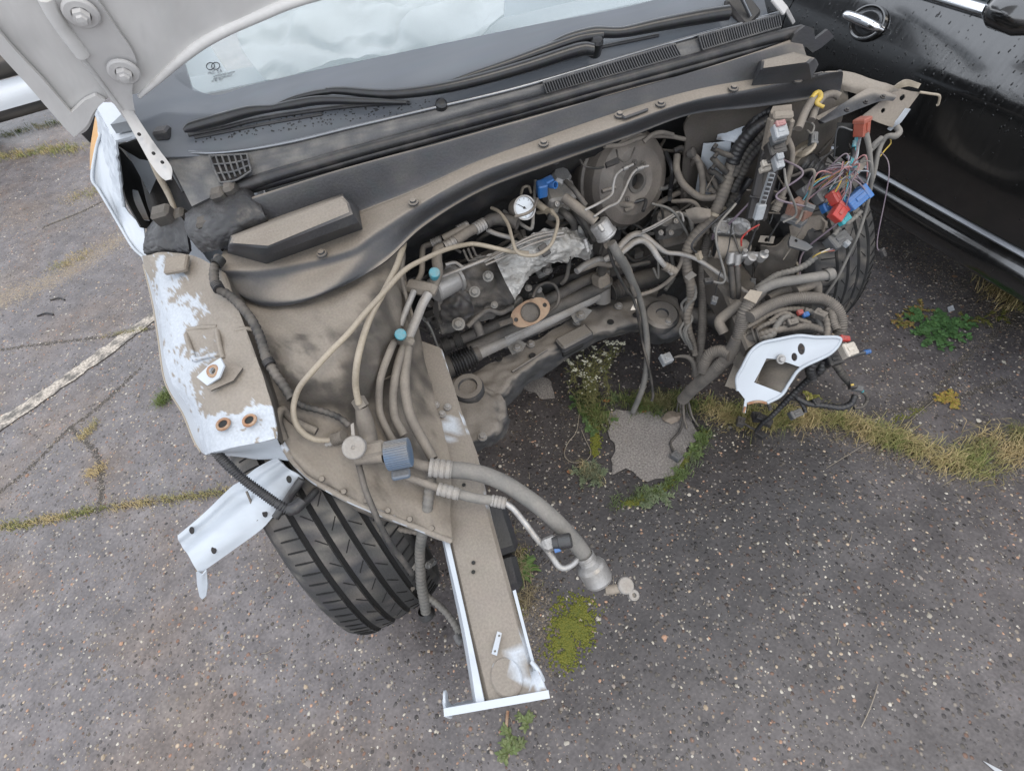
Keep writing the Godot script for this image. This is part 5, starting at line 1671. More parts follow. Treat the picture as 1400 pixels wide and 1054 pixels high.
	done("bent_hook", st, "hose_beige", tp)
	st = start()
	patch(st, [[V(.884,.824,.079),V(.863,.8,.083),V(.854,.78,.076)], [V(.906,.815,.077),V(.883,.79,.082),V(.868,.772,.076)]], 0.003, 6)
	done("torn_edge", st, "white", tp)
	# crushed stub of the left-hand rail with its flange plate
	st = start()
	plate(st, [V(.284,.4,.356),V(.293,.42,.333),V(.313,.44,.322),V(.345,.465,.306),V(.375,.48,.305),V(.41,.487,.319),V(.455,.493,.337),V(.49,.49,.361),V(.531,.49,.385),V(.532,.482,.396),V(.5,.464,.404),V(.431,.442,.395),V(.398,.418,.404),V(.368,.396,.416),V(.331,.383,.413),V(.31,.386,.396),V(.288,.382,.391),V(.277,.366,.405),V(.272,.366,.4),V(.289,.388,.38)], 0.005,
		[[V(.449,.472,.363), 0.0085, 1.7], [V(.428,.459,.368), 0.007, 1.5], [[V(.37,.457,.338),V(.387,.455,.348),V(.411,.448,.37),V(.432,.441,.392),V(.406,.422,.399),V(.37,.398,.411),V(.345,.407,.384),V(.324,.414,.361),V(.347,.435,.35)]]])
	var pl := done("crushed_flange", st, "bracket")
	tag(pl, "bent white flange plate on the crushed stub of the other chassis rail")
	st = start()
	tube(st, [V(.284,.398,.355),V(.293,.42,.333),V(.313,.44,.322),V(.345,.465,.306),V(.374,.481,.306),V(.409,.489,.32),V(.453,.495,.338),V(.489,.492,.362),V(.529,.492,.386),V(.532,.482,.396),V(.5,.464,.404),V(.431,.442,.395),V(.398,.418,.404),V(.368,.396,.416),V(.331,.383,.413)], 0.0042, 8)
	done("folded_rim", st, "bracket", pl)
	st = start()
	tube(st, [V(.29,.38,.39),V(.312,.386,.4),V(.331,.382,.412)], 0.0035, 6)
	tube(st, [V(.274,.366,.401),V(.282,.376,.393)], 0.003, 6)
	done("rusty_edge", st, "rust", pl)
	st = start()
	bolt(st, V(.396,.458,.357), Vector3(-0.1, 0.7, 0.7), 0.008)
	done("flange_bolt", st, "alu", pl)
	st = start()
	patch(st, [[V(.323,.41,.366),V(.374,.45,.339),V(.435,.44,.392),V(.37,.392,.414)], [V(.323,.41,.366) + Vector3(0.02, -0.03, -0.1), V(.374,.45,.339) + Vector3(0.02, -0.03, -0.1), V(.435,.44,.392) + Vector3(-0.02, -0.03, -0.1), V(.37,.392,.414) + Vector3(-0.02, -0.03, -0.1)]], 0.003, 6, Vector3(0.3, 1.5, 1))
	tube(st, [V(.396,.445,.347) + Vector3(0, -0.02, -0.03), V(.362,.42,.38) + Vector3(0, -0.035, -0.05), V(.359,.39,.406) + Vector3(0, -0.02, -0.05)], 0.006, 8)
	done("crushed_box", st, "wheelhouse", pl)
	st = start()
	plate(st, [V(.294,.4,.378) + Vector3(0.01, -0.06, -0.08), V(.387,.45,.313) + Vector3(0.01, -0.06, -0.08), V(.47,.45,.389) + Vector3(0, -0.06, -0.08), V(.362,.39,.439) + Vector3(0, -0.06, -0.08)], 0.004)
	done("crushed_box", st, "wheelhouse", pl)
	st = start()
	beam(st, [[Vector3(0.36, 0.44, 0.28), Vector3(0.46, 0.44, 0.27)], [Vector3(0.42, 0.47, 0.1), Vector3(0.53, 0.47, 0.09)], [Vector3(0.45, 0.5, -0.2), Vector3(0.56, 0.5, -0.21)]], Vector3(0, -0.1, 0.0), 0.007)
	done("rail_stub", st, "wheelhouse", pl)

	# subframe
	st = start()
	patch(st, [[V(-.315,.3,-.128),V(-.232,.3,-.13),V(-.129,.3,-.138),V(-.018,.3,-.151),V(.111,.3,-.171),V(.225,.3,-.18),V(.314,.3,-.182),V(.394,.3,-.141),V(.418,.3,-.071)],
		[V(-.311,.305,-.074),V(-.234,.305,-.077),V(-.142,.305,-.087),V(-.034,.305,-.102),V(.091,.305,-.11),V(.195,.31,-.109),V(.28,.31,-.103),V(.355,.31,-.066),V(.391,.3,-.018)],
		[V(-.303,.3,-.006),V(-.231,.3,-.02),V(-.146,.3,-.054),V(-.04,.295,-.078),V(.088,.295,-.083),V(.182,.3,-.065),V(.257,.3,-.05),V(.324,.3,-.006),V(.381,.29,.01)],
		[V(-.303,.285,.011),V(-.231,.275,-.007),V(-.144,.27,-.048),V(-.039,.265,-.073),V(.095,.265,-.085),V(.19,.27,-.067),V(.268,.27,-.051),V(.313,.265,.021),V(.367,.265,.032)],
		[V(-.302,.24,.013),V(-.234,.225,-.004),V(-.142,.22,-.052),V(-.036,.215,-.08),V(.109,.22,-.101),V(.209,.225,-.09),V(.289,.225,-.072),V(.328,.22,.012),V(.379,.23,.016)]], 0.006, 8, Vector3(-0.4, 2.2, 1.4), 0.012, 14.0)
	var sf := done("subframe", st, "subframe")
	tag(sf, "black steel subframe under a coat of dust, crossing below the steering rack")
	st = start()
	patch(st, [[V(-.399,.325,-.052),V(-.329,.325,-.116),V(-.277,.315,-.083),V(-.265,.305,-.048)], [V(-.402,.32,.012),V(-.336,.325,-.004),V(-.278,.315,-.016),V(-.24,.305,-.009)], [V(-.404,.315,.085),V(-.336,.318,.081),V(-.278,.31,.068),V(-.235,.3,.031)], [V(-.399,.3,.109),V(-.34,.3,.114),V(-.287,.29,.103),V(-.241,.28,.054)], [V(-.398,.26,.098),V(-.34,.25,.107),V(-.284,.24,.097),V(-.237,.23,.047)]], 0.006, 8, Vector3(-0.4, 2.2, 1.4), 0.01, 18.0)
	done("subframe_foot", st, "subframe", sf)
	st = start()
	bar(st, V(-.007,.312,-.076), V(.105,.314,-.085), 0.05, 0.03, Vector3(0, 0, 1), 0.006)
	done("raised_step", st, "subframe", sf)
	ringbox("step_recess", "dark", V(.032,.29,-.061), V(.095,.29,-.067) - V(-.019,.29,-.057), Vector3(0, 1, 0.3), Vector3(0.075, 0.018, 0.012), sf, 0.003)
	st = start()
	lathe(st, V(.333,.31,-.033), Vector3(0, 1, 0.15), [[-0.1, 0.045], [-0.03, 0.056], [0.0, 0.054], [0.008, 0.046], [0.008, 0.02], [0.0, 0.018], [0, 0]], 26)
	done("bush_housing", st, "subframe", sf)
	for q in [V(-.187,.312,-.126), V(-.091,.307,-.089), V(.181,.312,-.086), V(.265,.312,-.072), V(-.29,.312,-.01)]:
		st = start()
		lathe(st, q, Vector3(0, 1, 0.1), [[-0.001, 0.011], [0.002, 0.009], [0.0015, 0.007], [0.001, 0]], 14)
		done("drain_hole", st, "dark", sf)
	st = start()
	tube(st, [V(-.154,.312,-.155),V(-.024,.312,-.163),V(.137,.312,-.168)], 0.006, 8)
	tube(st, [V(-.172,.304,-.065),V(-.041,.304,-.09)], 0.004, 8)
	done("pressed_rib", st, "subframe", sf)
	st = start()
	lathe(st, V(-.316,.34,-.046), Vector3(0, 1, 0.1), [[-0.05, 0.045], [0.0, 0.046], [0.01, 0.042], [0.01, 0.028], [0.0, 0.026], [0.0, 0]], 28)
	done("bush_housing", st, "subframe", sf)
	for q in [V(-.341,.318,.113), V(-.076,.312,-.13), V(.087,.32,-.132), V(.332,.31,.003), V(.239,.312,-.133)]:
		hexbolt("subframe_bolt", "alu_dusty", q, Vector3(0, 1, 0.1), 0.009, sf)
	st = start()
	tube(st, [V(.356,.27,-.059),V(.427,.27,-.023),V(.487,.27,.028),V(.533,.28,.089)], [0.03, 0.026, 0.024, 0.03], 14)
	done("cross_brace", st, "subframe", sf)
	st = start()
	tube(st, [Vector3(-0.3, 0.26, -0.05), Vector3(-0.5, 0.24, 0.02), Vector3(-0.62, 0.22, 0.08)], [0.03, 0.025, 0.03], 12)
	done("lower_arm", st, "iron", sf)
	st = start()
	tube(st, [Vector3(0.42, 0.26, -0.15), Vector3(0.56, 0.24, -0.16), Vector3(0.66, 0.22, -0.14)], [0.03, 0.025, 0.03], 12)
	done("lower_arm", st, "iron", sf)
	for s in [[Vector3(-0.66, 0.3, 0.08), Vector3(-0.58, 0.8, -0.02)], [Vector3(0.68, 0.3, -0.12), Vector3(0.6, 0.8, -0.12)]]:
		st = start()
		tube(st, [s[0], (s[0] as Vector3).lerp(s[1], 0.4), (s[0] as Vector3).lerp(s[1], 0.45), (s[1] as Vector3)], [0.028, 0.028, 0.05, 0.05], 14, 0, 0.01, true)
		done("strut", st, "iron")

# ---------------------------------------------------------------- front wheels
func make_wheels() -> void:
	for s in [[Vector3(-0.74, 0.345, 0.10), 8.0, "worn front tyre under the apron, turned tread facing the viewer"], [Vector3(0.75, 0.345, -0.12), 4.0, "front tyre on the far side, next to the black car"]]:
		var c: Vector3 = s[0]
		var a := deg_to_rad(s[1])
		var axis := Vector3(cos(a), 0, -sin(a))
		var w := Node3D.new()
		w.name = "front_wheel"
		car.add_child(w, true)
		tag(w, s[2])
		# tread profile across the width, grooves cut in
		var prof := []
		var R := 0.35
		var grooves := [-0.06, -0.022, 0.018, 0.056]
		var xs := [-0.104, -0.1]
		var base := func(x: float) -> float: return R - 0.016 * pow(absf(x) / 0.1, 4.0)
		prof.append([-0.112, 0.22])
		prof.append([-0.124, 0.26])
		prof.append([-0.122, 0.3])
		prof.append([-0.112, 0.325])
		var x := -0.1
		prof.append([x, base.call(x)])
		for g in grooves:
			prof.append([g - 0.006, base.call(g)])
			prof.append([g - 0.0042, float(base.call(g)) - 0.008])
			prof.append([g + 0.0042, float(base.call(g)) - 0.008])
			prof.append([g + 0.006, base.call(g)])
		prof.append([0.1, base.call(0.1)])
		prof.append([0.112, 0.325])
		prof.append([0.122, 0.3])
		prof.append([0.124, 0.26])
		prof.append([0.112, 0.22])
		var st := start()
		lathe(st, c, axis, prof, 120)
		done("tyre", st, "tyre", w)
		# groove floors stay black; sipes across the ribs
		for g in grooves:
			st = start()
			lathe(st, c + axis * g, axis, [[-0.0043, R - 0.0076], [0.0043, R - 0.0076]], 90)
			done("tread_groove", st, "groove", w)
		st = start()
		var b := frame(axis)
		for k in 80:
			var t := TAU * k / 80.0
			for rb in [[-0.1, -0.065, 0.012], [-0.044, -0.028, 0.03], [-0.008, 0.01, -0.03], [0.026, 0.044, 0.03], [0.065, 0.1, -0.012]]:
				if (absf(rb[0]) < 0.09 and absf(rb[1]) < 0.09) and k % 2 == 1:
					continue
				var pts := []
				for q in 4:
					var f := q / 3.0
					var xx := lerpf(rb[0], rb[1], f)
					var tt := t + float(rb[2]) * f * 2.0
					var rr: float = float(base.call(xx)) + 0.0002
					pts.append(c + axis * xx + (b.x * cos(tt) + b.y * sin(tt)) * rr)
				tube(st, pts, 0.0011 if absf(rb[0]) < 0.09 and absf(rb[1]) < 0.09 else 0.0019, 4, 0, 0.01, true)
		var sp := done("tread_sipes", st, "groove", w)
		sp.set_meta("kind", "stuff")
		st = start()
		lathe(st, c, axis, [[-0.1, 0.0], [-0.1, 0.06], [-0.05, 0.09], [-0.06, 0.19], [-0.112, 0.222], [0.112, 0.222], [0.06, 0.19], [0.08, 0.06], [0.08, 0]], 40)
		done("rim", st, "alu_dusty", w)

# ---------------------------------------------------------------- what is left in the engine bay
func crimp(called: String, key: String, a: Vector3, b: Vector3, r: float, parent: Node = null) -> MeshInstance3D:
	var st := start()
	var L := a.distance_to(b)
	var prof := [[0, r * 0.8], [0.0005, r]]
	var n := 4
	for k in n:
		var f0 := L * (k + 0.62) / n
		prof.append([f0, r])
		prof.append([f0 + L * 0.06 / n, r * 0.9])
		prof.append([f0 + L * 0.26 / n, r * 0.9])
		prof.append([f0 + L * 0.34 / n, r])
	prof.append([L, r])
	prof.append([L + 0.0005, r * 0.75])
	lathe(st, a, b - a, prof, 18)
	return done(called, st, key, parent)

func make_bay() -> void:
	var st: SurfaceTool
	# brake servo
	var bc := V(.27,.73,-.16)
	var bax := Vector3(0.16, 0.3, 1.0).normalized()
	st = start()
	lathe(st, bc, bax, [[-0.13, 0.05], [-0.12, 0.118], [-0.06, 0.125], [-0.056, 0.131], [-0.044, 0.131], [-0.04, 0.125], [-0.006, 0.122], [0.01, 0.112], [0.022, 0.085], [0.026, 0.05], [0.022, 0.026], [0.012, 0.02], [-0.01, 0.019], [-0.03, 0.0]], 56)
	var bo := done("brake_servo", st, "booster")
	tag(bo, "round dusty brake servo with an open centre hole")
	st = start()
	lathe(st, bc + bax * 0.0235, bax, [[0, 0.03], [0.003, 0.029], [0.003, 0.02], [-0.02, 0.019]], 28)
	done("servo_collar", st, "iron", bo)
	st = start()
	lathe(st, bc + bax * 0.002, bax, [[0, 0.019], [0.0005, 0]], 20)
	done("servo_bore", st, "dark", bo)
	var fb := frame(bax)
	for q in [[V(.146,.774,-.1), V(.183,.772,-.1)]]:
		hose("vacuum_stub", "booster", [q[0], q[1]], 0.0055, bo, 10)
	for q in [V(.242,.813,-.11), V(.222,.725,-.1), V(.268,.8,-.11)]:
		hexbolt("servo_stud", "iron", q, bax, 0.005, bo)
	st = start()
	patch(st, [[V(.166,.834,-.12),V(.202,.837,-.12)], [V(.164,.828,-.11),V(.2,.827,-.11)]], 0.008, 4)
	done("sensor_plug", st, "plastic", bo)
	hose("brake_pipe", "alu_dusty", [V(.07,.78,-.05),V(.106,.784,-.05),V(.154,.779,-.07),V(.165,.797,-.08),V(.177,.811,-.09),V(.199,.813,-.1),V(.215,.815,-.1),V(.231,.817,-.1)], 0.0032, bo, 8)
	hose("brake_pipe", "alu_dusty", [V(.089,.76,-.04),V(.13,.763,-.05),V(.167,.759,-.06),V(.189,.774,-.07),V(.208,.793,-.08),V(.226,.801,-.09),V(.242,.807,-.09),V(.269,.805,-.09)], 0.0032, bo, 8)
	crimp("pipe_nut", "alu", V(.203,.814,-.1), V(.215,.815,-.1), 0.0058, bo)
	crimp("pipe_nut", "alu", V(.236,.807,-.09), V(.253,.807,-.09), 0.0058, bo)
	hose("servo_wire", "rubber", [V(.108,.85,-.14),V(.11,.844,-.12),V(.14,.828,-.12),V(.162,.824,-.12)], 0.0028, bo, 6)
	hose("servo_wire", "rubber", [V(.195,.856,-.12),V(.189,.847,-.1),V(.206,.832,-.1),V(.222,.836,-.1),V(.246,.844,-.12)], 0.002, bo, 6)
	hose("vacuum_hose", "hose", [V(.161,.876,-.12),V(.208,.864,-.12),V(.252,.864,-.12),V(.289,.859,-.12),V(.343,.842,-.12),V(.392,.819,-.12)], 0.0055, bo, 8)
	hose("vacuum_hose", "hose", [V(.263,.858,-.11),V(.286,.868,-.11),V(.313,.865,-.11),V(.354,.842,-.12)], 0.0055, bo, 8)

	# gas reducer with gauge, solenoid and block
	var gasu := Node3D.new()
	gasu.name = "gas_reducer"
	car.add_child(gasu)
	tag(gasu, "silver gas reducer with pressure gauge and blue solenoid in the middle of the bay")
	st = start()
	var top := V(.078,.8,-.181)
	lathe(st, top, Vector3(0.1, 0.9, 0.35), [[-0.09, 0.03], [-0.055, 0.032], [-0.05, 0.04], [-0.042, 0.04], [-0.04, 0.029], [0.0, 0.026], [0.008, 0.02], [0.008, 0]], 8, false, 1.0, 1.0, 0.4)
	done("reducer_block", st, "alu", gasu)
	ringbox("reducer_block", "alu_dusty", V(.063,.76,-.167), Vector3(1, -0.1, 0.15), Vector3(0, 0.9, 0.4), Vector3(0.075, 0.045, 0.055), gasu, 0.006)
	ringbox("reducer_block", "cast", V(.053,.73,-.163), Vector3(1, -0.1, 0.15), Vector3(0, 0.9, 0.4), Vector3(0.055, 0.05, 0.05), gasu, 0.006)
	for q in [V(.047,.79,-.168), V(.082,.79,-.136), V(.04,.76,-.134)]:
		hexbolt("reducer_bolt", "alu", q, Vector3(0, 0.7, 0.7), 0.0045, gasu)
	ringbox("solenoid", "plug_blue", V(.002,.815,-.136), Vector3(1, 0, 0.2), Vector3(0, 1, 0.3), Vector3(0.024, 0.04, 0.025), gasu, 0.003)
	ringbox("solenoid", "plug_blue", V(.015,.83,-.136), Vector3(1, 0.2, 0.1), Vector3(0, 1, 0.3), Vector3(0.035, 0.012, 0.02), gasu, 0.003)
	st = start()
	lathe(st, V(.023,.82,-.134), Vector3(0.4, 0.3, 1), [[0, 0.009], [0.018, 0.009], [0.018, 0.0065], [0.006, 0.006], [0.006, 0]], 16)
	done("solenoid_nozzle", st, "plug_blue", gasu)
	var gc := V(-.059,.8,-.112)
	var gx := Vector3(0.12, 0.55, 0.85).normalized()
	st = start()
	lathe(st, gc, gx, [[-0.035, 0.015], [-0.032, 0.026], [-0.004, 0.0275], [0.0, 0.0285], [0.004, 0.0285], [0.0045, 0.0255], [0.001, 0.025]], 32)
	var gg := done("pressure_gauge", st, "tan_metal", gasu)
	st = start()
	lathe(st, gc + gx * 0.0015, gx, [[0, 0.0252], [0.0004, 0]], 32)
	done("gauge_face", st, "gauge_face", gg)
	st = start()
	lathe(st, gc + gx * 0.004, gx, [[0, 0.0288], [0.0025, 0.0285], [0.0028, 0.0248]], 32)
	done("gauge_bezel", st, "alu", gg)
	st = start()
	var gb := frame(gx)
	bar(st, gc + gx * 0.003 + gb.x * 0.004 - gb.y * 0.004, gc + gx * 0.003 - gb.x * 0.012 + gb.y * 0.013, 0.0012, 0.0006, gb.y, 0.0001)
	lathe(st, gc + gx * 0.0022, gx, [[0, 0.003], [0.0012, 0.003], [0.0012, 0]], 10)
	for k in 9:
		var a := deg_to_rad(-135.0 + 270.0 * k / 8.0)
		var d := gb.x * cos(a) + gb.y * sin(a)
		bar(st, gc + gx * 0.0022 + d * 0.0185, gc + gx * 0.0022 + d * 0.0225, 0.0009, 0.0005, gx.cross(d), 0.0001)
	done("gauge_needle", st, "plastic", gg)
	hose("gauge_pipe", "hose_beige", [V(-.046,.8,-.157),V(-.031,.81,-.173),V(-.017,.81,-.17),V(-.018,.8,-.156)], 0.0035, gasu, 8)
	hose("banjo_fitting", "hose_beige", [V(-.008,.77,-.167),V(.002,.76,-.148),V(.013,.75,-.13)], 0.009, gasu, 10)
	hose("banjo_fitting", "hose_beige", [V(-.004,.74,-.158),V(.012,.76,-.12),V(.013,.76,-.105)], 0.006, gasu, 10)
	hose("solenoid_lead", "hose_grey", [V(.008,.81,-.183),V(-.008,.8,-.157),V(-.03,.78,-.124),V(-.05,.76,-.091),V(-.059,.755,-.089),V(-.071,.76,-.112),V(-.082,.77,-.137),V(-.095,.78,-.157)], 0.0045, gasu, 8)
	hose("solenoid_lead", "hose", [V(-.016,.8,-.126),V(-.045,.81,-.085),V(-.072,.815,-.068),V(-.096,.81,-.079)], 0.0035, gasu, 8)
	hose("clear_hose", "hose_beige", [V(-.124,.8,-.156),V(-.115,.8,-.129),V(-.112,.79,-.09),V(-.121,.78,-.05),V(-.128,.77,-.014),V(-.115,.765,.005),V(-.09,.765,.018),V(-.05,.76,0),V(-.016,.76,-.036),V(.008,.765,-.072),V(.008,.77,-.102)], 0.0042, gasu, 10)
	# hoses from the reducer to the filter can and down
	hose("gas_hose", "hose", [V(.054,.78,-.121),V(.066,.77,-.092),V(.081,.755,-.068),V(.097,.74,-.044)], 0.0125, gasu, 14)
	hose("gas_hose", "rubber", [V(.075,.8,-.152),V(.075,.8,-.114),V(.081,.785,-.094),V(.088,.77,-.077)], 0.0065, gasu, 12)
	hose("gas_hose", "rubber", [V(.051,.73,-.157),V(.051,.74,-.107),V(.066,.71,-.097),V(.06,.68,-.099)], 0.0095, gasu, 14)
	hose("gas_hose", "rubber", [V(.074,.72,-.148),V(.081,.72,-.099),V(.096,.69,-.088),V(.104,.66,-.087)], 0.0085, gasu, 14)
	hose("gas_hose", "rubber", [V(.08,.73,-.126),V(.087,.72,-.08),V(.103,.68,-.064),V(.109,.65,-.085)], 0.0085, gasu, 14)
	var ca := V(.1,.74,-.039)
	var cb := V(.118,.7,-.016)
	var cax := (cb - ca).normalized()
	st = start()
	lathe(st, ca, cax, [[-0.004, 0.01], [0.0, 0.022], [0.004, 0.025], [0.034, 0.025], [0.036, 0.0275], [0.04, 0.0275], [0.042, 0.025], [0.046, 0.02], [0.05, 0.01]], 32)
	tag(done("filter_can", st, "alu", gasu), "silver filter can in the gas hose")
	for q in [[V(.091,.745,-.01), 0.02]]:
		ringbox("can_lug", "alu", q[0], Vector3(1, 0.3, 0), Vector3(0, 1, 0.5), Vector3(0.01, 0.012, 0.02), gasu, 0.002)
	var drop := [V(.128,.68,-.02),V(.144,.64,-.008),V(.176,.58,-.018),V(.201,.52,-.021),V(.227,.46,-.026),V(.243,.4,-.019),V(.248,.33,.004),V(.243,.26,.031),V(.229,.18,.057),V(.211,.11,.07),V(.183,.02,.076)]
	var dh := hose("drain_hose", "hose_grey", drop, [0.012, 0.012, 0.012, 0.0105, 0.0095, 0.0095, 0.0095, 0.0095, 0.0095, 0.0095, 0.0095], gasu, 14)
	tag(dh, "long grey hose hanging to the ground with a white band near its end")
	crimp("hose_band", "plug_cream", V(.222,.13,.063), V(.214,.12,.067), 0.0108, gasu)
	hose("drain_cable", "rubber", [V(.124,.66,-.026),V(.139,.6,-.017),V(.163,.54,-.015),V(.187,.49,-.019),V(.21,.45,-.02),V(.216,.4,0),V(.235,.3,.005),V(.232,.24,.047),V(.234,.18,.077),V(.23,.12,.106),V(.223,.1,.112)], 0.0045, gasu, 10)
	hose("drain_cable", "hose", [V(.165,.62,-.016),V(.19,.56,-.016),V(.201,.5,-.019),V(.214,.46,-.02),V(.204,.47,-.028)], 0.006, gasu, 10)
	st = start()
	plate(st, [V(.196,.42,-.009),V(.224,.44,-.025),V(.215,.42,-.001)], 0.003)
	done("paper_tag", st, "plug_cream", gasu)

	# gearbox and steering motor remains: cast housing, foil shield, round motor
	var eng := Node3D.new()
	eng.name = "steering_column_drive"
	car.add_child(eng)
	eng.name = "engine_remains"
	tag(eng, "black cast housing with crumpled silver heat shield and round motor")
	st = start()
	patch(st, [[V(-.32,.7,-.095),V(-.238,.7,-.119),V(-.179,.7,-.12),V(-.114,.68,-.135)], [V(-.325,.66,-.076),V(-.248,.67,-.078),V(-.181,.66,-.093),V(-.105,.62,-.126)], [V(-.337,.6,-.071),V(-.255,.61,-.07),V(-.186,.6,-.084),V(-.117,.56,-.098)], [V(-.338,.55,-.079),V(-.268,.55,-.067),V(-.19,.54,-.076),V(-.116,.52,-.1)]], 0.04, 8, Vector3(-0.4, 2.2, 1.4), 0.02, 22.0)
	done("cast_housing", st, "iron", eng)
	st = start()
	patch(st, [[V(-.309,.665,-.085),V(-.27,.67,-.078),V(-.247,.66,-.065)], [V(-.326,.64,-.063),V(-.288,.65,-.042),V(-.247,.63,-.056)], [V(-.331,.6,-.055),V(-.29,.6,-.049),V(-.25,.6,-.048)]], 0.03, 7, Vector3(-0.4, 2.2, 1.4), 0.008, 40.0)
	done("cast_housing", st, "plastic", eng)
	st = start()
	var ma := V(-.299,.7,-.088)
	var mb2 := V(-.265,.685,-.038)
	lathe(st, ma + Vector3(0, -0.01, 0), Vector3(0.75, -0.12, -0.3), [[-0.03, 0.0], [-0.03, 0.026], [-0.026, 0.03], [0.036, 0.03], [0.036, 0.036], [0.044, 0.036], [0.044, 0.02], [0.05, 0.0]], 32)
	done("round_motor", st, "alu", eng)
	for q in [[V(-.238,.68,-.037), 0.009], [V(-.19,.685,-.065), 0.009], [V(-.296,.6,-.038), 0.011], [V(-.191,.6,-.053), 0.006]]:
		hexbolt("housing_bolt", "cast", q[0], Vector3(-0.1, 0.75, 0.6), q[1], eng)
	hose("housing_rib", "iron", [V(-.272,.57,-.048),V(-.237,.585,-.052),V(-.208,.59,-.053),V(-.181,.57,-.048),V(-.139,.55,-.071)], 0.007, eng, 8)
	hose("housing_pipe", "iron", [V(-.251,.56,-.077),V(-.246,.55,-.058),V(-.247,.53,-.04)], 0.012, eng, 12)
	st = start()
	patch(st, [[V(-.177,.72,-.097),V(-.106,.73,-.095),V(-.044,.73,-.101),V(.011,.72,-.103),V(.068,.7,-.098)], [V(-.162,.715,-.088),V(-.104,.725,-.068),V(-.044,.725,-.069),V(.014,.715,-.074),V(.066,.695,-.072)], [V(-.16,.7,-.063),V(-.103,.71,-.057),V(-.048,.71,-.048),V(.007,.7,-.054),V(.074,.675,-.056)], [V(-.156,.67,-.045),V(-.107,.685,-.044),V(-.064,.69,-.042),V(-.009,.68,-.048),V(.048,.66,-.047)], [V(-.145,.62,-.022),V(-.115,.645,-.028),V(-.077,.66,-.047),V(-.021,.66,-.051),V(.021,.64,-.053)]], 0.003, 12, Vector3(-0.4, 2.2, 1.4), 0.008, 46.0)
	tag(done("heat_shield", st, "foil", eng), "crinkled silver foil heat shield")
	st = start()
	patch(st, [[V(.074,.69,-.124),V(.103,.68,-.107),V(.114,.65,-.082)], [V(.051,.66,-.1),V(.075,.66,-.078),V(.103,.62,-.077)], [V(.045,.62,-.1),V(.074,.61,-.089),V(.106,.58,-.09)]], 0.02, 10, Vector3(-0.4, 2.2, 1.4), -0.006, 26.0)
	done("heat_shield", st, "foil", eng)
	for q in [[V(.047,.7,-.097), V(.037,.68,-.072)], [V(.075,.69,-.059), V(.075,.66,-.043)], [V(-.031,.71,-.05), V(-.043,.69,-.048)]]:
		crimp("shield_stud", "alu", q[0], q[1], 0.006, eng)
	ringbox("shield_clip", "plastic", V(-.047,.72,-.039), Vector3(1, 0.2, 0), Vector3(0, 1, 0.6), Vector3(0.022, 0.006, 0.03), eng)
	for q in [[V(-.194,.735,-.06),V(-.141,.745,-.056),V(-.081,.745,-.062),V(-.032,.74,-.064),V(.017,.73,-.062)], [V(-.193,.73,-.055),V(-.143,.74,-.046),V(-.083,.74,-.052),V(-.031,.735,-.055),V(.017,.725,-.056)], [V(-.179,.735,-.069),V(-.118,.745,-.066),V(-.056,.745,-.073),V(.001,.735,-.071)]]:
		hose("thin_pipe", "alu_dusty", q, 0.0028, eng, 6)
	hose("cable_loop", "rubber", [V(.026,.7,-.083),V(.031,.68,-.062),V(.024,.64,-.051),V(.012,.6,-.046),V(.001,.58,-.053)], 0.0055, eng, 8)
	hose("sensor_lead", "rubber", [V(-.08,.56,-.065),V(-.058,.57,-.082),V(-.029,.57,-.088),V(-.008,.56,-.078),V(-.005,.54,-.061),V(-.018,.52,-.047),V(-.039,.5,-.051),V(-.053,.49,-.051)], 0.0045, eng, 8)
	# exhaust pipe end with its rusty flange
	var fc := V(-.094,.52,-.057)
	var fn := Vector3(-0.1, 0.75, 0.65).normalized()
	st = start()
	var fu := (V(-.046,.53,-.052) - V(-.143,.51,-.059))
	fu = (fu - fn * fu.dot(fn)).normalized()
	var fv := fn.cross(fu)
	var ol := []
	for k in 36:
		var a := TAU * k / 36.0
		var rr := 0.034 + 0.022 * pow(absf(cos(a)), 3.0)
		ol.append(fc + fu * cos(a) * rr * 1.02 + fv * sin(a) * rr * 0.98)
	plate(st, ol, 0.009, [[fc, 0.027], [fc + fu * 0.044, 0.006], [fc - fu * 0.044, 0.006]], fc + fn)
	var fl := done("exhaust_flange", st, "copper", eng)
	tag(fl, "copper coloured oval exhaust flange with an open pipe")
	st = start()
	lathe(st, fc, fn, [[0.002, 0.0268], [-0.004, 0.025], [-0.02, 0.022], [-0.02, 0.0165], [-0.06, 0.016], [-0.06, 0.0]], 30)
	done("pipe_bore", st, "hose", fl)
	st = start()
	lathe(st, fc - fn * 0.0195, fn, [[0, 0.0166], [0.0006, 0.0]], 24)
	done("pipe_depth", st, "dark", fl)
	hose("exhaust_pipe", "iron", [fc - fn * 0.01, fc - fn * 0.07, fc - fn * 0.13 + Vector3(0.02, -0.02, -0.05)], 0.03, fl, 18)
	st = start()
	plate(st, [V(-.186,.53,-.059),V(-.148,.53,-.056),V(-.152,.53,-.039),V(-.189,.53,-.043)], 0.004)
	done("flange_tab", st, "iron", eng)

	# steering rack
	var rk := Node3D.new()
	rk.name = "steering_rack"
	car.add_child(rk)
	tag(rk, "grey aluminium steering rack with ribbed rubber boots at both ends")
	st = start()
	tube(st, [V(-.254,.37,-.128),V(-.181,.37,-.132),V(-.074,.37,-.137),V(.048,.37,-.147),V(.146,.37,-.158),V(.201,.37,-.171)], [0.021, 0.0205, 0.0195, 0.0195, 0.021, 0.024], 18)
	done("rack_tube", st, "alu_dusty", rk)
	st = start()
	tube(st, [V(-.157,.388,-.126),V(-.032,.388,-.134),V(.099,.388,-.146)], [0.006, 0.006, 0.006], 8)
	done("rack_rib", st, "alu_dusty", rk)
	st = start()
	lathe(st, V(-.254,.37,-.128), V(-.326,.37,-.124) - V(-.254,.37,-.128), [[-0.012, 0.024], [0.006, 0.025], [0.008, 0.022]], 20)
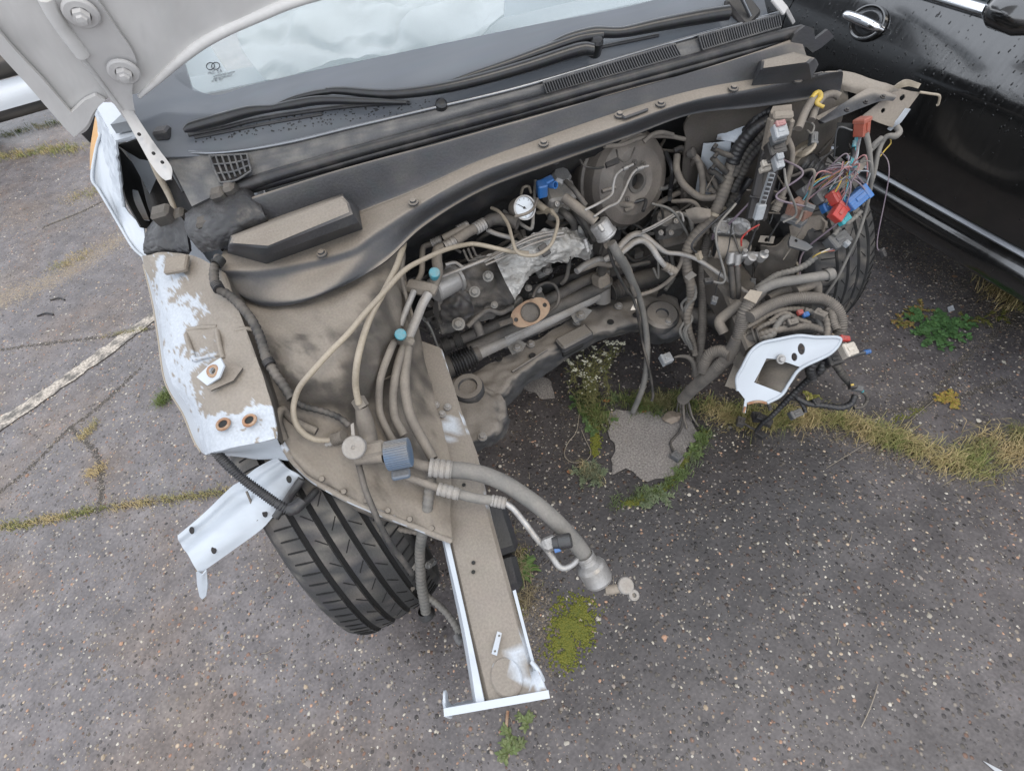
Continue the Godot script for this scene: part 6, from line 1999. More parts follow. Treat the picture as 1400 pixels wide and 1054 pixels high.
	done("boot_clamp", st, "iron", rk)
	st = start()
	tube(st, [V(-.259,.37,-.127),V(-.293,.37,-.124),V(-.33,.37,-.123)], [0.027, 0.03, 0.032], 22, 0.009, 0.0085)
	done("rubber_boot", st, "rubber_clean", rk)
	st = start()
	lathe(st, V(-.33,.37,-.123), V(-.371,.37,-.125) - V(-.33,.37,-.123), [[0, 0.033], [0.016, 0.036], [0.022, 0.03], [0.024, 0.012], [0.2, 0.01]], 20)
	done("boot_end", st, "rubber", rk)
	st = start()
	tube(st, [V(.219,.37,-.148),V(.25,.37,-.148),V(.288,.37,-.149)], [0.024, 0.028, 0.031], 20, 0.008, 0.0085)
	done("rubber_boot", st, "rubber", rk)
	hose("tie_rod_cover", "rubber", [V(.288,.37,-.149),V(.354,.36,-.153),V(.417,.36,-.146),V(.503,.35,-.148)], [0.03, 0.032, 0.028, 0.02], rk, 16)
	st = start()
	lathe(st, V(.195,.38,-.162), Vector3(0.1, 1, -0.2), [[-0.04, 0.026], [0.02, 0.026], [0.024, 0.031], [0.034, 0.031], [0.036, 0.022], [0.07, 0.02], [0.072, 0.0]], 22)
	done("pinion_housing", st, "cast", rk)
	ringbox("pinion_coupling", "tan_metal", V(.174,.45,-.138), Vector3(1, 0, -0.2), Vector3(0, 1, -0.2), Vector3(0.045, 0.04, 0.045), rk, 0.008)
	hose("column_shaft", "iron", [V(.174,.48,-.135),V(.157,.56,-.097),V(.145,.64,-.059)], 0.013, rk, 12)
	for q in [[V(-.122,.345,-.089),V(-.155,.345,-.091),V(-.155,.355,-.119),V(-.125,.375,-.117),V(-.104,.365,-.092)], [V(.103,.345,-.109),V(.069,.345,-.112),V(.069,.355,-.14),V(.105,.375,-.139),V(.131,.365,-.113)]]:
		st = start()
		plate(st, q, 0.014)
		done("rack_mount", st, "cast", rk)
	for q in [V(-.134,.36,-.095), V(.092,.36,-.117), V(.098,.375,-.178), V(-.149,.375,-.159)]:
		st = start()
		bolt(st, q, Vector3(0, 1, 0.15), 0.009)
		done("rack_bolt", st, "alu_dusty", rk)
	hose("drive_shaft", "iron", [V(-.346,.42,-.163),V(-.27,.42,-.158),V(-.137,.42,-.161),V(.036,.43,-.166),V(.141,.43,-.177),V(.224,.42,-.186)], 0.016, null, 14)
	for q in [[V(-.337,.42,-.162), V(-.314,.42,-.161)], [V(-.301,.42,-.16), V(-.278,.42,-.16)]]:
		crimp("shaft_collar", "rubber", q[0], q[1], 0.024)
	hose("rear_bar", "iron", [V(-.268,.38,-.146),V(-.124,.39,-.145),V(.026,.4,-.15),V(.208,.4,-.159)], 0.02, null, 12)
	for q in [V(-.154,.385,-.155), V(.059,.41,-.173)]:
		st = start()
		lathe(st, q, Vector3(0, 1, 0.2), [[-0.02, 0.022], [0.005, 0.022], [0.007, 0.012], [0.012, 0.012], [0.012, 0]], 16)
		done("bar_bush", st, "cast")
	# pipes of the climate system across the top
	var acp := Node3D.new()
	acp.name = "climate_pipes"
	car.add_child(acp)
	tag(acp, "dusty climate hoses with crimped metal ends along the firewall")
	hose("thick_hose", "rubber", [V(-.159,.79,-.118),V(-.138,.79,-.127),V(-.112,.785,-.118),V(-.087,.78,-.09)], [0.0135, 0.0145, 0.014, 0.014], acp, 14)
	hose("thick_hose", "hose", [V(-.243,.79,-.098),V(-.203,.79,-.114),V(-.174,.79,-.117)], 0.0125, acp, 14)
	crimp("crimped_sleeve", "alu_dusty", V(-.186,.79,-.115), V(-.157,.79,-.123), 0.0145, acp)
	crimp("crimped_sleeve", "alu_dusty", V(-.268,.785,-.1), V(-.234,.79,-.102), 0.0125, acp)
	hose("thick_hose", "hose", [V(-.263,.79,-.121),V(-.227,.795,-.121),V(-.197,.795,-.128)], 0.0105, acp, 12)
	crimp("crimped_sleeve", "alu_dusty", V(-.29,.78,-.134), V(-.265,.785,-.129), 0.0105, acp)
	crimp("crimped_sleeve", "alu_dusty", V(-.224,.795,-.126), V(-.196,.795,-.13), 0.0115, acp)
	hose("metal_pipe", "hose", [V(-.268,.785,-.1),V(-.286,.78,-.104),V(-.298,.775,-.079),V(-.31,.77,-.043),V(-.335,.765,-.008)], [0.01, 0.012, 0.0125, 0.0125, 0.0115], acp, 14)
	hose("metal_pipe", "hose", [V(-.29,.78,-.134),V(-.31,.775,-.139),V(-.323,.775,-.11),V(-.342,.77,-.063),V(-.361,.765,-.042)], 0.0068, acp, 10)
	for q in [[V(-.358,.74,-.249),V(-.309,.75,-.182),V(-.267,.76,-.16),V(-.23,.74,-.117)]]:
		hose("thin_pipe", "iron", q, 0.0035, acp, 8)
	for q in [[V(-.228,.76,-.096),V(-.229,.75,-.068),V(-.222,.75,-.063),V(-.2,.75,-.049)], [V(-.217,.76,-.095),V(-.218,.75,-.069),V(-.209,.75,-.064),V(-.188,.75,-.06)], [V(-.206,.76,-.094),V(-.206,.75,-.071),V(-.196,.75,-.068)]]:
		hose("thin_pipe", "iron", q, 0.003, acp, 6)
	hose("thin_pipe", "alu_dusty", [V(-.301,.74,-.06),V(-.256,.75,-.048),V(-.2,.75,-.049),V(-.18,.74,-.063)], 0.0038, acp, 8)
	hose("thin_pipe", "alu_dusty", [V(-.283,.76,-.07),V(-.262,.76,-.065),V(-.251,.755,-.047)], 0.0038, acp, 8)
	hose("metal_pipe", "alu_dusty", [V(-.154,.77,-.123),V(-.138,.765,-.101),V(-.112,.76,-.075)], 0.0055, acp, 10)

# ---------------------------------------------------------------- pipes and hoses on the left of the picture
func make_left_lines() -> void:
	var st: SurfaceTool
	var ac := Node3D.new()
	ac.name = "refrigerant_lines"
	car.add_child(ac)
	tag(ac, "dusty refrigerant pipes with two turquoise caps running over the inner wing")
	# clamp block
	ringbox("clamp_block", "hose", V(-.36,.77,-.012), V(-.337,.77,.013) - V(-.378,.77,-.029), Vector3(0, 1, 0.3), Vector3(0.075, 0.022, 0.035), ac, 0.008)
	st = start()
	lathe(st, V(-.399,.775,-.041), Vector3(0, 1, 0.3), [[-0.02, 0.016], [0.0, 0.016], [0.004, 0.012], [0.004, 0]], 16)
	done("clamp_boss", st, "hose", ac)
	hose("refrigerant_pipe", "alu_dusty", [V(-.378,.775,-.006),V(-.393,.77,.011),V(-.417,.755,.03),V(-.435,.745,.048)], 0.0068, ac, 12)
	hose("refrigerant_pipe", "alu_dusty", [V(-.353,.775,.02),V(-.373,.77,.036),V(-.403,.755,.064),V(-.432,.74,.089)], 0.0098, ac, 14)
	hose("rubber_line", "hose", [V(-.441,.742,.052),V(-.456,.738,.073),V(-.475,.775,.136),V(-.511,.755,.172),V(-.532,.725,.197),V(-.542,.705,.221),V(-.541,.68,.254),V(-.538,.665,.268)], 0.0075, ac, 12)
	hose("rubber_line", "hose", [V(-.432,.74,.089),V(-.446,.735,.099),V(-.464,.745,.136),V(-.486,.735,.168),V(-.507,.712,.199),V(-.518,.692,.229),V(-.516,.67,.262)], 0.0088, ac, 12)
	hose("rubber_line", "hose", [V(-.43,.735,.09),V(-.45,.735,.134),V(-.472,.725,.178),V(-.485,.702,.214),V(-.49,.68,.244),V(-.486,.655,.282),V(-.482,.64,.323)], [0.009, 0.0095, 0.0105, 0.0105, 0.0105, 0.0105, 0.01], ac, 14)
	ringbox("pipe_joint", "hose", V(-.441,.742,.091), V(-.427,.742,.108) - V(-.456,.742,.075), Vector3(0, 1, 0.3), Vector3(0.05, 0.02, 0.024), ac, 0.007)
	for q in [[V(-.324,.795,-.009), Vector3(0.05, 0.9, 0.5)], [V(-.443,.765,.095), Vector3(0.0, 0.8, 0.6)]]:
		st = start()
		var ax: Vector3 = (q[1] as Vector3).normalized()
		var pr := [[-0.012, 0.0095], [0.0, 0.0095], [0.0, 0.0115], [0.011, 0.0115], [0.012, 0.0105], [0.012, 0.0]]
		lathe(st, q[0], ax, pr, 20)
		var fbx := frame(ax)
		for k in 20:
			var a := TAU * k / 20.0
			var d := fbx.x * cos(a) + fbx.y * sin(a)
			bar(st, (q[0] as Vector3) + d * 0.0116, (q[0] as Vector3) + d * 0.0116 + ax * 0.0105, 0.0018, 0.001, ax.cross(d), 0.0002)
		done("service_cap", st, "cap_blue", ac)
	# translucent hoses
	hose("clear_hose", "hose_beige", [V(-.09,.73,-.039),V(-.131,.755,-.035),V(-.162,.772,-.042),V(-.18,.78,-.051),V(-.2,.785,-.065),V(-.22,.79,-.071),V(-.281,.83,-.029),V(-.349,.86,.016),V(-.384,.875,.044),V(-.412,.88,.068),V(-.453,.885,.106),V(-.492,.885,.136),V(-.531,.88,.163),V(-.572,.87,.179),V(-.611,.86,.197),V(-.642,.84,.199),V(-.661,.82,.203),V(-.673,.805,.215),V(-.679,.785,.229),V(-.674,.762,.24),V(-.662,.745,.247),V(-.644,.73,.248)], 0.0052, null, 12)
	hose("clear_hose", "hose_beige", [V(-.356,.87,-.083),V(-.36,.86,-.06),V(-.381,.87,-.009),V(-.404,.875,.034),V(-.441,.88,.089),V(-.476,.875,.127),V(-.504,.86,.154),V(-.528,.855,.196),V(-.546,.83,.211),V(-.558,.8,.216),V(-.566,.77,.228)], 0.0062, null, 12)
	# filling valve with its knurled blue wheel
	var fv := Node3D.new()
	fv.name = "filling_valve"
	car.add_child(fv)
	tag(fv, "dusty gas filling valve with a knurled blue plastic wheel")
	hose("valve_body", "hose", [V(-.565,.755,.224),V(-.571,.73,.238),V(-.577,.705,.256),V(-.582,.7,.279)], [0.012, 0.0165, 0.017, 0.016], fv, 16)
	st = start()
	lathe(st, V(-.564,.76,.223), Vector3(-0.1, 0.6, -0.6), [[-0.006, 0.0135], [0.012, 0.0135], [0.014, 0.009], [0.016, 0]], 6)
	done("valve_nut", st, "hose", fv)
	var kb := V(-.603,.735,.291)
	var kx := Vector3(-0.12, 0.85, 0.5).normalized()
	st = start()
	lathe(st, kb, kx, [[-0.05, 0.014], [-0.03, 0.018], [-0.012, 0.019], [-0.01, 0.0165], [-0.004, 0.0165], [-0.002, 0.0215], [0.006, 0.0215], [0.008, 0.0195], [0.0082, 0.004], [0.006, 0.003], [0.006, 0]], 30)
	done("valve_knob", st, "alu_dusty", fv)
	st = start()
	plate(st, [V(-.593,.76,.258),V(-.587,.76,.257),V(-.598,.742,.289),V(-.604,.742,.287)], 0.003)
	done("valve_lever", st, "alu_dusty", fv)
	st = start()
	tube(st, [V(-.616,.725,.249),V(-.629,.72,.244),V(-.639,.718,.241)], 0.011, 18, 0.003, 0.004)
	done("spring_collar", st, "hose", fv)
	st = start()
	lathe(st, V(-.638,.718,.241), Vector3(-1, 0, 0.15), [[0, 0.009], [0.012, 0.009], [0.012, 0.006], [0.018, 0.006], [0.018, 0]], 6)
	done("hose_nut", st, "alu_dusty", fv)
	hose("valve_arm", "hose", [V(-.613,.7,.291),V(-.588,.7,.301),V(-.564,.7,.311)], [0.012, 0.0115, 0.0115], fv, 12)
	ringbox("valve_arm", "hose", V(-.577,.705,.293), V(-.556,.705,.297) - V(-.593,.705,.288), Vector3(0, 1, 0.3), Vector3(0.05, 0.03, 0.03), fv, 0.006)
	var wa := V(-.536,.7,.32)
	var wx := (V(-.513,.7,.327) - V(-.56,.7,.314)).normalized()
	st = start()
	lathe(st, wa - wx * 0.024, wx, [[0, 0.014], [0.001, 0.0265], [0.046, 0.0265], [0.047, 0.018], [0.047, 0]], 36)
	var wb := frame(wx)
	for k in 36:
		var a := TAU * k / 36.0
		var d := wb.x * cos(a) + wb.y * sin(a)
		bar(st, wa - wx * 0.0225 + d * 0.0268, wa + wx * 0.0215 + d * 0.0268, 0.0028, 0.0022, wx.cross(d), 0.0005)
	done("knurled_wheel", st, "knob_blue", fv)
	ringbox("wheel_foot", "knob_blue", V(-.548,.665,.34), wx, Vector3(0, 1, 0), Vector3(0.035, 0.012, 0.02), fv, 0.003)
	# fat low-pressure hose curving to its silver damper
	var lp := Node3D.new()
	lp.name = "suction_hose"
	car.add_child(lp)
	tag(lp, "fat grey suction hose curving forward to a silver damper can")
	hose("metal_pipe", "hose", [V(-.525,.66,.32),V(-.508,.655,.334),V(-.491,.65,.345)], 0.0105, lp, 14)
	crimp("crimped_sleeve", "alu_dusty", V(-.495,.65,.343), V(-.457,.64,.363), 0.0185, lp)
	hose("fat_hose", "hose_grey", [V(-.462,.64,.36),V(-.43,.635,.378),V(-.401,.625,.398),V(-.375,.61,.422),V(-.352,.595,.453),V(-.33,.575,.486),V(-.313,.555,.519),V(-.301,.535,.548),V(-.292,.515,.573),V(-.288,.495,.6)], 0.0165, lp, 20)
	var da := V(-.288,.5,.595)
	var db := V(-.279,.45,.642)
	var dx := (db - da).normalized()
	st = start()
	lathe(st, da, dx, [[-0.016, 0.0165], [-0.0155, 0.0185], [-0.012, 0.0185], [-0.0115, 0.0175], [-0.008, 0.0175], [-0.0075, 0.0185], [-0.004, 0.0185], [-0.003, 0.017], [0.002, 0.018], [0.008, 0.026], [0.014, 0.029], [0.044, 0.029], [0.05, 0.026], [0.056, 0.016], [0.058, 0.0]], 36)
	done("damper_can", st, "alu", lp)
	hose("can_outlet", "tan_metal", [V(-.275,.44,.641),V(-.262,.44,.647),V(-.25,.44,.65)], 0.0095, lp, 12)
	var ea := V(-.237,.445,.653)
	st = start()
	lathe(st, ea, Vector3(0.1, 0.9, 0.3), [[-0.018, 0.015], [0.0, 0.0165], [0.004, 0.0165], [0.006, 0.0145], [0.006, 0]], 24)
	done("end_block", st, "alu_dusty", lp)
	st = start()
	lathe(st, V(-.231,.44,.675), Vector3(0.1, 0.9, 0.3), [[-0.01, 0.01], [0.002, 0.0105], [0.003, 0.008], [0.003, 0.0045], [-0.003, 0.004], [-0.003, 0]], 20)
	done("end_lug", st, "alu_dusty", lp)
	# thinner pressure line with service valve
	var hp := Node3D.new()
	hp.name = "pressure_line"
	car.add_child(hp)
	tag(hp, "thin silver pressure line with black capped service valve beside the fat hose")
	hose("metal_pipe", "hose", [V(-.542,.655,.344),V(-.52,.645,.362),V(-.494,.635,.386)], 0.0075, hp, 12)
	crimp("crimped_sleeve", "alu_dusty", V(-.496,.635,.385), V(-.463,.625,.41), 0.0125, hp)
	hose("rubber_line", "hose_grey", [V(-.465,.625,.408),V(-.438,.615,.427),V(-.407,.605,.444)], 0.0098, hp, 14)
	crimp("crimped_sleeve", "alu_dusty", V(-.412,.605,.44), V(-.389,.6,.457), 0.0115, hp)
	hose("metal_pipe", "alu", [V(-.391,.6,.454),V(-.38,.59,.47),V(-.371,.575,.5),V(-.363,.56,.532),V(-.356,.55,.547),V(-.351,.54,.566),V(-.346,.525,.585),V(-.337,.52,.592),V(-.321,.515,.591),V(-.306,.51,.585)], 0.006, hp, 12)
	st = start()
	bar(st, V(-.36,.56,.55), V(-.33,.56,.552), 0.026, 0.024, Vector3(0, 1, 0), 0.006)
	done("valve_block", st, "alu", hp)
	st = start()
	lathe(st, V(-.341,.565,.555), V(-.304,.57,.568) - V(-.341,.565,.555), [[0, 0.0115], [0.01, 0.0125], [0.012, 0.014], [0.034, 0.014], [0.036, 0.011], [0.036, 0]], 24)
	done("service_cap", st, "rubber_clean", hp)
	ringbox("valve_label", "plug_blue", V(-.339,.565,.57), Vector3(1, 0.1, 0.2), Vector3(0, 1, 0.4), Vector3(0.012, 0.003, 0.008), hp, 0.001)
	# dark loom along the apron
	hose("apron_loom", "rubber", [V(-.707,.93,-.124),V(-.716,.93,-.104),V(-.724,.925,-.071),V(-.721,.92,-.042),V(-.706,.905,-.024),V(-.693,.895,.009),V(-.683,.885,.045),V(-.681,.87,.079),V(-.682,.86,.117),V(-.679,.845,.145),V(-.673,.83,.169),V(-.668,.815,.194)], 0.0085, null, 12)
	hose("apron_loom", "rubber", [V(-.673,.8,.18),V(-.66,.78,.191),V(-.634,.765,.205),V(-.612,.75,.221),V(-.599,.735,.239)], 0.006, null, 10)
	st = start()
	lathe(st, V(-.704,.935,-.105), V(-.72,.935,-.089) - V(-.704,.935,-.105), [[-0.005, 0.01], [0.012, 0.0115], [0.012, 0.008]], 14)
	done("loom_collar", st, "rubber_clean")
	for q in [[V(-.681,.86,.126), V(-.679,.855,.136)], [V(-.722,.925,-.051), V(-.719,.922,-.034)]]:
		crimp("loom_clip", "plastic", q[0], q[1], 0.0105)
	st = start()
	tube(st, [V(-.824,.79,.211),V(-.821,.775,.221),V(-.809,.76,.248),V(-.798,.74,.268),V(-.782,.72,.291),V(-.766,.705,.314),V(-.751,.69,.33)], 0.0082, 16, 0.0018, 0.0045)
	tag(done("corrugated_conduit", st, "rubber_clean"), "black corrugated conduit hanging past the headlamp bracket")
	hose("conduit_tail", "rubber_clean", [V(-.753,.69,.327),V(-.74,.69,.329),V(-.728,.688,.321)], [0.0115, 0.012, 0.011], null, 12)
	hose("conduit_tail", "rubber_clean", [V(-.736,.66,.31),V(-.723,.65,.294),V(-.71,.645,.281)], 0.007, null, 10)
	# taped loom hanging beside the wheel
	var ll := Node3D.new()
	ll.name = "hanging_loom"
	car.add_child(ll)
	tag(ll, "grey taped loom hanging between the tyre and the chassis rail")
	hose("taped_loom", "hose_grey", [V(-.496,.62,.34),V(-.508,.61,.357),V(-.523,.6,.381),V(-.539,.57,.392),V(-.56,.53,.402),V(-.582,.48,.411),V(-.598,.43,.423),V(-.614,.38,.437),V(-.626,.33,.457),V(-.634,.3,.468)], [0.0105, 0.0105, 0.0105, 0.011, 0.0115, 0.0105, 0.011, 0.0115, 0.012, 0.0115], ll, 14)
	hose("loom_branch", "hose_grey", [V(-.599,.43,.413),V(-.623,.42,.415),V(-.649,.41,.416),V(-.672,.4,.42)], 0.0072, ll, 10)
	hose("loom_branch", "hose_grey", [V(-.618,.34,.45),V(-.605,.32,.468),V(-.592,.31,.496),V(-.584,.31,.525),V(-.582,.31,.551)], 0.0075, ll, 10)
	hose("loom_branch", "hose", [V(-.562,.52,.397),V(-.581,.52,.383),V(-.603,.52,.365),V(-.618,.53,.344)], 0.0065, ll, 10)
	st = start()
	lathe(st, V(-.637,.29,.468), Vector3(0.1, -1, 0.3), [[-0.012, 0.014], [0.004, 0.02], [0.006, 0.02], [0.006, 0.014], [0.002, 0]], 18)
	done("end_plug", st, "rubber_clean", ll)
	for q in [V(-.57,.43,.425), V(-.579,.44,.431)]:
		hexbolt("loom_clip", "plug_grey", q, Vector3(0.5, 0.3, 0.6), 0.006, ll)
	st = start()
	lathe(st, V(-.587,.31,.559), Vector3(0.2, -0.2, 1), [[-0.012, 0.007], [0.004, 0.009], [0.01, 0.007], [0.012, 0]], 12)
	done("sensor_end", st, "plug_grey", ll)
	st = start()
	lathe(st, V(-.643,.36,.425), Vector3(0.6, 0.4, 0.4), [[-0.008, 0.009], [0.003, 0.011], [0.005, 0.006], [0.012, 0.006], [0.012, 0]], 14)
	done("loom_nut", st, "alu_dusty", ll)
	hose("washer_tube", "rubber", [V(-.612,.69,.285),V(-.615,.68,.316),V(-.618,.67,.34),V(-.618,.655,.372),V(-.619,.62,.403),V(-.617,.58,.428),V(-.613,.53,.442),V(-.611,.49,.454)], 0.0058, null, 10)
	hose("speed_lead", "hose_grey", [V(-.371,.66,-.024),V(-.367,.63,-.021),V(-.366,.57,-.02),V(-.369,.53,-.005),V(-.374,.5,.011),V(-.376,.48,.028),V(-.377,.46,.05),V(-.375,.44,.077)], 0.0032, null, 8)
	crimp("lead_grommet", "hose", V(-.371,.505,.001), V(-.375,.495,.017), 0.007)

# ---------------------------------------------------------------- looms and leftovers on the right of the picture
func plug(called: String, key: String, at: Vector3, x: Vector3, y: Vector3, size: Vector3, parent: Node, ribs := 3) -> MeshInstance3D:
	var st := start()
	var bx := x.normalized()
	var by := (y - bx * y.dot(bx)).normalized()
	var b := Basis(bx, by, bx.cross(by))
	box(st, at, b, size, 0.0015)
	# a collar, a latch and ribs make it read as a connector
	box(st, at - bx * size.x * 0.36, b, Vector3(size.x * 0.22, size.y * 1.12, size.z * 1.12), 0.0012)
	box(st, at + by * size.y * 0.5, b, Vector3(size.x * 0.45, size.y * 0.22, size.z * 0.3), 0.0008)
	for k in ribs:
		var f := (k + 0.5) / ribs - 0.5
		box(st, at + bx * size.x * 0.12 + b.z * size.z * f * 0.86, b, Vector3(size.x * 0.74, size.y * 1.06, size.z * 0.34 / ribs), 0.0005)
	return done(called, st, key, parent)

func make_right_side() -> void:
	var st: SurfaceTool
	# fuse holder on its long bracket
	var fh := Node3D.new()
	fh.name = "fuse_holder"
	car.add_child(fh)
	tag(fh, "long dark fuse holder standing in the right of the bay")
	st = start()
	bar(st, V(.559,.87,0), V(.494,.66,.075), 0.052, 0.02, Vector3(1, 0, 0.3), 0.004)
	done("holder_back", st, "plastic", fh)
	for s in [[V(.498,.885,.032), V(.503,.68,.115)], ]:
		pass
	st = start()
	plate(st, [V(.528,.905,.001),V(.563,.905,.02),V(.552,.9,.037),V(.545,.895,.043),V(.513,.895,.019),V(.516,.9,.009)], 0.012)
	bar(st, V(.512,.893,.021), V(.55,.893,.043), 0.02, 0.02, Vector3(0, 1, 0.5), 0.004)
	done("holder_latch", st, "tan_metal", fh)
	st = start()
	bar(st, V(.511,.89,.021), V(.506,.82,.032), 0.01, 0.02, Vector3(1, 0, 0.3), 0.002)
	bar(st, V(.544,.89,.047), V(.549,.83,.046), 0.01, 0.02, Vector3(1, 0, 0.3), 0.002)
	done("holder_side", st, "tan_metal", fh)
	var hd := (V(.499,.79,.057) - V(.518,.89,.039)).normalized()
	var mods := [["plug_pale", V(.494,.885,.069), Vector3(0.03, 0.018, 0.028)], ["wire_pink", V(.495,.9,.063), Vector3(0.022, 0.012, 0.012)], ["plug_grey", V(.495,.868,.069), Vector3(0.032, 0.016, 0.018)], ["plastic", V(.501,.84,.065), Vector3(0.04, 0.024, 0.03)], ["plastic", V(.505,.815,.06), Vector3(0.036, 0.024, 0.024)], ["plug_pale", V(.496,.82,.087), Vector3(0.02, 0.018, 0.03)], ["plug_cream", V(.487,.81,.063), Vector3(0.022, 0.012, 0.014)], ["plug_pale", V(.495,.835,.088), Vector3(0.016, 0.012, 0.014)], ["plug_cream", V(.494,.79,.058), Vector3(0.024, 0.014, 0.012)]]
	for q in mods:
		plug("fuse_module", q[0], q[1], Vector3(1, 0.05, 0.25), Vector3(0, 0.8, 0.6), q[2], fh, 4)
	st = start()
	bar(st, V(.484,.8,.09), V(.477,.72,.094), 0.014, 0.012, Vector3(1, 0, 0.3), 0.002)
	bar(st, V(.469,.73,.1), V(.464,.69,.105), 0.022, 0.016, Vector3(1, 0, 0.3), 0.003)
	done("contact_strip", st, "plug_pale", fh)
	st = start()
	for k in 7:
		var q: Vector3 = V(.469,.806,.105).lerp(V(.47,.735,.102), k / 6.0)
		box(st, q, Basis(hd, Vector3.UP, hd.cross(Vector3.UP).normalized()).orthonormalized(), Vector3(0.006, 0.004, 0.01), 0.0005)
	done("contact_slots", st, "plastic", fh).set_meta("kind", "stuff")
	hose("holder_cable", "hose", [V(.553,.84,.048),V(.556,.82,.065),V(.554,.79,.077),V(.539,.76,.094),V(.527,.73,.103)], 0.0065, fh, 10)
	crimp("cable_sleeve", "hose", V(.527,.73,.103), V(.509,.7,.11), 0.011, fh)
	hose("holder_cable", "rubber", [V(.523,.8,.025),V(.514,.76,.046),V(.506,.71,.059),V(.491,.67,.075),V(.486,.64,.081)], 0.006, fh, 8)
	# black loom from the firewall
	var bl := Node3D.new()
	bl.name = "main_loom"
	car.add_child(bl)
	tag(bl, "thick black and beige taped main loom coming down from the fuse holder")
	hose("black_loom", "rubber_clean", [V(.508,.79,-.11),V(.528,.8,-.081),V(.542,.82,-.067),V(.558,.845,-.064),V(.573,.86,-.051),V(.579,.86,-.033)], 0.013, bl, 14)
	hose("black_loom", "rubber_clean", [V(.563,.85,-.031),V(.531,.83,-.042),V(.513,.79,-.054),V(.503,.75,-.055)], [0.014, 0.015, 0.017, 0.018], bl, 14)
	hose("black_loom", "rubber", [V(.55,.84,-.012),V(.541,.8,-.032),V(.523,.76,-.045),V(.504,.72,-.041)], 0.011, bl, 12)
	hose("black_loom", "rubber", [V(.541,.81,-.005),V(.529,.77,-.023),V(.518,.72,-.031),V(.501,.68,-.03)], 0.009, bl, 12)
	hose("taped_loom", "hose", [V(.523,.77,-.07),V(.505,.735,-.059),V(.491,.7,-.048),V(.473,.665,-.037),V(.45,.64,-.026),V(.426,.615,-.022),V(.403,.59,-.025),V(.382,.56,-.024),V(.371,.53,-.015),V(.371,.49,.002),V(.374,.45,.023),V(.374,.4,.033),V(.36,.36,.048),V(.356,.32,.071),V(.362,.28,.094),V(.359,.25,.117)], [0.018, 0.017, 0.016, 0.0155, 0.015, 0.015, 0.0155, 0.015, 0.0145, 0.0145, 0.013, 0.012, 0.0115, 0.011, 0.01, 0.009], bl, 16)
	hose("taped_loom", "rubber", [V(.542,.7,-.054),V(.53,.66,-.048),V(.511,.625,-.043),V(.493,.59,-.043),V(.472,.56,-.035),V(.462,.52,-.037)], 0.012, bl, 14)
	st = start()
	tube(st, [V(.488,.585,-.038),V(.465,.56,-.039),V(.446,.52,-.028),V(.436,.47,-.011),V(.429,.42,.011),V(.42,.36,.041),V(.41,.31,.067),V(.394,.26,.092),V(.377,.22,.111),V(.351,.18,.146)], 0.0125, 16, 0.002, 0.005)
	done("corrugated_conduit", st, "conduit", bl)
	for q in [[V(.428,.645,-.005), V(.447,.665,-.016)], [V(.485,.62,-.045), V(.489,.61,-.028)]]:
		crimp("cable_tie", "hose_beige", q[0], (q[0] as Vector3) + ((q[1] as Vector3) - q[0]).normalized() * 0.008, 0.018, bl)
	st = start()
	plate(st, [V(.349,.495,.017),V(.372,.505,.016),V(.377,.5,.034),V(.352,.49,.033)], 0.003)
	done("tape_flag", st, "hose_grey", bl)
	for k in 6:
		var o := Vector3(rng.randf_range(-0.008, 0.008), rng.randf_range(-0.004, 0.006), rng.randf_range(-0.008, 0.008))
		var pts := []
		for p in [V(.38,.45,.02),V(.382,.42,.037),V(.364,.38,.031),V(.367,.345,.056),V(.34,.32,.071),V(.353,.275,.101)]:
			pts.append(p + o + Vector3(rng.randf_range(-0.004, 0.004), 0.004, rng.randf_range(-0.004, 0.004)))
		hose("loose_strand", "hose_grey", pts, 0.0045, bl, 8)
	hose("clip_lead", "rubber", [V(.454,.79,-.085),V(.48,.775,-.069),V(.498,.77,-.05)], 0.007, bl, 8)
	hose("clip_lead", "rubber", [V(.453,.77,-.078),V(.468,.75,-.063),V(.486,.73,-.05)], 0.008, bl, 8)
	hose("clip_lead", "rubber", [V(.453,.735,-.08),V(.471,.72,-.064),V(.478,.71,-.046)], 0.009, bl, 8)
	hose("clip_lead", "rubber_clean", [V(.554,.7,-.033),V(.545,.68,-.033),V(.539,.66,-.042),V(.53,.63,-.038)], 0.011, bl, 8)
	# bonnet-cable loops behind the servo
	hose("earth_loop", "hose", [V(.401,.76,-.15),V(.385,.74,-.126),V(.391,.71,-.106),V(.415,.68,-.09),V(.437,.665,-.07),V(.465,.665,-.051),V(.477,.67,-.05)], 0.009, null, 12)
	hose("earth_loop", "hose", [V(.418,.77,-.133),V(.437,.755,-.117),V(.442,.73,-.097),V(.449,.69,-.089),V(.441,.665,-.075)], 0.0085, null, 12)
	hose("earth_loop", "rubber", [V(.396,.77,-.158),V(.413,.775,-.152),V(.419,.77,-.141),V(.419,.765,-.126)], 0.007, null, 10)
	st = start()
	lathe(st, V(.417,.77,-.125), Vector3(0.5, 0.5, 0.7), [[0, 0.012], [0.014, 0.013], [0.016, 0.008], [0.016, 0]], 14)
	done("loop_nut", st, "iron")
	# coolant pipes crossing from the rack
	var cp := Node3D.new()
	cp.name = "coolant_pipes"
	car.add_child(cp)
	tag(cp, "pair of silver grey coolant pipes bent across the bay")
	hose("coolant_pipe", "alu_dusty", [V(.13,.6,-.054),V(.161,.61,-.055),V(.195,.62,-.068),V(.231,.62,-.082),V(.254,.62,-.074),V(.267,.61,-.052),V(.285,.59,-.037),V(.308,.57,-.023),V(.342,.56,-.009),V(.375,.545,.009),V(.399,.53,.038),V(.423,.51,.069),V(.456,.48,.098),V(.48,.46,.13)], [0.008, 0.0085, 0.0085, 0.0085, 0.0085, 0.0085, 0.008, 0.006, 0.006, 0.006, 0.006, 0.006, 0.006, 0.006], cp, 12)
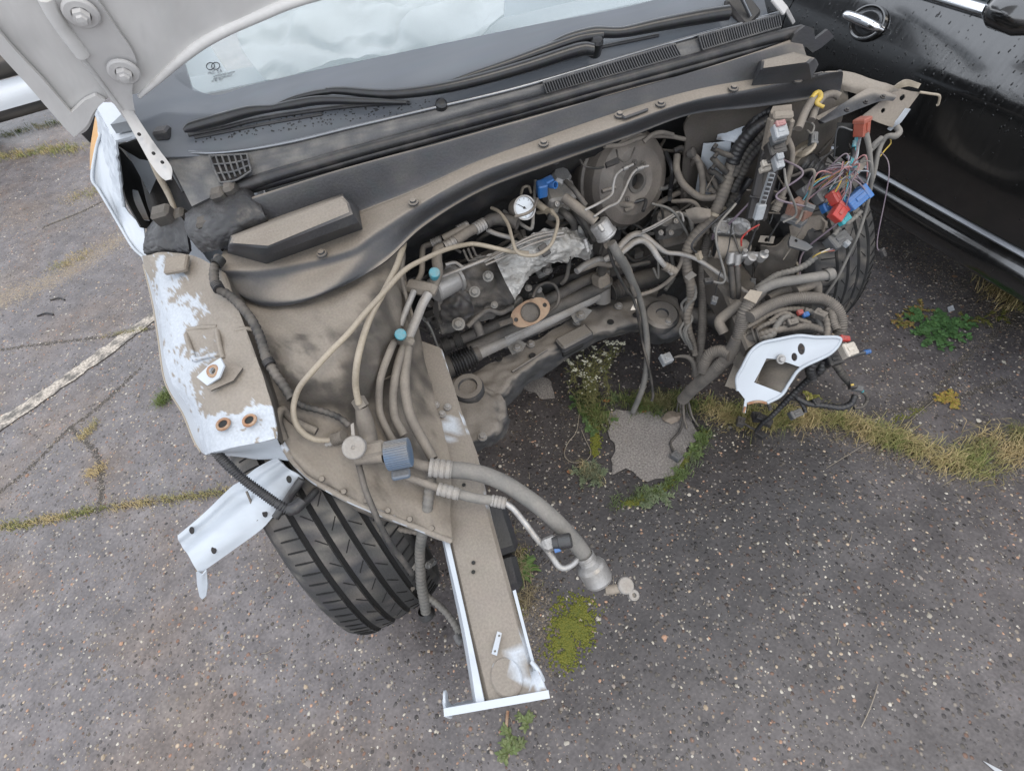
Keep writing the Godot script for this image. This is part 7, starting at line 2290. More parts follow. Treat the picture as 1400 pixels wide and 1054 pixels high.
	hose("coolant_pipe", "alu_dusty", [V(.058,.58,-.075),V(.09,.58,-.086),V(.136,.58,-.086),V(.158,.6,-.05),V(.196,.61,-.054),V(.23,.61,-.065),V(.253,.61,-.057),V(.263,.6,-.033),V(.269,.58,-.008),V(.288,.55,.004),V(.304,.53,.018)], [0.009, 0.0095, 0.0085, 0.0085, 0.0085, 0.0085, 0.0085, 0.0085, 0.008, 0.0075, 0.009], cp, 12)
	hose("coolant_pipe", "hose", [V(.069,.56,-.096),V(.09,.57,-.086),V(.129,.57,-.083),V(.156,.57,-.059),V(.177,.58,-.056)], 0.0085, cp, 12)
	hose("cable_link", "hose", [V(.361,.55,-.019),V(.348,.52,-.008),V(.319,.49,-.001),V(.286,.46,-.011),V(.245,.45,-.021),V(.217,.45,-.031)], 0.006, cp, 10)
	crimp("pipe_end", "hose", V(.286,.55,-.001), V(.313,.53,.02), 0.012, cp)
	hose("brake_pipe", "alu_dusty", [V(.248,.64,-.061),V(.28,.65,-.054),V(.315,.66,-.051),V(.351,.66,-.058),V(.357,.66,-.046),V(.362,.64,-.039)], 0.003, cp, 6)
	hose("brake_pipe", "alu_dusty", [V(.243,.63,-.066),V(.277,.64,-.057),V(.314,.65,-.054),V(.349,.655,-.056)], 0.003, cp, 6)
	# hydraulic unit in the shade
	var ab := Node3D.new()
	ab.name = "hydraulic_unit"
	car.add_child(ab)
	tag(ab, "dusty dark hydraulic block in the shade behind the loom")
	ringbox("unit_block", "cast", V(.401,.55,-.146), Vector3(1, 0, 0.2), Vector3(0, 1, 0.3), Vector3(0.08, 0.07, 0.08), ab, 0.012)
	ringbox("unit_block", "iron", V(.404,.5,-.125), Vector3(1, 0, 0.2), Vector3(0, 1, 0.3), Vector3(0.09, 0.06, 0.06), ab, 0.008)
	st = start()
	lathe(st, V(.358,.6,-.116), Vector3(0, 0.8, 0.6), [[-0.02, 0.024], [0.01, 0.024], [0.014, 0.018], [0.014, 0]], 20)
	done("unit_motor", st, "iron", ab)
	for q in [V(.331,.585,-.087), V(.358,.58,-.077), V(.382,.6,-.092)]:
		hexbolt("unit_port", "plug_blue" if q.x > 9.0 else "alu_dusty", q, Vector3(0, 0.8, 0.6), 0.005, ab)
	st = start()
	patch(st, [[V(.363,.67,-.041),V(.385,.68,-.027),V(.419,.67,-.01)], [V(.37,.65,-.024),V(.385,.66,-.005),V(.41,.66,.004)], [V(.387,.63,-.023),V(.397,.64,-.008),V(.411,.645,-.005)]], 0.012, 5)
	done("duct_mouth", st, "hose", ab)
	# silver bracket with alloy tube, fittings and hoses hanging down
	var sb := Node3D.new()
	sb.name = "pump_bracket"
	car.add_child(sb)
	tag(sb, "cast silver bracket and half-pipe holding two rubber hoses")
	st = start()
	patch(st, [[V(.438,.625,.002),V(.479,.63,.007),V(.502,.63,.023),V(.514,.625,.041)], [V(.432,.615,.004),V(.467,.61,.015),V(.491,.612,.034),V(.507,.615,.054)], [V(.431,.6,.006),V(.459,.6,.028),V(.48,.6,.046),V(.498,.6,.053)], [V(.452,.575,-.001),V(.472,.575,.02),V(.492,.575,.033),V(.507,.575,.039)]], 0.03, 8, Vector3(-0.4, 2.2, 1.4), 0.012, 36.0)
	done("bracket_top", st, "alu", sb)
	for q in [V(.442,.625,.024), V(.473,.622,.05)]:
		st = start()
		lathe(st, q, Vector3(0, 0.9, 0.4), [[0, 0.016], [0.004, 0.015], [0.004, 0.008], [0, 0.007], [0, 0]], 18)
		done("bracket_boss", st, "alu", sb)
	st = start()
	var ha := V(.422,.575,.032)
	var hb := V(.498,.57,.081)
	lathe(st, ha, hb - ha, [[0.004, 0.02], [0.0, 0.022], [0.0, 0.026], [0.02, 0.025], [0.05, 0.024], [0.075, 0.02], [0.09, 0.01], [0.092, 0]], 24, false, 1.0, 1.25)
	done("half_pipe", st, "tan_metal", sb)
	st = start()
	lathe(st, ha - (hb - ha).normalized() * 0.001, hb - ha, [[0.0, 0.021], [0.001, 0]], 20, false, 1.0, 1.25)
	done("pipe_bore", st, "dark", sb)
	st = start()
	bar(st, V(.439,.57,.072), V(.508,.57,.122), 0.02, 0.016, Vector3(0, 1, 0.3), 0.004)
	for q in [[V(.441,.58,.073), V(.436,.555,.083)], [V(.451,.58,.086), V(.449,.55,.095)]]:
		lathe(st, q[0], (q[1] as Vector3) - q[0], [[0, 0.006], [0.001, 0.0105], [0.03, 0.0105], [0.034, 0.008]], 16)
	lathe(st, V(.478,.57,.11), Vector3(0, 1, 0.5), [[-0.02, 0.013], [0.006, 0.013], [0.008, 0.009], [0.008, 0]], 16)
	lathe(st, V(.5,.575,.124), Vector3(0, 1, 0.4), [[-0.015, 0.012], [0.008, 0.012], [0.01, 0.006], [0.022, 0.006], [0.022, 0]], 14)
	lathe(st, V(.463,.585,.095), Vector3(0, 1, 0.4), [[-0.01, 0.006], [0.008, 0.006], [0.008, 0]], 12)
	done("hose_fittings", st, "alu", sb)
	hose("hanging_hose", "rubber", [V(.44,.555,.079),V(.435,.53,.096),V(.431,.5,.116),V(.434,.46,.129),V(.437,.42,.129),V(.419,.38,.133),V(.41,.35,.135)], 0.0085, sb, 12)
	hose("hanging_hose", "rubber", [V(.451,.55,.093),V(.447,.52,.111),V(.444,.49,.128),V(.444,.45,.136),V(.442,.42,.142),V(.443,.38,.148)], 0.0075, sb, 12)
	crimp("red_ring", "plug_brick", V(.451,.548,.093), V(.449,.544,.097), 0.009, sb)
	hose("red_wire", "plug_red", [V(.458,.6,.085),V(.453,.62,.084),V(.462,.63,.081),V(.471,.645,.086),V(.493,.655,.091)], 0.0024, sb, 6)
	ringbox("battery_tray", "plastic", V(.617,.5,.071), Vector3(1, 0, 0.2), Vector3(0, 1, 0.2), Vector3(0.1, 0.05, 0.07), null, 0.008)
	st = start()
	plate(st, [V(.512,.59,.087),V(.52,.605,.083),V(.552,.6,.1),V(.545,.585,.108)], 0.003, [[V(.53,.596,.097), 0.0045, 1.3]])
	done("bracket_plate", st, "tan_metal")
	st = start()
	patch(st, [[V(.528,.57,.085),V(.561,.57,.107),V(.618,.58,.093),V(.637,.56,.118)], [V(.536,.53,.09),V(.564,.53,.114),V(.611,.53,.13),V(.629,.52,.134)], [V(.532,.48,.089),V(.562,.48,.122),V(.61,.48,.138),V(.633,.47,.139)], [V(.536,.43,.097),V(.563,.43,.125),V(.61,.43,.136),V(.644,.42,.137)]], 0.004, 6, Vector3(-0.4, 2.2, 1.4), 0.006, 24.0)
	done("battery_support", st, "wheelhouse")
	st = start()
	patch(st, [[V(.609,.6,.089),V(.637,.62,.103),V(.68,.62,.113),V(.681,.6,.136)], [V(.618,.56,.106),V(.652,.57,.114),V(.68,.57,.125),V(.691,.55,.138)], [V(.643,.52,.118),V(.673,.52,.118),V(.688,.52,.128),V(.692,.51,.134)]], 0.006, 6, Vector3(-0.4, 2.2, 1.4), 0.01, 24.0)
	done("torn_liner", st, "tan_metal")
	st = start()
	plate(st, [V(.567,.6,.134),V(.576,.61,.127),V(.601,.6,.16),V(.61,.59,.175),V(.594,.585,.175),V(.562,.595,.145)], 0.012, [[V(.581,.602,.143), 0.004]])
	done("dark_strip", st, "plug_grey")
	st = start()
	tube(st, [V(.616,.45,.158),V(.629,.48,.15),V(.627,.5,.141),V(.63,.51,.12)], 0.003, 6)
	done("liner_lip", st, "hose_beige")
	# black air duct body behind the connectors
	ringbox("air_duct", "plastic", V(.672,.68,.039), Vector3(1, 0.2, 0.2), Vector3(0, 1, 0.3), Vector3(0.1, 0.1, 0.12), null, 0.02)
	hose("ribbed_duct", "rubber_clean", [V(.642,.74,.04),V(.654,.735,.063),V(.667,.73,.086)], 0.019, null, 16, 0.006, 0.012)
	hose("duct_tail", "plug_grey", [V(.667,.73,.086),V(.682,.72,.108),V(.696,.71,.122)], [0.014, 0.014, 0.012], null, 12)
	st = start()
	plate(st, [V(.703,.82,.05),V(.726,.82,.072),V(.749,.74,.072),V(.727,.74,.052)], 0.02)
	done("dark_panel", st, "dark")
	st = start()
	tube(st, [V(.721,.745,.058),V(.694,.825,.059),V(.714,.825,.083)], 0.002, 6)
	done("panel_bead", st, "plug_grey")
	# loose brown plug on a wire and its curled lead
	hose("curled_lead", "hose_grey", [V(.572,.85,.036),V(.592,.86,.034),V(.611,.86,.04),V(.622,.85,.049),V(.611,.84,.058),V(.612,.84,.043)], 0.0026, null, 6)
	for k in 4:
		var st4 := start()
		var c0 := V(.609,.8,.059) + Vector3(0.006 * k, -0.004 * k, -0.008 * k)
		var ring := []
		for j in 15:
			var a := TAU * j / 14.0
			ring.append(c0 + Vector3(cos(a) * 0.024, sin(a) * 0.018, sin(a) * 0.02 - cos(a) * 0.016))
		tube(st4, ring, 0.0042, 8, 0, 0.01, true)
		done("coiled_lead", st4, "hose_beige")
	plug("loose_plug", "hose_beige", V(.602,.78,.047), Vector3(1, 0.1, -0.4), Vector3(0, 1, 0.3), Vector3(0.03, 0.016, 0.02), null)
	plug("loose_plug", "plug_grey", V(.626,.82,.056), Vector3(0.4, 0.5, -0.6), Vector3(0, 1, 0.3), Vector3(0.03, 0.016, 0.016), null)
	# yellow clip and the grey pipe through it
	hose("grey_pipe", "hose", [V(.556,.87,.064),V(.59,.89,.04),V(.623,.9,.023),V(.647,.9,.015)], 0.009, null, 12)
	hose("grey_pipe", "hose", [V(.605,.87,.051),V(.629,.885,.032),V(.652,.89,.019),V(.676,.89,.011),V(.702,.885,.009),V(.711,.88,.02)], 0.0085, null, 12)
	st = start()
	tube(st, [V(.617,.905,.023),V(.632,.91,.018),V(.638,.91,.022),V(.633,.905,.032),V(.619,.9,.038),V(.624,.895,.046),V(.629,.893,.053)], [0.005, 0.0055, 0.006, 0.006, 0.005, 0.004, 0.004], 10)
	tag(done("yellow_clip", st, "yellow"), "yellow plastic clip on the grey pipe, right of the bay")
	# connector cluster hanging over the far tyre
	var cc := Node3D.new()
	cc.name = "connector_bundle"
	car.add_child(cc)
	tag(cc, "bunch of bright red, blue, teal and brown connectors on loose wires")
	var specs := [["plug_brown", V(.56,.7,.137), V(.575,.7,.154) - V(.566,.7,.111), Vector3(0.05, 0.03, 0.036), "large brown connector on violet wires"],
		["plug_grey", V(.545,.68,.142), V(.557,.68,.171) - V(.543,.68,.12), Vector3(0.055, 0.012, 0.028), "dark flat connector under the brown one"],
		["plug_red", V(.631,.72,.163), V(.63,.71,.18) - V(.628,.73,.15), Vector3(0.032, 0.022, 0.02), "upper bright red connector"],
		["plug_red", V(.624,.7,.193), V(.603,.69,.204) - V(.641,.71,.187), Vector3(0.042, 0.022, 0.03), "lower red connector"],
		["plug_blue", V(.67,.72,.193), V(.637,.71,.199) - V(.698,.73,.191), Vector3(0.06, 0.026, 0.032), "large blue connector"],
		["plug_blue", V(.63,.69,.155), V(.65,.69,.155) - V(.609,.69,.156), Vector3(0.03, 0.016, 0.02), "small blue connector"],
		["plug_teal", V(.64,.68,.202), V(.665,.68,.197) - V(.615,.68,.209), Vector3(0.036, 0.014, 0.02), "small teal connector"],
		["plug_grey", V(.623,.71,.132), V(.647,.71,.126) - V(.595,.71,.142), Vector3(0.04, 0.022, 0.024), ""],
		["plug_grey", V(.596,.72,.109), V(.622,.72,.105) - V(.568,.72,.12), Vector3(0.038, 0.02, 0.026), ""],
		["plug_brick", V(.734,.83,.089), V(.735,.81,.096) - V(.733,.85,.082), Vector3(0.04, 0.026, 0.026), "orange-red connector high on the right"]]
	for q in specs:
		var o := plug("connector", q[0], q[1], q[2], Vector3(0.1, 0.8, 0.6), q[3], cc, 4)
		if q[4]:
			tag(o, q[4])
	var knot := V(.668,.76,.139)
	var cols := ["wire_violet", "wire_pink", "hose_grey", "wire_violet", "wire_pink", "yellow", "cap_blue", "plug_pale"]
	var ends := [[V(.576,.71,.129), 7], [V(.633,.73,.154), 4], [V(.633,.71,.182), 4], [V(.691,.735,.188), 5], [V(.635,.715,.127), 4], [V(.615,.725,.109), 4], [V(.633,.7,.15), 2], [V(.636,.69,.192), 3]]
	var ci := 0
	for e in ends:
		for k in int(e[1]):
			var to: Vector3 = e[0] + Vector3(rng.randf_range(-0.012, 0.012), rng.randf_range(-0.004, 0.006), rng.randf_range(-0.012, 0.012))
			var mid := knot.lerp(to, rng.randf_range(0.25, 0.6)) + Vector3(rng.randf_range(-0.02, 0.02), rng.randf_range(0.01, 0.05), rng.randf_range(-0.02, 0.03))
			hose("wire", cols[ci % cols.size()], [knot + Vector3(rng.randf_range(-0.01, 0.01), rng.randf_range(-0.01, 0.01), rng.randf_range(-0.01, 0.01)), mid, to], 0.0017, cc, 5)
			ci += 1
	for k in 5:
		var o := Vector3(rng.randf_range(-0.01, 0.01), 0.0, rng.randf_range(-0.01, 0.01))
		hose("wire", cols[(k * 3) % cols.size()], [V(.632,.76,.113) + o, V(.641,.775,.124) + o * 1.5, V(.659,.78,.143) + o, V(.672,.765,.159) + o], 0.0019, cc, 5)
	for k in 4:
		var o := Vector3(0.003 * k, 0.0, 0.002 * k)
		hose("wire", ["cap_blue", "plug_teal", "wire_violet", "plug_pale"][k], [V(.728,.81,.088) + o, V(.721,.79,.098) + o, V(.701,.78,.118) + o, V(.672,.77,.139) + o], 0.0021, cc, 5)
	hose("wire_sleeve", "rubber_clean", [V(.72,.785,.099),V(.707,.78,.115),V(.699,.775,.122)], 0.0055, cc, 8)
	crimp("wire_sleeve", "cap_blue", V(.726,.8,.092), V(.718,.79,.101), 0.005, cc)
	# grey leads down the right edge
	hose("grey_lead", "hose_grey", [V(.735,.82,.104),V(.739,.8,.118),V(.745,.77,.133),V(.751,.73,.152),V(.756,.69,.163),V(.754,.64,.177),V(.738,.59,.195),V(.726,.53,.203),V(.702,.48,.217),V(.68,.43,.221),V(.667,.41,.223)], [0.007, 0.006, 0.0055, 0.0055, 0.0045, 0.004, 0.004, 0.004, 0.004, 0.004, 0.004], null, 10)
	hose("grey_lead", "hose_grey", [V(.847,.8,.097),V(.849,.79,.109),V(.835,.785,.113),V(.822,.785,.103),V(.812,.77,.103),V(.792,.75,.12),V(.78,.72,.138),V(.772,.7,.147)], [0.007, 0.008, 0.008, 0.006, 0.006, 0.0055, 0.005, 0.005], null, 10)
	hose("grey_lead", "hose_grey", [V(.813,.78,.102),V(.804,.77,.098),V(.782,.765,.104),V(.784,.775,.103),V(.807,.785,.1)], 0.006, null, 8)
	hose("grey_lead", "hose_grey", [V(.741,.75,.116),V(.758,.76,.117),V(.774,.77,.109)], 0.005, null, 8)
	hose("yellow_wire", "yellow", [V(.842,.77,.101),V(.836,.765,.11),V(.817,.755,.115),V(.797,.75,.123)], 0.0016, null, 5)
	st = start()
	patch(st, [[V(.651,.74,.14),V(.708,.75,.131),V(.76,.76,.11)], [V(.659,.73,.149),V(.71,.74,.143),V(.75,.75,.13)]], 0.006, 6)
	done("tan_strap", st, "tan_metal")
	# plug with open wires above the tyre
	plug("open_plug", "plug_grey", V(.688,.58,.182), V(.722,.58,.183) - V(.654,.58,.188), Vector3(0, 1, 0.4), Vector3(0.06, 0.026, 0.035), cc)
	plug("open_plug", "plug_pale", V(.693,.585,.204), Vector3(1, 0.1, -0.3), Vector3(0, 1, 0.4), Vector3(0.014, 0.014, 0.014), cc)
	for k in 5:
		hose("wire", ["yellow", "plug_cream", "yellow", "wire_violet", "plug_brick"][k], [V(.615,.56,.183), V(.624,.57,.189) + Vector3(0.004 * k - 0.008, 0.003, 0.0), V(.65,.58,.193) + Vector3(0.003 * k - 0.006, 0.004 * (k % 2), 0.003 * k)], 0.0018, cc, 5)
	hose("taped_lead", "hose_grey", [V(.672,.6,.175),V(.693,.61,.168),V(.702,.63,.178),V(.721,.64,.178),V(.736,.65,.176)], 0.006, cc, 8)
	hose("taped_lead", "hose_grey", [V(.625,.56,.183),V(.602,.54,.181),V(.571,.53,.175),V(.537,.52,.16),V(.503,.51,.16),V(.474,.5,.163)], [0.008, 0.0085, 0.0085, 0.009, 0.01, 0.012], cc, 12)

	# big corrugated looms curling forward round the crushed rail
	var cl := Node3D.new()
	cl.name = "corrugated_loom"
	car.add_child(cl)
	tag(cl, "tangle of thick grey corrugated conduits looping round the crushed rail")
	var con := func(p: Array, r, rib := 0.0024) -> void:
		var s := start()
		tube(s, p, r, 18, rib, 0.0055)
		done("conduit", s, "conduit", cl)
	con.call([V(.459,.52,.185),V(.43,.515,.194),V(.403,.5,.204),V(.393,.47,.213),V(.383,.44,.226),V(.371,.41,.24),V(.36,.38,.239)], 0.0165)
	hose("conduit_junction", "conduit", [V(.374,.43,.232),V(.365,.4,.238),V(.354,.37,.238),V(.342,.34,.232)], [0.018, 0.021, 0.021, 0.0185], cl, 18)
	con.call([V(.348,.36,.237),V(.335,.33,.231),V(.324,.28,.215),V(.319,.22,.193),V(.317,.16,.172),V(.317,.09,.15)], [0.018, 0.0185, 0.0185, 0.0185, 0.018, 0.0175])
	con.call([V(.35,.39,.249),V(.344,.38,.217),V(.327,.36,.2),V(.314,.33,.201),V(.314,.3,.203)], 0.0155)
	con.call([V(.392,.5,.234),V(.434,.5,.228),V(.477,.5,.226),V(.522,.5,.234),V(.559,.5,.251),V(.595,.49,.267),V(.612,.48,.294),V(.619,.46,.318),V(.614,.44,.336),V(.61,.42,.342)], 0.0145)
	hose("smooth_conduit", "hose_grey", [V(.44,.53,.193),V(.466,.54,.196),V(.504,.54,.2),V(.551,.54,.216),V(.594,.54,.23),V(.622,.54,.241)], [0.012, 0.0125, 0.013, 0.0125, 0.0125, 0.013], cl, 14)
	st = start()
	lathe(st, V(.619,.54,.239), V(.638,.54,.241) - V(.619,.54,.239), [[-0.006, 0.016], [0.008, 0.017], [0.014, 0.015], [0.014, 0.0]], 16)
	done("conduit_cap", st, "hose_grey", cl)
	con.call([V(.483,.49,.196),V(.523,.49,.194),V(.562,.49,.204),V(.594,.49,.217)], 0.0105)
	hose("smooth_conduit", "hose", [V(.551,.5,.217),V(.587,.5,.219),V(.614,.5,.222),V(.618,.47,.234)], 0.013, cl, 12)
	con.call([V(.588,.45,.343),V(.59,.46,.326),V(.603,.47,.298),V(.598,.475,.286)], 0.01)
	st = start()
	plate(st, [V(.386,.545,.201),V(.41,.555,.193),V(.43,.555,.215),V(.402,.54,.229)], 0.004)
	done("tape_flag", st, "hose_beige", cl)
	hose("smooth_conduit", "hose", [V(.363,.42,.193),V(.363,.44,.167),V(.388,.46,.166),V(.423,.48,.169)], 0.014, cl, 14)
	var leads := [[V(.38,.45,.226),V(.418,.46,.229),V(.461,.47,.229),V(.493,.475,.235),V(.53,.47,.245),V(.558,.465,.262),V(.571,.455,.283)], [V(.392,.43,.242),V(.419,.44,.268),V(.439,.45,.279),V(.461,.46,.267),V(.486,.465,.257),V(.509,.465,.258)], [V(.41,.44,.257),V(.451,.455,.274),V(.495,.455,.288),V(.537,.45,.301),V(.563,.44,.324),V(.569,.43,.347)],
		[V(.456,.46,.245),V(.499,.47,.245),V(.52,.465,.277),V(.543,.455,.298)], [V(.55,.47,.263),V(.565,.465,.279),V(.569,.45,.308),V(.562,.44,.329)], [V(.38,.42,.249),V(.422,.45,.245),V(.465,.46,.251),V(.493,.455,.274),V(.518,.46,.276)], [V(.568,.48,.286),V(.574,.47,.309),V(.569,.45,.332),V(.554,.44,.348)]]
	for k in leads.size():
		hose("taped_lead", ["hose", "hose_grey", "conduit"][k % 3], leads[k], [0.0075, 0.0085, 0.0095, 0.006, 0.0075, 0.0065, 0.008][k], cl, 12)
	st = start()
	lathe(st, V(.405,.44,.26), V(.424,.45,.27) - V(.405,.44,.26), [[-0.03, 0.015], [-0.004, 0.016], [-0.003, 0.03], [0.001, 0.03], [0.002, 0.02], [0.006, 0.02], [0.007, 0.026], [0.01, 0.026], [0.011, 0.01]], 24)
	done("grommet", st, "rubber", cl)
	plug("small_plug", "plug_red", V(.521,.485,.273), Vector3(1, 0.1, 0.3), Vector3(0, 1, 0.3), Vector3(0.014, 0.012, 0.012), cl)
	plug("small_plug", "plug_blue", V(.532,.48,.283), Vector3(1, 0.1, 0.3), Vector3(0, 1, 0.3), Vector3(0.016, 0.011, 0.012), cl)
	plug("small_plug", "conduit", V(.49,.475,.285), Vector3(1, 0.1, 0.3), Vector3(0, 1, 0.3), Vector3(0.026, 0.016, 0.016), cl)
	plug("small_plug", "conduit", V(.562,.48,.301), Vector3(0.3, 0.1, 1), Vector3(0, 1, 0.3), Vector3(0.03, 0.018, 0.02), cl)
	# white lamp connector, blue tipped lead
	plug("lamp_connector", "plug_cream", V(.578,.43,.401), V(.608,.43,.404) - V(.555,.43,.396), Vector3(0.1, 0.9, 0.4), Vector3(0.034, 0.024, 0.032), cl)
	plug("lamp_connector", "plug_red", V(.58,.45,.377), V(.608,.44,.38) - V(.572,.45,.364), Vector3(0.1, 0.9, 0.4), Vector3(0.026, 0.012, 0.014), cl)
	hose("tipped_lead", "rubber_clean", [V(.57,.38,.385),V(.613,.37,.391),V(.647,.37,.396),V(.663,.37,.399)], [0.004, 0.004, 0.005, 0.007], cl, 8)
	crimp("lead_tip", "plug_blue", V(.66,.37,.398), V(.679,.37,.403), 0.0065, cl)
	# lower black loom down to the grass
	var ml := Node3D.new()
	ml.name = "lower_loom"
	car.add_child(ml)
	tag(ml, "black taped loom drooping below the white flange almost to the grass")
	hose("black_loom", "rubber_clean", [V(.566,.36,.363),V(.56,.33,.372),V(.554,.3,.365),V(.542,.26,.358),V(.523,.22,.355),V(.503,.18,.353),V(.481,.14,.352),V(.461,.1,.346),V(.453,.06,.343)], [0.011, 0.012, 0.0095, 0.0085, 0.0085, 0.008, 0.0075, 0.0065, 0.005], ml, 14)
	hose("black_loom", "rubber_clean", [V(.541,.37,.358),V(.531,.34,.362),V(.542,.31,.373)], 0.013, ml, 14)
	hose("black_loom", "rubber_clean", [V(.527,.22,.357),V(.541,.2,.373),V(.549,.18,.391),V(.549,.17,.398)], 0.0065, ml, 12)
	hose("black_loom", "rubber_clean", [V(.534,.21,.365),V(.555,.2,.392),V(.586,.2,.416),V(.621,.2,.444),V(.646,.21,.451),V(.661,.23,.442)], [0.007, 0.0085, 0.0085, 0.009, 0.009, 0.008], ml, 14)
	hose("black_loom", "rubber", [V(.588,.36,.37),V(.602,.33,.396),V(.627,.29,.415),V(.648,.26,.43),V(.674,.24,.44),V(.694,.22,.451),V(.699,.2,.461),V(.682,.19,.467),V(.658,.19,.46)], [0.011, 0.01, 0.0085, 0.006, 0.0045, 0.0045, 0.0045, 0.0045, 0.0045], ml, 12)
	hose("loom_branch", "rubber", [V(.485,.15,.337),V(.481,.17,.321),V(.467,.2,.313)], 0.006, ml, 10)
	plug("black_plug", "plastic", V(.579,.37,.38), Vector3(1, 0.1, 0.3), Vector3(0, 1, 0.4), Vector3(0.04, 0.026, 0.03), ml)
	plug("black_plug", "plastic", V(.638,.28,.43), Vector3(1, 0.1, 0.6), Vector3(0, 1, 0.4), Vector3(0.02, 0.018, 0.022), ml)
	ringbox("yellow_mark", "yellow", V(.626,.293,.435), Vector3(1, 0.1, 0.3), Vector3(0, 1, 0.4), Vector3(0.008, 0.002, 0.005), ml, 0.0004)
	plug("grey_plug", "plug_grey", V(.657,.26,.438), Vector3(0.7, -0.1, 0.6), Vector3(0, 1, 0.4), Vector3(0.026, 0.014, 0.016), ml)
	crimp("teal_band", "plug_teal", V(.672,.245,.439), V(.679,.24,.445), 0.005, ml)
	plug("grey_plug", "plug_grey", V(.521,.17,.391), Vector3(1, 0.1, 0.1), Vector3(0, 1, 0.4), Vector3(0.036, 0.022, 0.022), ml)
	plug("black_plug", "plastic", V(.574,.205,.398), Vector3(1, 0.1, 0.1), Vector3(0, 1, 0.4), Vector3(0.022, 0.018, 0.018), ml)
	for q in [V(.436,.06,.293), V(.475,.1,.33), V(.492,.08,.339), V(.47,.04,.351), V(.476,.08,.309)]:
		plug("black_plug", "plastic", q, Vector3(rng.randf_range(-1, 1), 0.1, 1), Vector3(0, 1, 0.2), Vector3(0.03, 0.02, 0.022), ml)
	hose("loom_branch", "rubber", [V(.463,.05,.335),V(.455,.05,.318),V(.448,.05,.299)], 0.004, ml, 8)
	hose("loom_branch", "rubber", [V(.467,.05,.338),V(.47,.04,.344)], 0.004, ml, 8)
	# tail of the big conduit: frayed wires down to a small sensor
	var tl := Node3D.new()
	tl.name = "frayed_tail"
	car.add_child(tl)
	tag(tl, "frayed wires from the open conduit end trailing to a small sensor on the ground")
	for k in 9:
		var o := Vector3(rng.randf_range(-0.018, 0.018), 0, rng.randf_range(-0.018, 0.018))
		hose("frayed_wire", ["rubber", "conduit", "hose"][k % 3], [V(.319,.1,.153) + o * 0.6, V(.325,.05,.149) + o + Vector3(0, 0.02, 0), V(.324,.02,.165) + o * 1.6, V(.318,.008,.192) + o * 2.2], 0.003, tl, 6)
	hose("sensor_lead", "rubber", [V(.329,.03,.156),V(.309,.015,.18),V(.28,.01,.206),V(.243,.008,.222),V(.225,.008,.232),V(.215,.01,.258),V(.215,.012,.278)], 0.0038, tl, 8)
	plug("sensor", "plug_grey", V(.21,.016,.284), Vector3(0.3, 0, 1), Vector3(0, 1, 0), Vector3(0.03, 0.022, 0.024), tl)
	# single plug on a beige lead
	hose("beige_lead", "conduit", [V(.339,.2,.158),V(.343,.22,.142),V(.344,.24,.125),V(.335,.25,.109),V(.318,.25,.096),V(.3,.25,.092)], [0.008, 0.008, 0.0075, 0.007, 0.005, 0.003], null, 12)
	tag(plug("hanging_plug", "plug_pale", V(.276,.25,.085), Vector3(1, 0, 0.05), Vector3(0, 0.9, 0.3), Vector3(0.034, 0.024, 0.03), null), "pale grey connector hanging on a short beige lead")

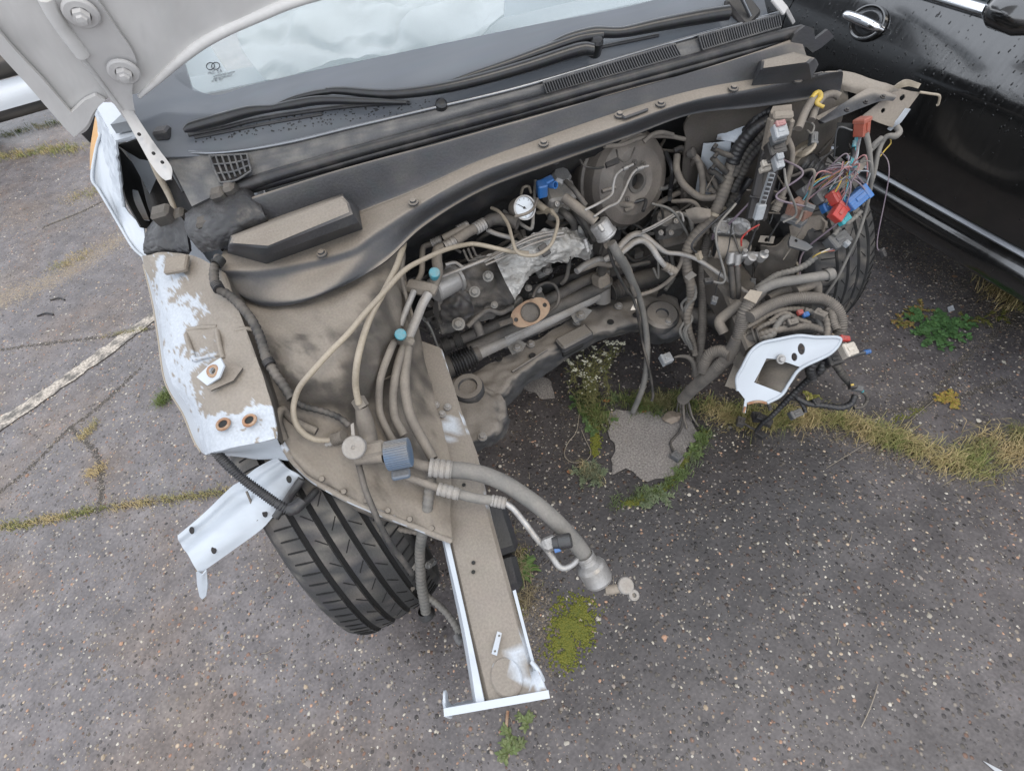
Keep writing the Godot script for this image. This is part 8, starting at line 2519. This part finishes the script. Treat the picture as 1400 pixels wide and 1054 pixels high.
# ---------------------------------------------------------------- dark shapes that fill the depth of the bay
func make_clutter() -> void:
	var st := start()
	patch(st, [[V(-.079,.45,-.227),V(.062,.45,-.215),V(.207,.45,-.203),V(.329,.46,-.192)], [V(-.064,.4,-.168),V(.067,.4,-.181),V(.195,.4,-.179),V(.302,.42,-.152)]], 0.05, 6, Vector3(-0.4, 2.2, 1.4), 0.03, 20.0)
	done("tunnel_shield", st, "insulator")
	st = start()
	patch(st, [[V(.306,.28,-.047),V(.503,.3,-.058),V(.621,.32,0)], [V(.386,.3,-.13),V(.533,.34,-.109),V(.63,.36,-.042)], [V(.447,.34,-.206),V(.542,.38,-.132),V(.627,.4,-.069)]], 0.02, 6, Vector3(-0.4, 2.2, 1.4), 0.02, 16.0)
	done("arch_liner", st, "insulator")
	var names := ["small_lead", "small_hose"]
	for k in 46:
		var a := Vector3(rng.randf_range(0.18, 0.66), rng.randf_range(0.46, 0.76), rng.randf_range(-0.28, -0.1))
		var b := a + Vector3(rng.randf_range(-0.12, 0.16), rng.randf_range(-0.16, 0.04), rng.randf_range(-0.05, 0.14))
		hose(names[k % 2], ["rubber", "hose", "rubber_clean", "hose_grey"][k % 4], [a, a.lerp(b, 0.35) + Vector3(rng.randf_range(-0.05, 0.05), rng.randf_range(-0.02, 0.06), 0.02), a.lerp(b, 0.7) + Vector3(0.02, rng.randf_range(-0.06, 0.02), rng.randf_range(-0.03, 0.04)), b], rng.randf_range(0.003, 0.008), null, 8)
	for k in 24:
		var a := Vector3(rng.randf_range(0.2, 0.62), rng.randf_range(0.4, 0.58), rng.randf_range(-0.3, -0.16))
		ringbox("dark_block", ["iron", "plastic", "cast"][k % 3], a, Vector3(1, rng.randf_range(-0.3, 0.3), rng.randf_range(-0.4, 0.4)), Vector3(0, 1, rng.randf_range(-0.2, 0.4)), Vector3(rng.randf_range(0.03, 0.07), rng.randf_range(0.03, 0.06), rng.randf_range(0.03, 0.06)), null, 0.006)
	for k in 26:
		var a := Vector3(rng.randf_range(-0.34, 0.14), rng.randf_range(0.4, 0.64), rng.randf_range(-0.3, -0.22))
		var b := a + Vector3(rng.randf_range(-0.1, 0.2), rng.randf_range(-0.08, 0.04), rng.randf_range(-0.02, 0.06))
		hose(names[k % 2], ["rubber", "hose", "rubber_clean"][k % 3], [a, a.lerp(b, 0.5) + Vector3(0, rng.randf_range(-0.04, 0.05), 0.03), b], rng.randf_range(0.003, 0.009), null, 8)
	# cast lugs, brackets and pipe stubs round the housing
	for k in 22:
		var a := Vector3(rng.randf_range(-0.36, 0.06), rng.randf_range(0.44, 0.6), rng.randf_range(-0.24, -0.12))
		st = start()
		if k % 3 == 0:
			lathe(st, a, Vector3(rng.randf_range(-0.6, 0.6), 1, rng.randf_range(0.0, 0.8)), [[-0.03, 0.012], [0.0, 0.014], [0.004, 0.011], [0.004, 0.006], [0, 0.005], [0, 0]], 14)
		elif k % 3 == 1:
			box(st, a, Basis.from_euler(Vector3(rng.randf_range(-0.4, 0.4), rng.randf_range(-0.6, 0.6), rng.randf_range(-0.4, 0.4))), Vector3(rng.randf_range(0.02, 0.06), rng.randf_range(0.01, 0.03), rng.randf_range(0.02, 0.05)), 0.004)
		else:
			bolt(st, a + Vector3(0, 0.03, 0.02), Vector3(rng.randf_range(-0.3, 0.3), 1, 0.6), rng.randf_range(0.005, 0.008))
		done(["cast_lug", "small_bracket", "small_bolt"][k % 3], st, ["iron", "cast", "alu_dusty"][k % 3])
	# thin loose wires among the looms
	for k in 34:
		var a := Vector3(rng.randf_range(0.42, 0.82), rng.randf_range(0.6, 0.84), rng.randf_range(-0.12, 0.12))
		var b := a + Vector3(rng.randf_range(-0.16, 0.1), rng.randf_range(-0.22, -0.02), rng.randf_range(-0.02, 0.16))
		var m1 := a.lerp(b, 0.3) + Vector3(rng.randf_range(-0.05, 0.05), rng.randf_range(0.0, 0.05), rng.randf_range(-0.02, 0.05))
		var m2 := a.lerp(b, 0.7) + Vector3(rng.randf_range(-0.05, 0.05), rng.randf_range(-0.05, 0.01), rng.randf_range(-0.03, 0.04))
		hose("loose_wire", ["hose_grey", "rubber", "hose", "rubber_clean", "wire_violet"][k % 5], [a, m1, m2, b], rng.randf_range(0.0014, 0.0034), null, 6)
		if k % 4 == 0:
			plug("wire_end", ["plastic", "plug_grey", "hose_beige"][k % 3], b, b - m2, Vector3(0.1, 1, 0.2), Vector3(0.022, 0.012, 0.014), null, 2)

# ---------------------------------------------------------------- weeds, grass, moss
func leaf(st: SurfaceTool, at: Vector3, dir: Vector3, side: Vector3, L: float, w: float, droop: float, c: Color) -> void:
	smooth(st)
	var n := 4
	var pl: Vector3
	var pr: Vector3
	var d := dir.normalized()
	for i in n + 1:
		var f := float(i) / n
		var p := at + d * L * f + Vector3(0, -droop * L * f * f, 0)
		var ww := w * sin(PI * clampf(f * 0.85 + 0.1, 0, 1))
		var l := p - side * ww
		var r := p + side * ww
		if i > 0:
			st.set_color(c)
			quad(st, pl, pr, r, l, Vector3.UP)
		pl = l
		pr = r

func blade(st: SurfaceTool, at: Vector3, az: float, lean: float, L: float, w: float, c: Color) -> void:
	var d := Vector3(cos(az), 0, sin(az))
	var s := Vector3(-sin(az), 0, cos(az)) * w
	smooth(st)
	st.set_color(c)
	var p0 := at
	var p1 := at + d * L * lean * 0.35 + Vector3(0, L * (1.0 - lean * 0.25) * 0.6, 0)
	var p2 := at + d * L * lean + Vector3(0, L * maxf(0.06, 1.0 - lean), 0)
	quad(st, p0 - s, p0 + s, p1 + s * 0.8, p1 - s * 0.8, Vector3.UP + d * 0.1)
	tri(st, p1 - s * 0.8, p1 + s * 0.8, p2, Vector3.UP + d * 0.1)

func plain(called: String, st: SurfaceTool, parent: Node, key := "plant") -> MeshInstance3D:
	st.generate_normals()
	var o := MeshInstance3D.new()
	o.name = called
	o.mesh = st.commit()
	o.mesh.surface_set_material(0, M[key][0])
	parent.add_child(o, true)
	return o

func mixc(a: Color, b: Color) -> Color:
	var f := rng.randf()
	var v := rng.randf_range(0.8, 1.15)
	var c := a.lerp(b, f)
	return Color(c.r * v, c.g * v, c.b * v)

# grass along a path
func turf(st: SurfaceTool, path: Array, width: float, n: int, L0: float, L1: float, w: float, green: Color, straw: Color, dry: float) -> void:
	var sp: Array = spline(path, 0.01)[0]
	for k in n:
		var q: Vector3 = sp[rng.randi() % sp.size()]
		var p := Vector3(q.x + rng.randfn(0, width), 0.0, q.z + rng.randfn(0, width))
		# clumps: thin out where the noise is low, straw in patches
		if nz.get_noise_2d(p.x * 13.0, p.z * 13.0) < -0.18 and rng.randf() < 0.8:
			continue
		var d := clampf(dry + nz2.get_noise_2d(p.x * 6.0, p.z * 6.0) * 0.7 + rng.randf_range(-0.3, 0.3), 0.0, 1.0)
		var v := rng.randf_range(0.75, 1.15)
		var c := green.lerp(straw, d)
		blade(st, p, rng.randf() * TAU, rng.randf_range(0.35, 0.97), rng.randf_range(L0, L1), w * rng.randf_range(0.6, 1.2), Color(c.r * v, c.g * v, c.b * v))

func stuff_turf(called: String, label: String, runs: Array) -> void:
	var st := start()
	for r in runs:
		turf(st, r[0], r[1], r[2], r[3], r[4], r[5], r[6], r[7], r[8])
	var o := plain(called, st, self)
	tag(o, label, "grass")
	o.set_meta("kind", "stuff")

# a small herb: rosettes of stems with paired leaves
func herb(called: String, label: String, at: Array, stems: int, reach: float, L: float, w: float, g0: Color, g1: Color, up := 0.4) -> Node3D:
	var t := thing(called, label, "weed")
	t.position = at[0]
	var st := start()
	var sl := start()
	for b in at:
		var base: Vector3 = b - at[0]
		for k in stems:
			var az := rng.randf() * TAU
			var d := Vector3(cos(az), up * rng.randf_range(0.4, 1.5), sin(az)).normalized()
			var R := reach * rng.randf_range(0.4, 1.0)
			var tip := base + d * R + Vector3(0, -R * 0.15, 0)
			tip.y = maxf(tip.y, 0.006)
			var mid := base + d * R * 0.55 + Vector3(0, R * 0.1, 0)
			tube(st, [base, mid, tip], 0.0009, 4)
			for j in 6:
				var f := (j + 1) / 6.0
				var p := base.lerp(mid, f * 2.0) if f < 0.5 else mid.lerp(tip, f * 2.0 - 1.0)
				for s in [-1.0, 1.0]:
					var la: float = az + s * rng.randf_range(0.5, 1.2)
					var ld := Vector3(cos(la), rng.randf_range(-0.1, 0.6), sin(la)).normalized()
					leaf(sl, p, ld, Vector3(-sin(la), rng.randf_range(-0.3, 0.3), cos(la)), L * rng.randf_range(0.6, 1.15), w * rng.randf_range(0.7, 1.2), rng.randf_range(0.0, 0.4), mixc(g0, g1))
	var sm := plain("stems", st, t)
	var stm := StandardMaterial3D.new()
	stm.albedo_color = Color(g0.r * 1.2, g0.g * 1.1, g0.b).linear_to_srgb()
	sm.mesh.surface_set_material(0, stm)
	var lv := plain("leaves", sl, t)
	lv.set_meta("kind", "stuff")
	return t

func make_plants() -> void:
	var g := Color(0.085, 0.125, 0.028)
	var g2 := Color(0.16, 0.19, 0.05)
	var straw := Color(0.46, 0.35, 0.18)
	var grey_g := Color(0.12, 0.14, 0.085)
	stuff_turf("grass_strip", "strip of green and straw coloured grass growing along the crack, right of the bay", [
		[[V(.417,0,.198),V(.476,0,.254),V(.551,0,.305),V(.636,0,.342),V(.708,0,.392),V(.758,0,.461),V(.818,0,.531),V(.863,0,.609),V(.899,0,.677),V(.959,0,.723)], 0.02, 4600, 0.02, 0.085, 0.001, g2, straw, 0.52],
		[[V(.966,0,.693),V(1.064,0,.709),V(1.171,0,.741)], 0.03, 1300, 0.03, 0.08, 0.0011, g, straw, 0.6],
		[[V(.406,0,.174),V(.448,0,.215),V(.485,0,.279)], 0.022, 1100, 0.02, 0.05, 0.001, g, straw, 0.85]])
	stuff_turf("grass_patch", "dark grass under the bay around the concrete patch", [
		[[V(.2,0,.024),V(.257,0,.074),V(.329,0,.097),V(.371,0,.141)], 0.02, 1500, 0.02, 0.06, 0.0011, g, Color(0.2, 0.17, 0.08), 0.3],
		[[V(.076,0,-.063),V(.08,0,-.007),V(.067,0,.054)], 0.02, 900, 0.015, 0.05, 0.0011, g, Color(0.2, 0.17, 0.08), 0.35],
		[[V(-.043,0,.328),V(.028,0,.339),V(.097,0,.353),V(.187,0,.338),V(.291,0,.29),V(.355,0,.246)], 0.012, 1100, 0.012, 0.04, 0.001, g, grey_g, 0.4],
		[[V(-.059,0,.177),V(-.048,0,.227)], 0.015, 400, 0.015, 0.045, 0.001, grey_g, straw, 0.2]])
	stuff_turf("grass_line", "thin grass along the cracks on the left of the lot", [
		[[V(-1.97,0,-.584),V(-1.773,0,-.512),V(-1.579,0,-.461),V(-1.384,0,-.39),V(-1.167,0,-.315)], 0.01, 1300, 0.01, 0.028, 0.001, g2, straw, 0.55],
		[[V(-2.46,0,-3.771),V(-2.268,0,-3.722),V(-2.073,0,-3.649),V(-1.827,0,-3.504)], 0.035, 1500, 0.015, 0.045, 0.0014, g2, straw, 0.5],
		[[V(-2.522,0,-4.171),V(-2.318,0,-4.12),V(-2.116,0,-4.098),V(-1.909,0,-4.033)], 0.035, 800, 0.015, 0.045, 0.0014, g, straw, 0.3],
		[[V(-1.672,0,-.829),V(-1.621,0,-.876)], 0.012, 180, 0.01, 0.03, 0.001, g2, straw, 0.8],
		[[V(-1.852,0,-2.843),V(-1.66,0,-2.785)], 0.04, 350, 0.01, 0.03, 0.001, g2, straw, 0.6],
		[[V(-1.889,0,-2.095),V(-1.712,0,-2.154)], 0.03, 350, 0.01, 0.03, 0.001, g2, straw, 0.6],
		[[V(-1.636,0,-.634),V(-1.585,0,-.64)], 0.015, 200, 0.01, 0.03, 0.001, straw, straw, 0.8],
		[[V(-1.596,0,-1.393),V(-1.422,0,-1.342)], 0.008, 250, 0.008, 0.02, 0.0009, g2, straw, 0.5]])
	stuff_turf("grass_tuft", "small green grass tuft beside the white apron", [[[V(-1.372,0,-.848),V(-1.348,0,-.883),V(-1.324,0,-.912)], 0.016, 420, 0.015, 0.05, 0.0011, g, g2, 0.4]])
	stuff_turf("grass_edge_tuft", "tuft of grass at the sill of the black car", [[[V(1.625,0,.289),V(1.691,0,.294),V(1.758,0,.312)], 0.04, 1300, 0.04, 0.12, 0.0015, g2, straw, 0.55]])
	stuff_turf("flattened_straw", "flattened dry straw beside the pipes left of the flange", [[[V(-.387,0,.269),V(-.395,0,.339),V(-.403,0,.417),V(-.423,0,.474)], 0.02, 700, 0.02, 0.06, 0.0008, g2, Color(0.24, 0.19, 0.11), 0.85]])
	# moss
	var moss_items := []
	var moss := func(path: Array, width: float, n: int, s0: float, s1: float) -> void:
		var sp: Array = spline(path, 0.006)[0]
		for k in n:
			var q: Vector3 = sp[rng.randi() % sp.size()]
			var p := Vector3(q.x + rng.randfn(0, width), 0, q.z + rng.randfn(0, width))
			if nz.get_noise_2d(p.x * 18.0 + 7.0, p.z * 18.0) < -0.12 and rng.randf() < 0.85:
				continue
			var s := rng.randf_range(s0, s1)
			var c := Color(0.075, 0.09, 0.007).lerp(Color(0.14, 0.135, 0.012), rng.randf())
			moss_items.append([Transform3D(Basis.from_euler(Vector3(0, rng.randf() * TAU, 0)) * Basis.from_scale(Vector3(s, s * 0.9, s)), Vector3(p.x, 0.0, p.z)), c])
	moss.call([V(-.319,0,.536),V(-.315,0,.569),V(-.341,0,.597),V(-.372,0,.622)], 0.022, 5200, 0.0014, 0.0042)
	moss.call([V(-.265,0,.541),V(-.297,0,.578),V(-.384,0,.636)], 0.018, 1600, 0.0012, 0.0035)
	moss.call([V(.072,0,.006),V(.039,0,.073),V(-.002,0,.147)], 0.007, 1600, 0.0015, 0.004)
	moss.call([V(-.021,0,.335),V(.045,0,.353),V(.113,0,.35),V(.202,0,.317),V(.29,0,.28),V(.351,0,.251)], 0.007, 2600, 0.0015, 0.004)
	moss.call([V(-.362,0,.319),V(-.416,0,.41),V(-.467,0,.495)], 0.015, 700, 0.001, 0.003)
	moss.call([V(.714,0,.385),V(.753,0,.407)], 0.008, 250, 0.001, 0.0025)
	moss.call([V(.879,0,.487),V(.988,0,.498)], 0.008, 250, 0.001, 0.0025)
	moss.call([V(-1.919,0,-.558),V(-1.773,0,-.512),V(-1.579,0,-.461)], 0.012, 700, 0.001, 0.0025)
	var ms := SphereMesh.new()
	ms.radius = 1.0
	ms.height = 2.0
	ms.radial_segments = 6
	ms.rings = 3
	ms.material = M["grit"][0]
	var mo := scatter("moss", ms, moss_items)
	tag(mo, "cushions of yellow green moss in the cracks and beside the rail end", "moss")
	# flowering weed under the subframe
	var fw := thing("flowering_weed", "tall weed with small white flower heads growing under the subframe", "weed")
	var o := V(.071,0,-.012)
	fw.position = o
	var st := start()
	var fl := start()
	var lv := start()
	var heads := [V(.059,.14,-.096),V(.073,.12,-.081),V(.098,.15,-.1),V(.107,.14,-.086),V(.13,.16,-.098),V(.182,.2,-.102),V(.195,.2,-.087),V(.214,.2,-.083),V(.228,.19,-.077),V(.205,.18,-.079),V(.146,.14,-.086),V(.071,.1,-.053),V(.096,.1,-.057),V(.113,.11,-.053),V(.049,.15,-.139),V(.058,.13,-.131),V(.174,.15,-.097),V(.151,.16,-.135),V(.088,.15,-.132),V(.144,.11,-.071),V(.119,.15,-.152)]
	for h in heads:
		var hv: Vector3 = h - o
		var foot := Vector3(rng.randfn(0, 0.03), 0, rng.randfn(0, 0.025))
		var bend := foot.lerp(hv, 0.5) + Vector3(rng.randfn(0, 0.016), 0.025, rng.randfn(0, 0.016))
		tube(st, [foot, foot.lerp(bend, 0.5) + Vector3(rng.randfn(0, 0.008), 0.008, rng.randfn(0, 0.008)), bend, bend.lerp(hv, 0.55) + Vector3(rng.randfn(0, 0.006), 0.004, rng.randfn(0, 0.006)), hv], 0.0007, 4)
		for k in 3:
			var b2 := bend.lerp(hv, rng.randf_range(0.1, 0.7))
			var e2 := b2 + Vector3(rng.randfn(0, 0.018), rng.randf_range(0.005, 0.03), rng.randfn(0, 0.018))
			tube(st, [b2, b2.lerp(e2, 0.5) + Vector3(0, 0.003, 0), e2], 0.0005, 4)
			for j in 4:
				var a := TAU * j / 4.0
				leaf(fl, e2, Vector3(cos(a), 0.4, sin(a)), Vector3(-sin(a), 0, cos(a)), 0.0035, 0.0011, 0.2, mixc(Color(0.55, 0.55, 0.48), Color(0.3, 0.3, 0.18)))
		for k in 9:
			var p := hv + Vector3(rng.randfn(0, 0.0045), rng.randfn(0, 0.002), rng.randfn(0, 0.0045))
			for j in 5:
				var a := TAU * j / 5.0 + k
				fl.set_color(Color(0.62, 0.62, 0.54))
				leaf(fl, p, Vector3(cos(a), 0.3, sin(a)), Vector3(-sin(a), 0, cos(a)), 0.004, 0.0013, 0.2, mixc(Color(0.62, 0.62, 0.55), Color(0.5, 0.49, 0.36)))
		for k in 34:
			var f := rng.randf_range(0.0, 0.92)
			var p := (foot.lerp(bend, f * 2.0) if f < 0.5 else bend.lerp(hv, f * 2.0 - 1.0)) + Vector3(rng.randfn(0, 0.006), 0, rng.randfn(0, 0.006))
			var la := rng.randf() * TAU
			leaf(lv, p, Vector3(cos(la), 0.4, sin(la)), Vector3(-sin(la), 0.1, cos(la)), rng.randf_range(0.01, 0.024), 0.0013, 0.3, mixc(Color(0.085, 0.1, 0.035), Color(0.17, 0.15, 0.06)))
	plain("stems", st, fw).mesh.surface_set_material(0, M["stalk_plain"][0])
	var fm := plain("flowers", fl, fw)
	fm.set_meta("kind", "stuff")
	plain("leaves", lv, fw).set_meta("kind", "stuff")
	# herbs
	herb("leafy_weed", "leafy green weed sprawling on the asphalt beside the black car", [V(1.298,0,.231),V(1.311,0,.273),V(1.273,0,.291),V(1.322,0,.307),V(1.363,0,.287)], 9, 0.075, 0.018, 0.006, Color(0.05, 0.115, 0.035), Color(0.085, 0.17, 0.05), 0.25)
	herb("trailing_weed", "yellowing trailing weed at the edge of the leafy weed", [V(1.242,0,.197),V(1.296,0,.195),V(1.344,0,.19)], 6, 0.05, 0.012, 0.0035, Color(0.12, 0.13, 0.03), Color(0.25, 0.14, 0.05), 0.2)
	herb("trailing_weed", "thin trailing weed creeping towards the right edge", [V(1.421,0,.296),V(1.48,0,.319),V(1.539,0,.341)], 4, 0.05, 0.012, 0.003, Color(0.12, 0.14, 0.03), Color(0.2, 0.17, 0.06), 0.2)
	herb("yellow_weed", "small yellow and red weed alone on the asphalt", [V(1.076,0,.502),V(1.1,0,.508),V(1.089,0,.522)], 9, 0.03, 0.009, 0.0032, Color(0.22, 0.2, 0.035), Color(0.3, 0.17, 0.05), 0.3)
	herb("dandelion", "long leaved dandelion beside the chassis rail", [V(-.394,0,.398),V(-.38,0,.383)], 5, 0.03, 0.04, 0.0055, Color(0.07, 0.12, 0.03), Color(0.11, 0.16, 0.045), 0.5)
	herb("grey_weed", "grey green weed at the left tip of the moss line", [V(-.083,0,.194),V(-.045,0,.199),V(-.042,0,.231)], 7, 0.045, 0.012, 0.002, Color(0.1, 0.13, 0.075), Color(0.15, 0.17, 0.1), 0.4)
	herb("grey_weed", "feathery grey green weed on the moss curve below the concrete patch", [V(.041,0,.359),V(.088,0,.348),V(.096,0,.374)], 7, 0.04, 0.013, 0.002, Color(0.1, 0.135, 0.07), Color(0.15, 0.17, 0.1), 0.4)
	herb("curve_weed", "green weed at the right end of the moss curve", [V(.187,0,.338),V(.263,0,.29),V(.313,0,.271)], 6, 0.035, 0.014, 0.003, Color(0.08, 0.125, 0.035), Color(0.13, 0.17, 0.06), 0.4)
	herb("low_weed", "low leafy weed at the foot of the flowering weed", [V(.041,0,-.001),V(.042,0,.058),V(.096,0,.053),V(.043,0,-.056)], 7, 0.035, 0.012, 0.004, Color(0.05, 0.1, 0.03), Color(0.1, 0.145, 0.05), 0.3)
	herb("patch_weed", "dark leafy weed between the hanging hoses", [V(.225,0,.031),V(.28,0,.104),V(.343,0,.098),V(.176,0,-.007)], 7, 0.04, 0.014, 0.003, Color(0.06, 0.095, 0.035), Color(0.11, 0.13, 0.06), 0.35)
	herb("bottom_weed", "small weed at the bottom edge below the rail flange", [V(-.575,0,.731),V(-.577,0,.755),V(-.599,0,.76),V(-.53,0,.727)], 5, 0.03, 0.014, 0.003, Color(0.09, 0.125, 0.04), Color(0.14, 0.16, 0.07), 0.4)
	herb("strip_weed", "little weed at the foot of the far tyre", [V(1.078,0,.033)], 4, 0.02, 0.01, 0.002, Color(0.09, 0.13, 0.04), Color(0.14, 0.17, 0.07), 0.3)
	herb("grass_weed", "green weed in the grass under the loom", [V(.7,0,.321),V(.745,0,.295)], 6, 0.03, 0.01, 0.004, Color(0.15, 0.16, 0.035), Color(0.22, 0.2, 0.05), 0.3)

# ---------------------------------------------------------------- small litter
func make_litter() -> void:
	var st := start()
	var lp := V(-.509,.521,.655)
	plate(st, [V(-.498,.531,.64),V(-.492,.531,.646),V(-.515,.528,.675),V(-.522,.528,.668)], 0.003, [[V(-.498,.53,.648), 0.0022], [V(-.515,.528,.667), 0.0022]])
	var o := done("metal_strip", st, "bracket", self)
	tag(o, "small pale metal strip with two holes lying on the dusty chassis rail", "metal strip")
	st = start()
	patch(st, [[V(.254,.012,.14),V(.29,.016,.129),V(.324,.012,.155)], [V(.256,.016,.157),V(.283,.024,.158),V(.309,.016,.167)], [V(.269,.01,.173),V(.29,.014,.175),V(.301,.01,.171)]], 0.01, 5, Vector3(0, 4, 0), 0.004, 60.0)
	o = done("pale_stone", st, "stain", self)
	tag(o, "pale greenish flat stone on the concrete patch under the hanging loom", "stone")
	# fallen leaves
	var spots := [[V(.212,.006,.078), Color(0.36, 0.13, 0.04), "orange leaf by the end of the hanging hose"], [V(.125,.006,-.02), Color(0.3, 0.13, 0.05), "brown leaf under the flowering weed"], [V(1.459,.004,-.104), Color(0.24, 0.08, 0.04), "dark red leaf between the far tyre and the black car"], [V(1.568,.004,.119), Color(0.36, 0.2, 0.12), "pale brown leaf near the sill of the black car"], [V(-.118,.004,.163), Color(0.3, 0.14, 0.07), "brown leaf scrap left of the moss line"]]
	for s in spots:
		st = start()
		st.set_color(s[1])
		leaf(st, s[0], Vector3(1, 0.1, 0.4), Vector3(-0.4, 0.1, 1).normalized(), 0.022, 0.008, 0.2, s[1])
		o = plain("fallen_leaf", st, self)
		tag(o, s[2], "leaf")
	st = start()
	tube(st, [V(.266,.004,1.015),V(.233,.008,1.032),V(.199,.006,1.049),V(.166,.004,1.063)], 0.0011, 5)
	tag(done("straw", st, "hose_beige", self), "single straw lying alone on the asphalt, lower right", "straw")
	st = start()
	tube(st, [V(.229,.004,1.079),V(.22,.006,1.034)], 0.0005, 4)
	st = start()
	tube(st, [V(.025,.006,-.012),V(-.02,.01,.048),V(-.066,.006,.072),V(-.096,.008,.107),V(-.088,.006,.141),V(-.048,.008,.158),V(-.016,.008,.138),V(-.008,.01,.087),V(-.001,.008,.05)], 0.0012, 6)
	tag(done("dry_stalk", st, "hose_beige", self), "thin dry stalk curled in a loop left of the moss line", "stalk")
	st = start()
	tube(st, [V(1.056,.004,.49),V(.974,.01,.505),V(.846,.008,.527),V(.746,.006,.541)], 0.0008, 4)
	tube(st, [V(.581,.004,.523),V(.664,.012,.52),V(.764,.02,.516)], 0.0008, 4)
	tag(done("dry_stalk", st, "hose_beige", self), "long dry stalks across the grass strip", "stalk")
	st = start()
	plate(st, [V(-1.138,.003,.619),V(.349,.003,1.219),V(.369,.003,1.248),V(.357,.003,1.251)].slice(1), 0.002)
	tag(done("paper_scrap", st, "fabric", self), "white sliver of paper at the bottom right corner", "paper")
	st = start()
	patch(st, [[V(1.419,.006,.224),V(1.437,.012,.229)], [V(1.397,.01,.246),V(1.43,.004,.246)]], 0.001, 3)
	tag(done("paper_scrap", st, "fabric", self), "tiny crumpled white paper behind the leafy weed", "paper")
	for s in [[[V(-1.87,.003,-1.829),V(-1.827,.006,-1.816),V(-1.8,.003,-1.786)], "black plastic shard on the silt, left edge"], [[V(-1.92,.003,-1.733),V(-1.878,.006,-1.726),V(-1.845,.003,-1.699)], "bent bit of black wire on the asphalt, left edge"]]:
		st = start()
		tube(st, s[0], 0.004, 6)
		tag(done("plastic_shard", st, "plastic", self), s[1], "plastic shard")
	st = start()
	tube(st, [V(-.564,.005,.681),V(-.574,.008,.699),V(-.582,.005,.713)], 0.004, 6)
	tag(done("rusty_stub", st, "rust", self), "rusty metal stub on the ground under the rail flange", "scrap")
	# bits of straw and bark blown over the lot
	st = start()
	for k in 130:
		var q := Vector3(rng.randf_range(-2.4, 1.6), 0.002, rng.randf_range(-1.2, 1.0))
		var az := rng.randf() * TAU
		var L := rng.randf_range(0.008, 0.04)
		var d := Vector3(cos(az), 0, sin(az)) * L
		tube(st, [q, q + d * 0.5 + Vector3(0, rng.randf_range(0.001, 0.005), 0) + Vector3(-d.z, 0, d.x) * rng.randf_range(-0.2, 0.2), q + d], rng.randf_range(0.0004, 0.0009), 4)
	done("straw_bits", st, "hose_beige", self).set_meta("kind", "stuff")
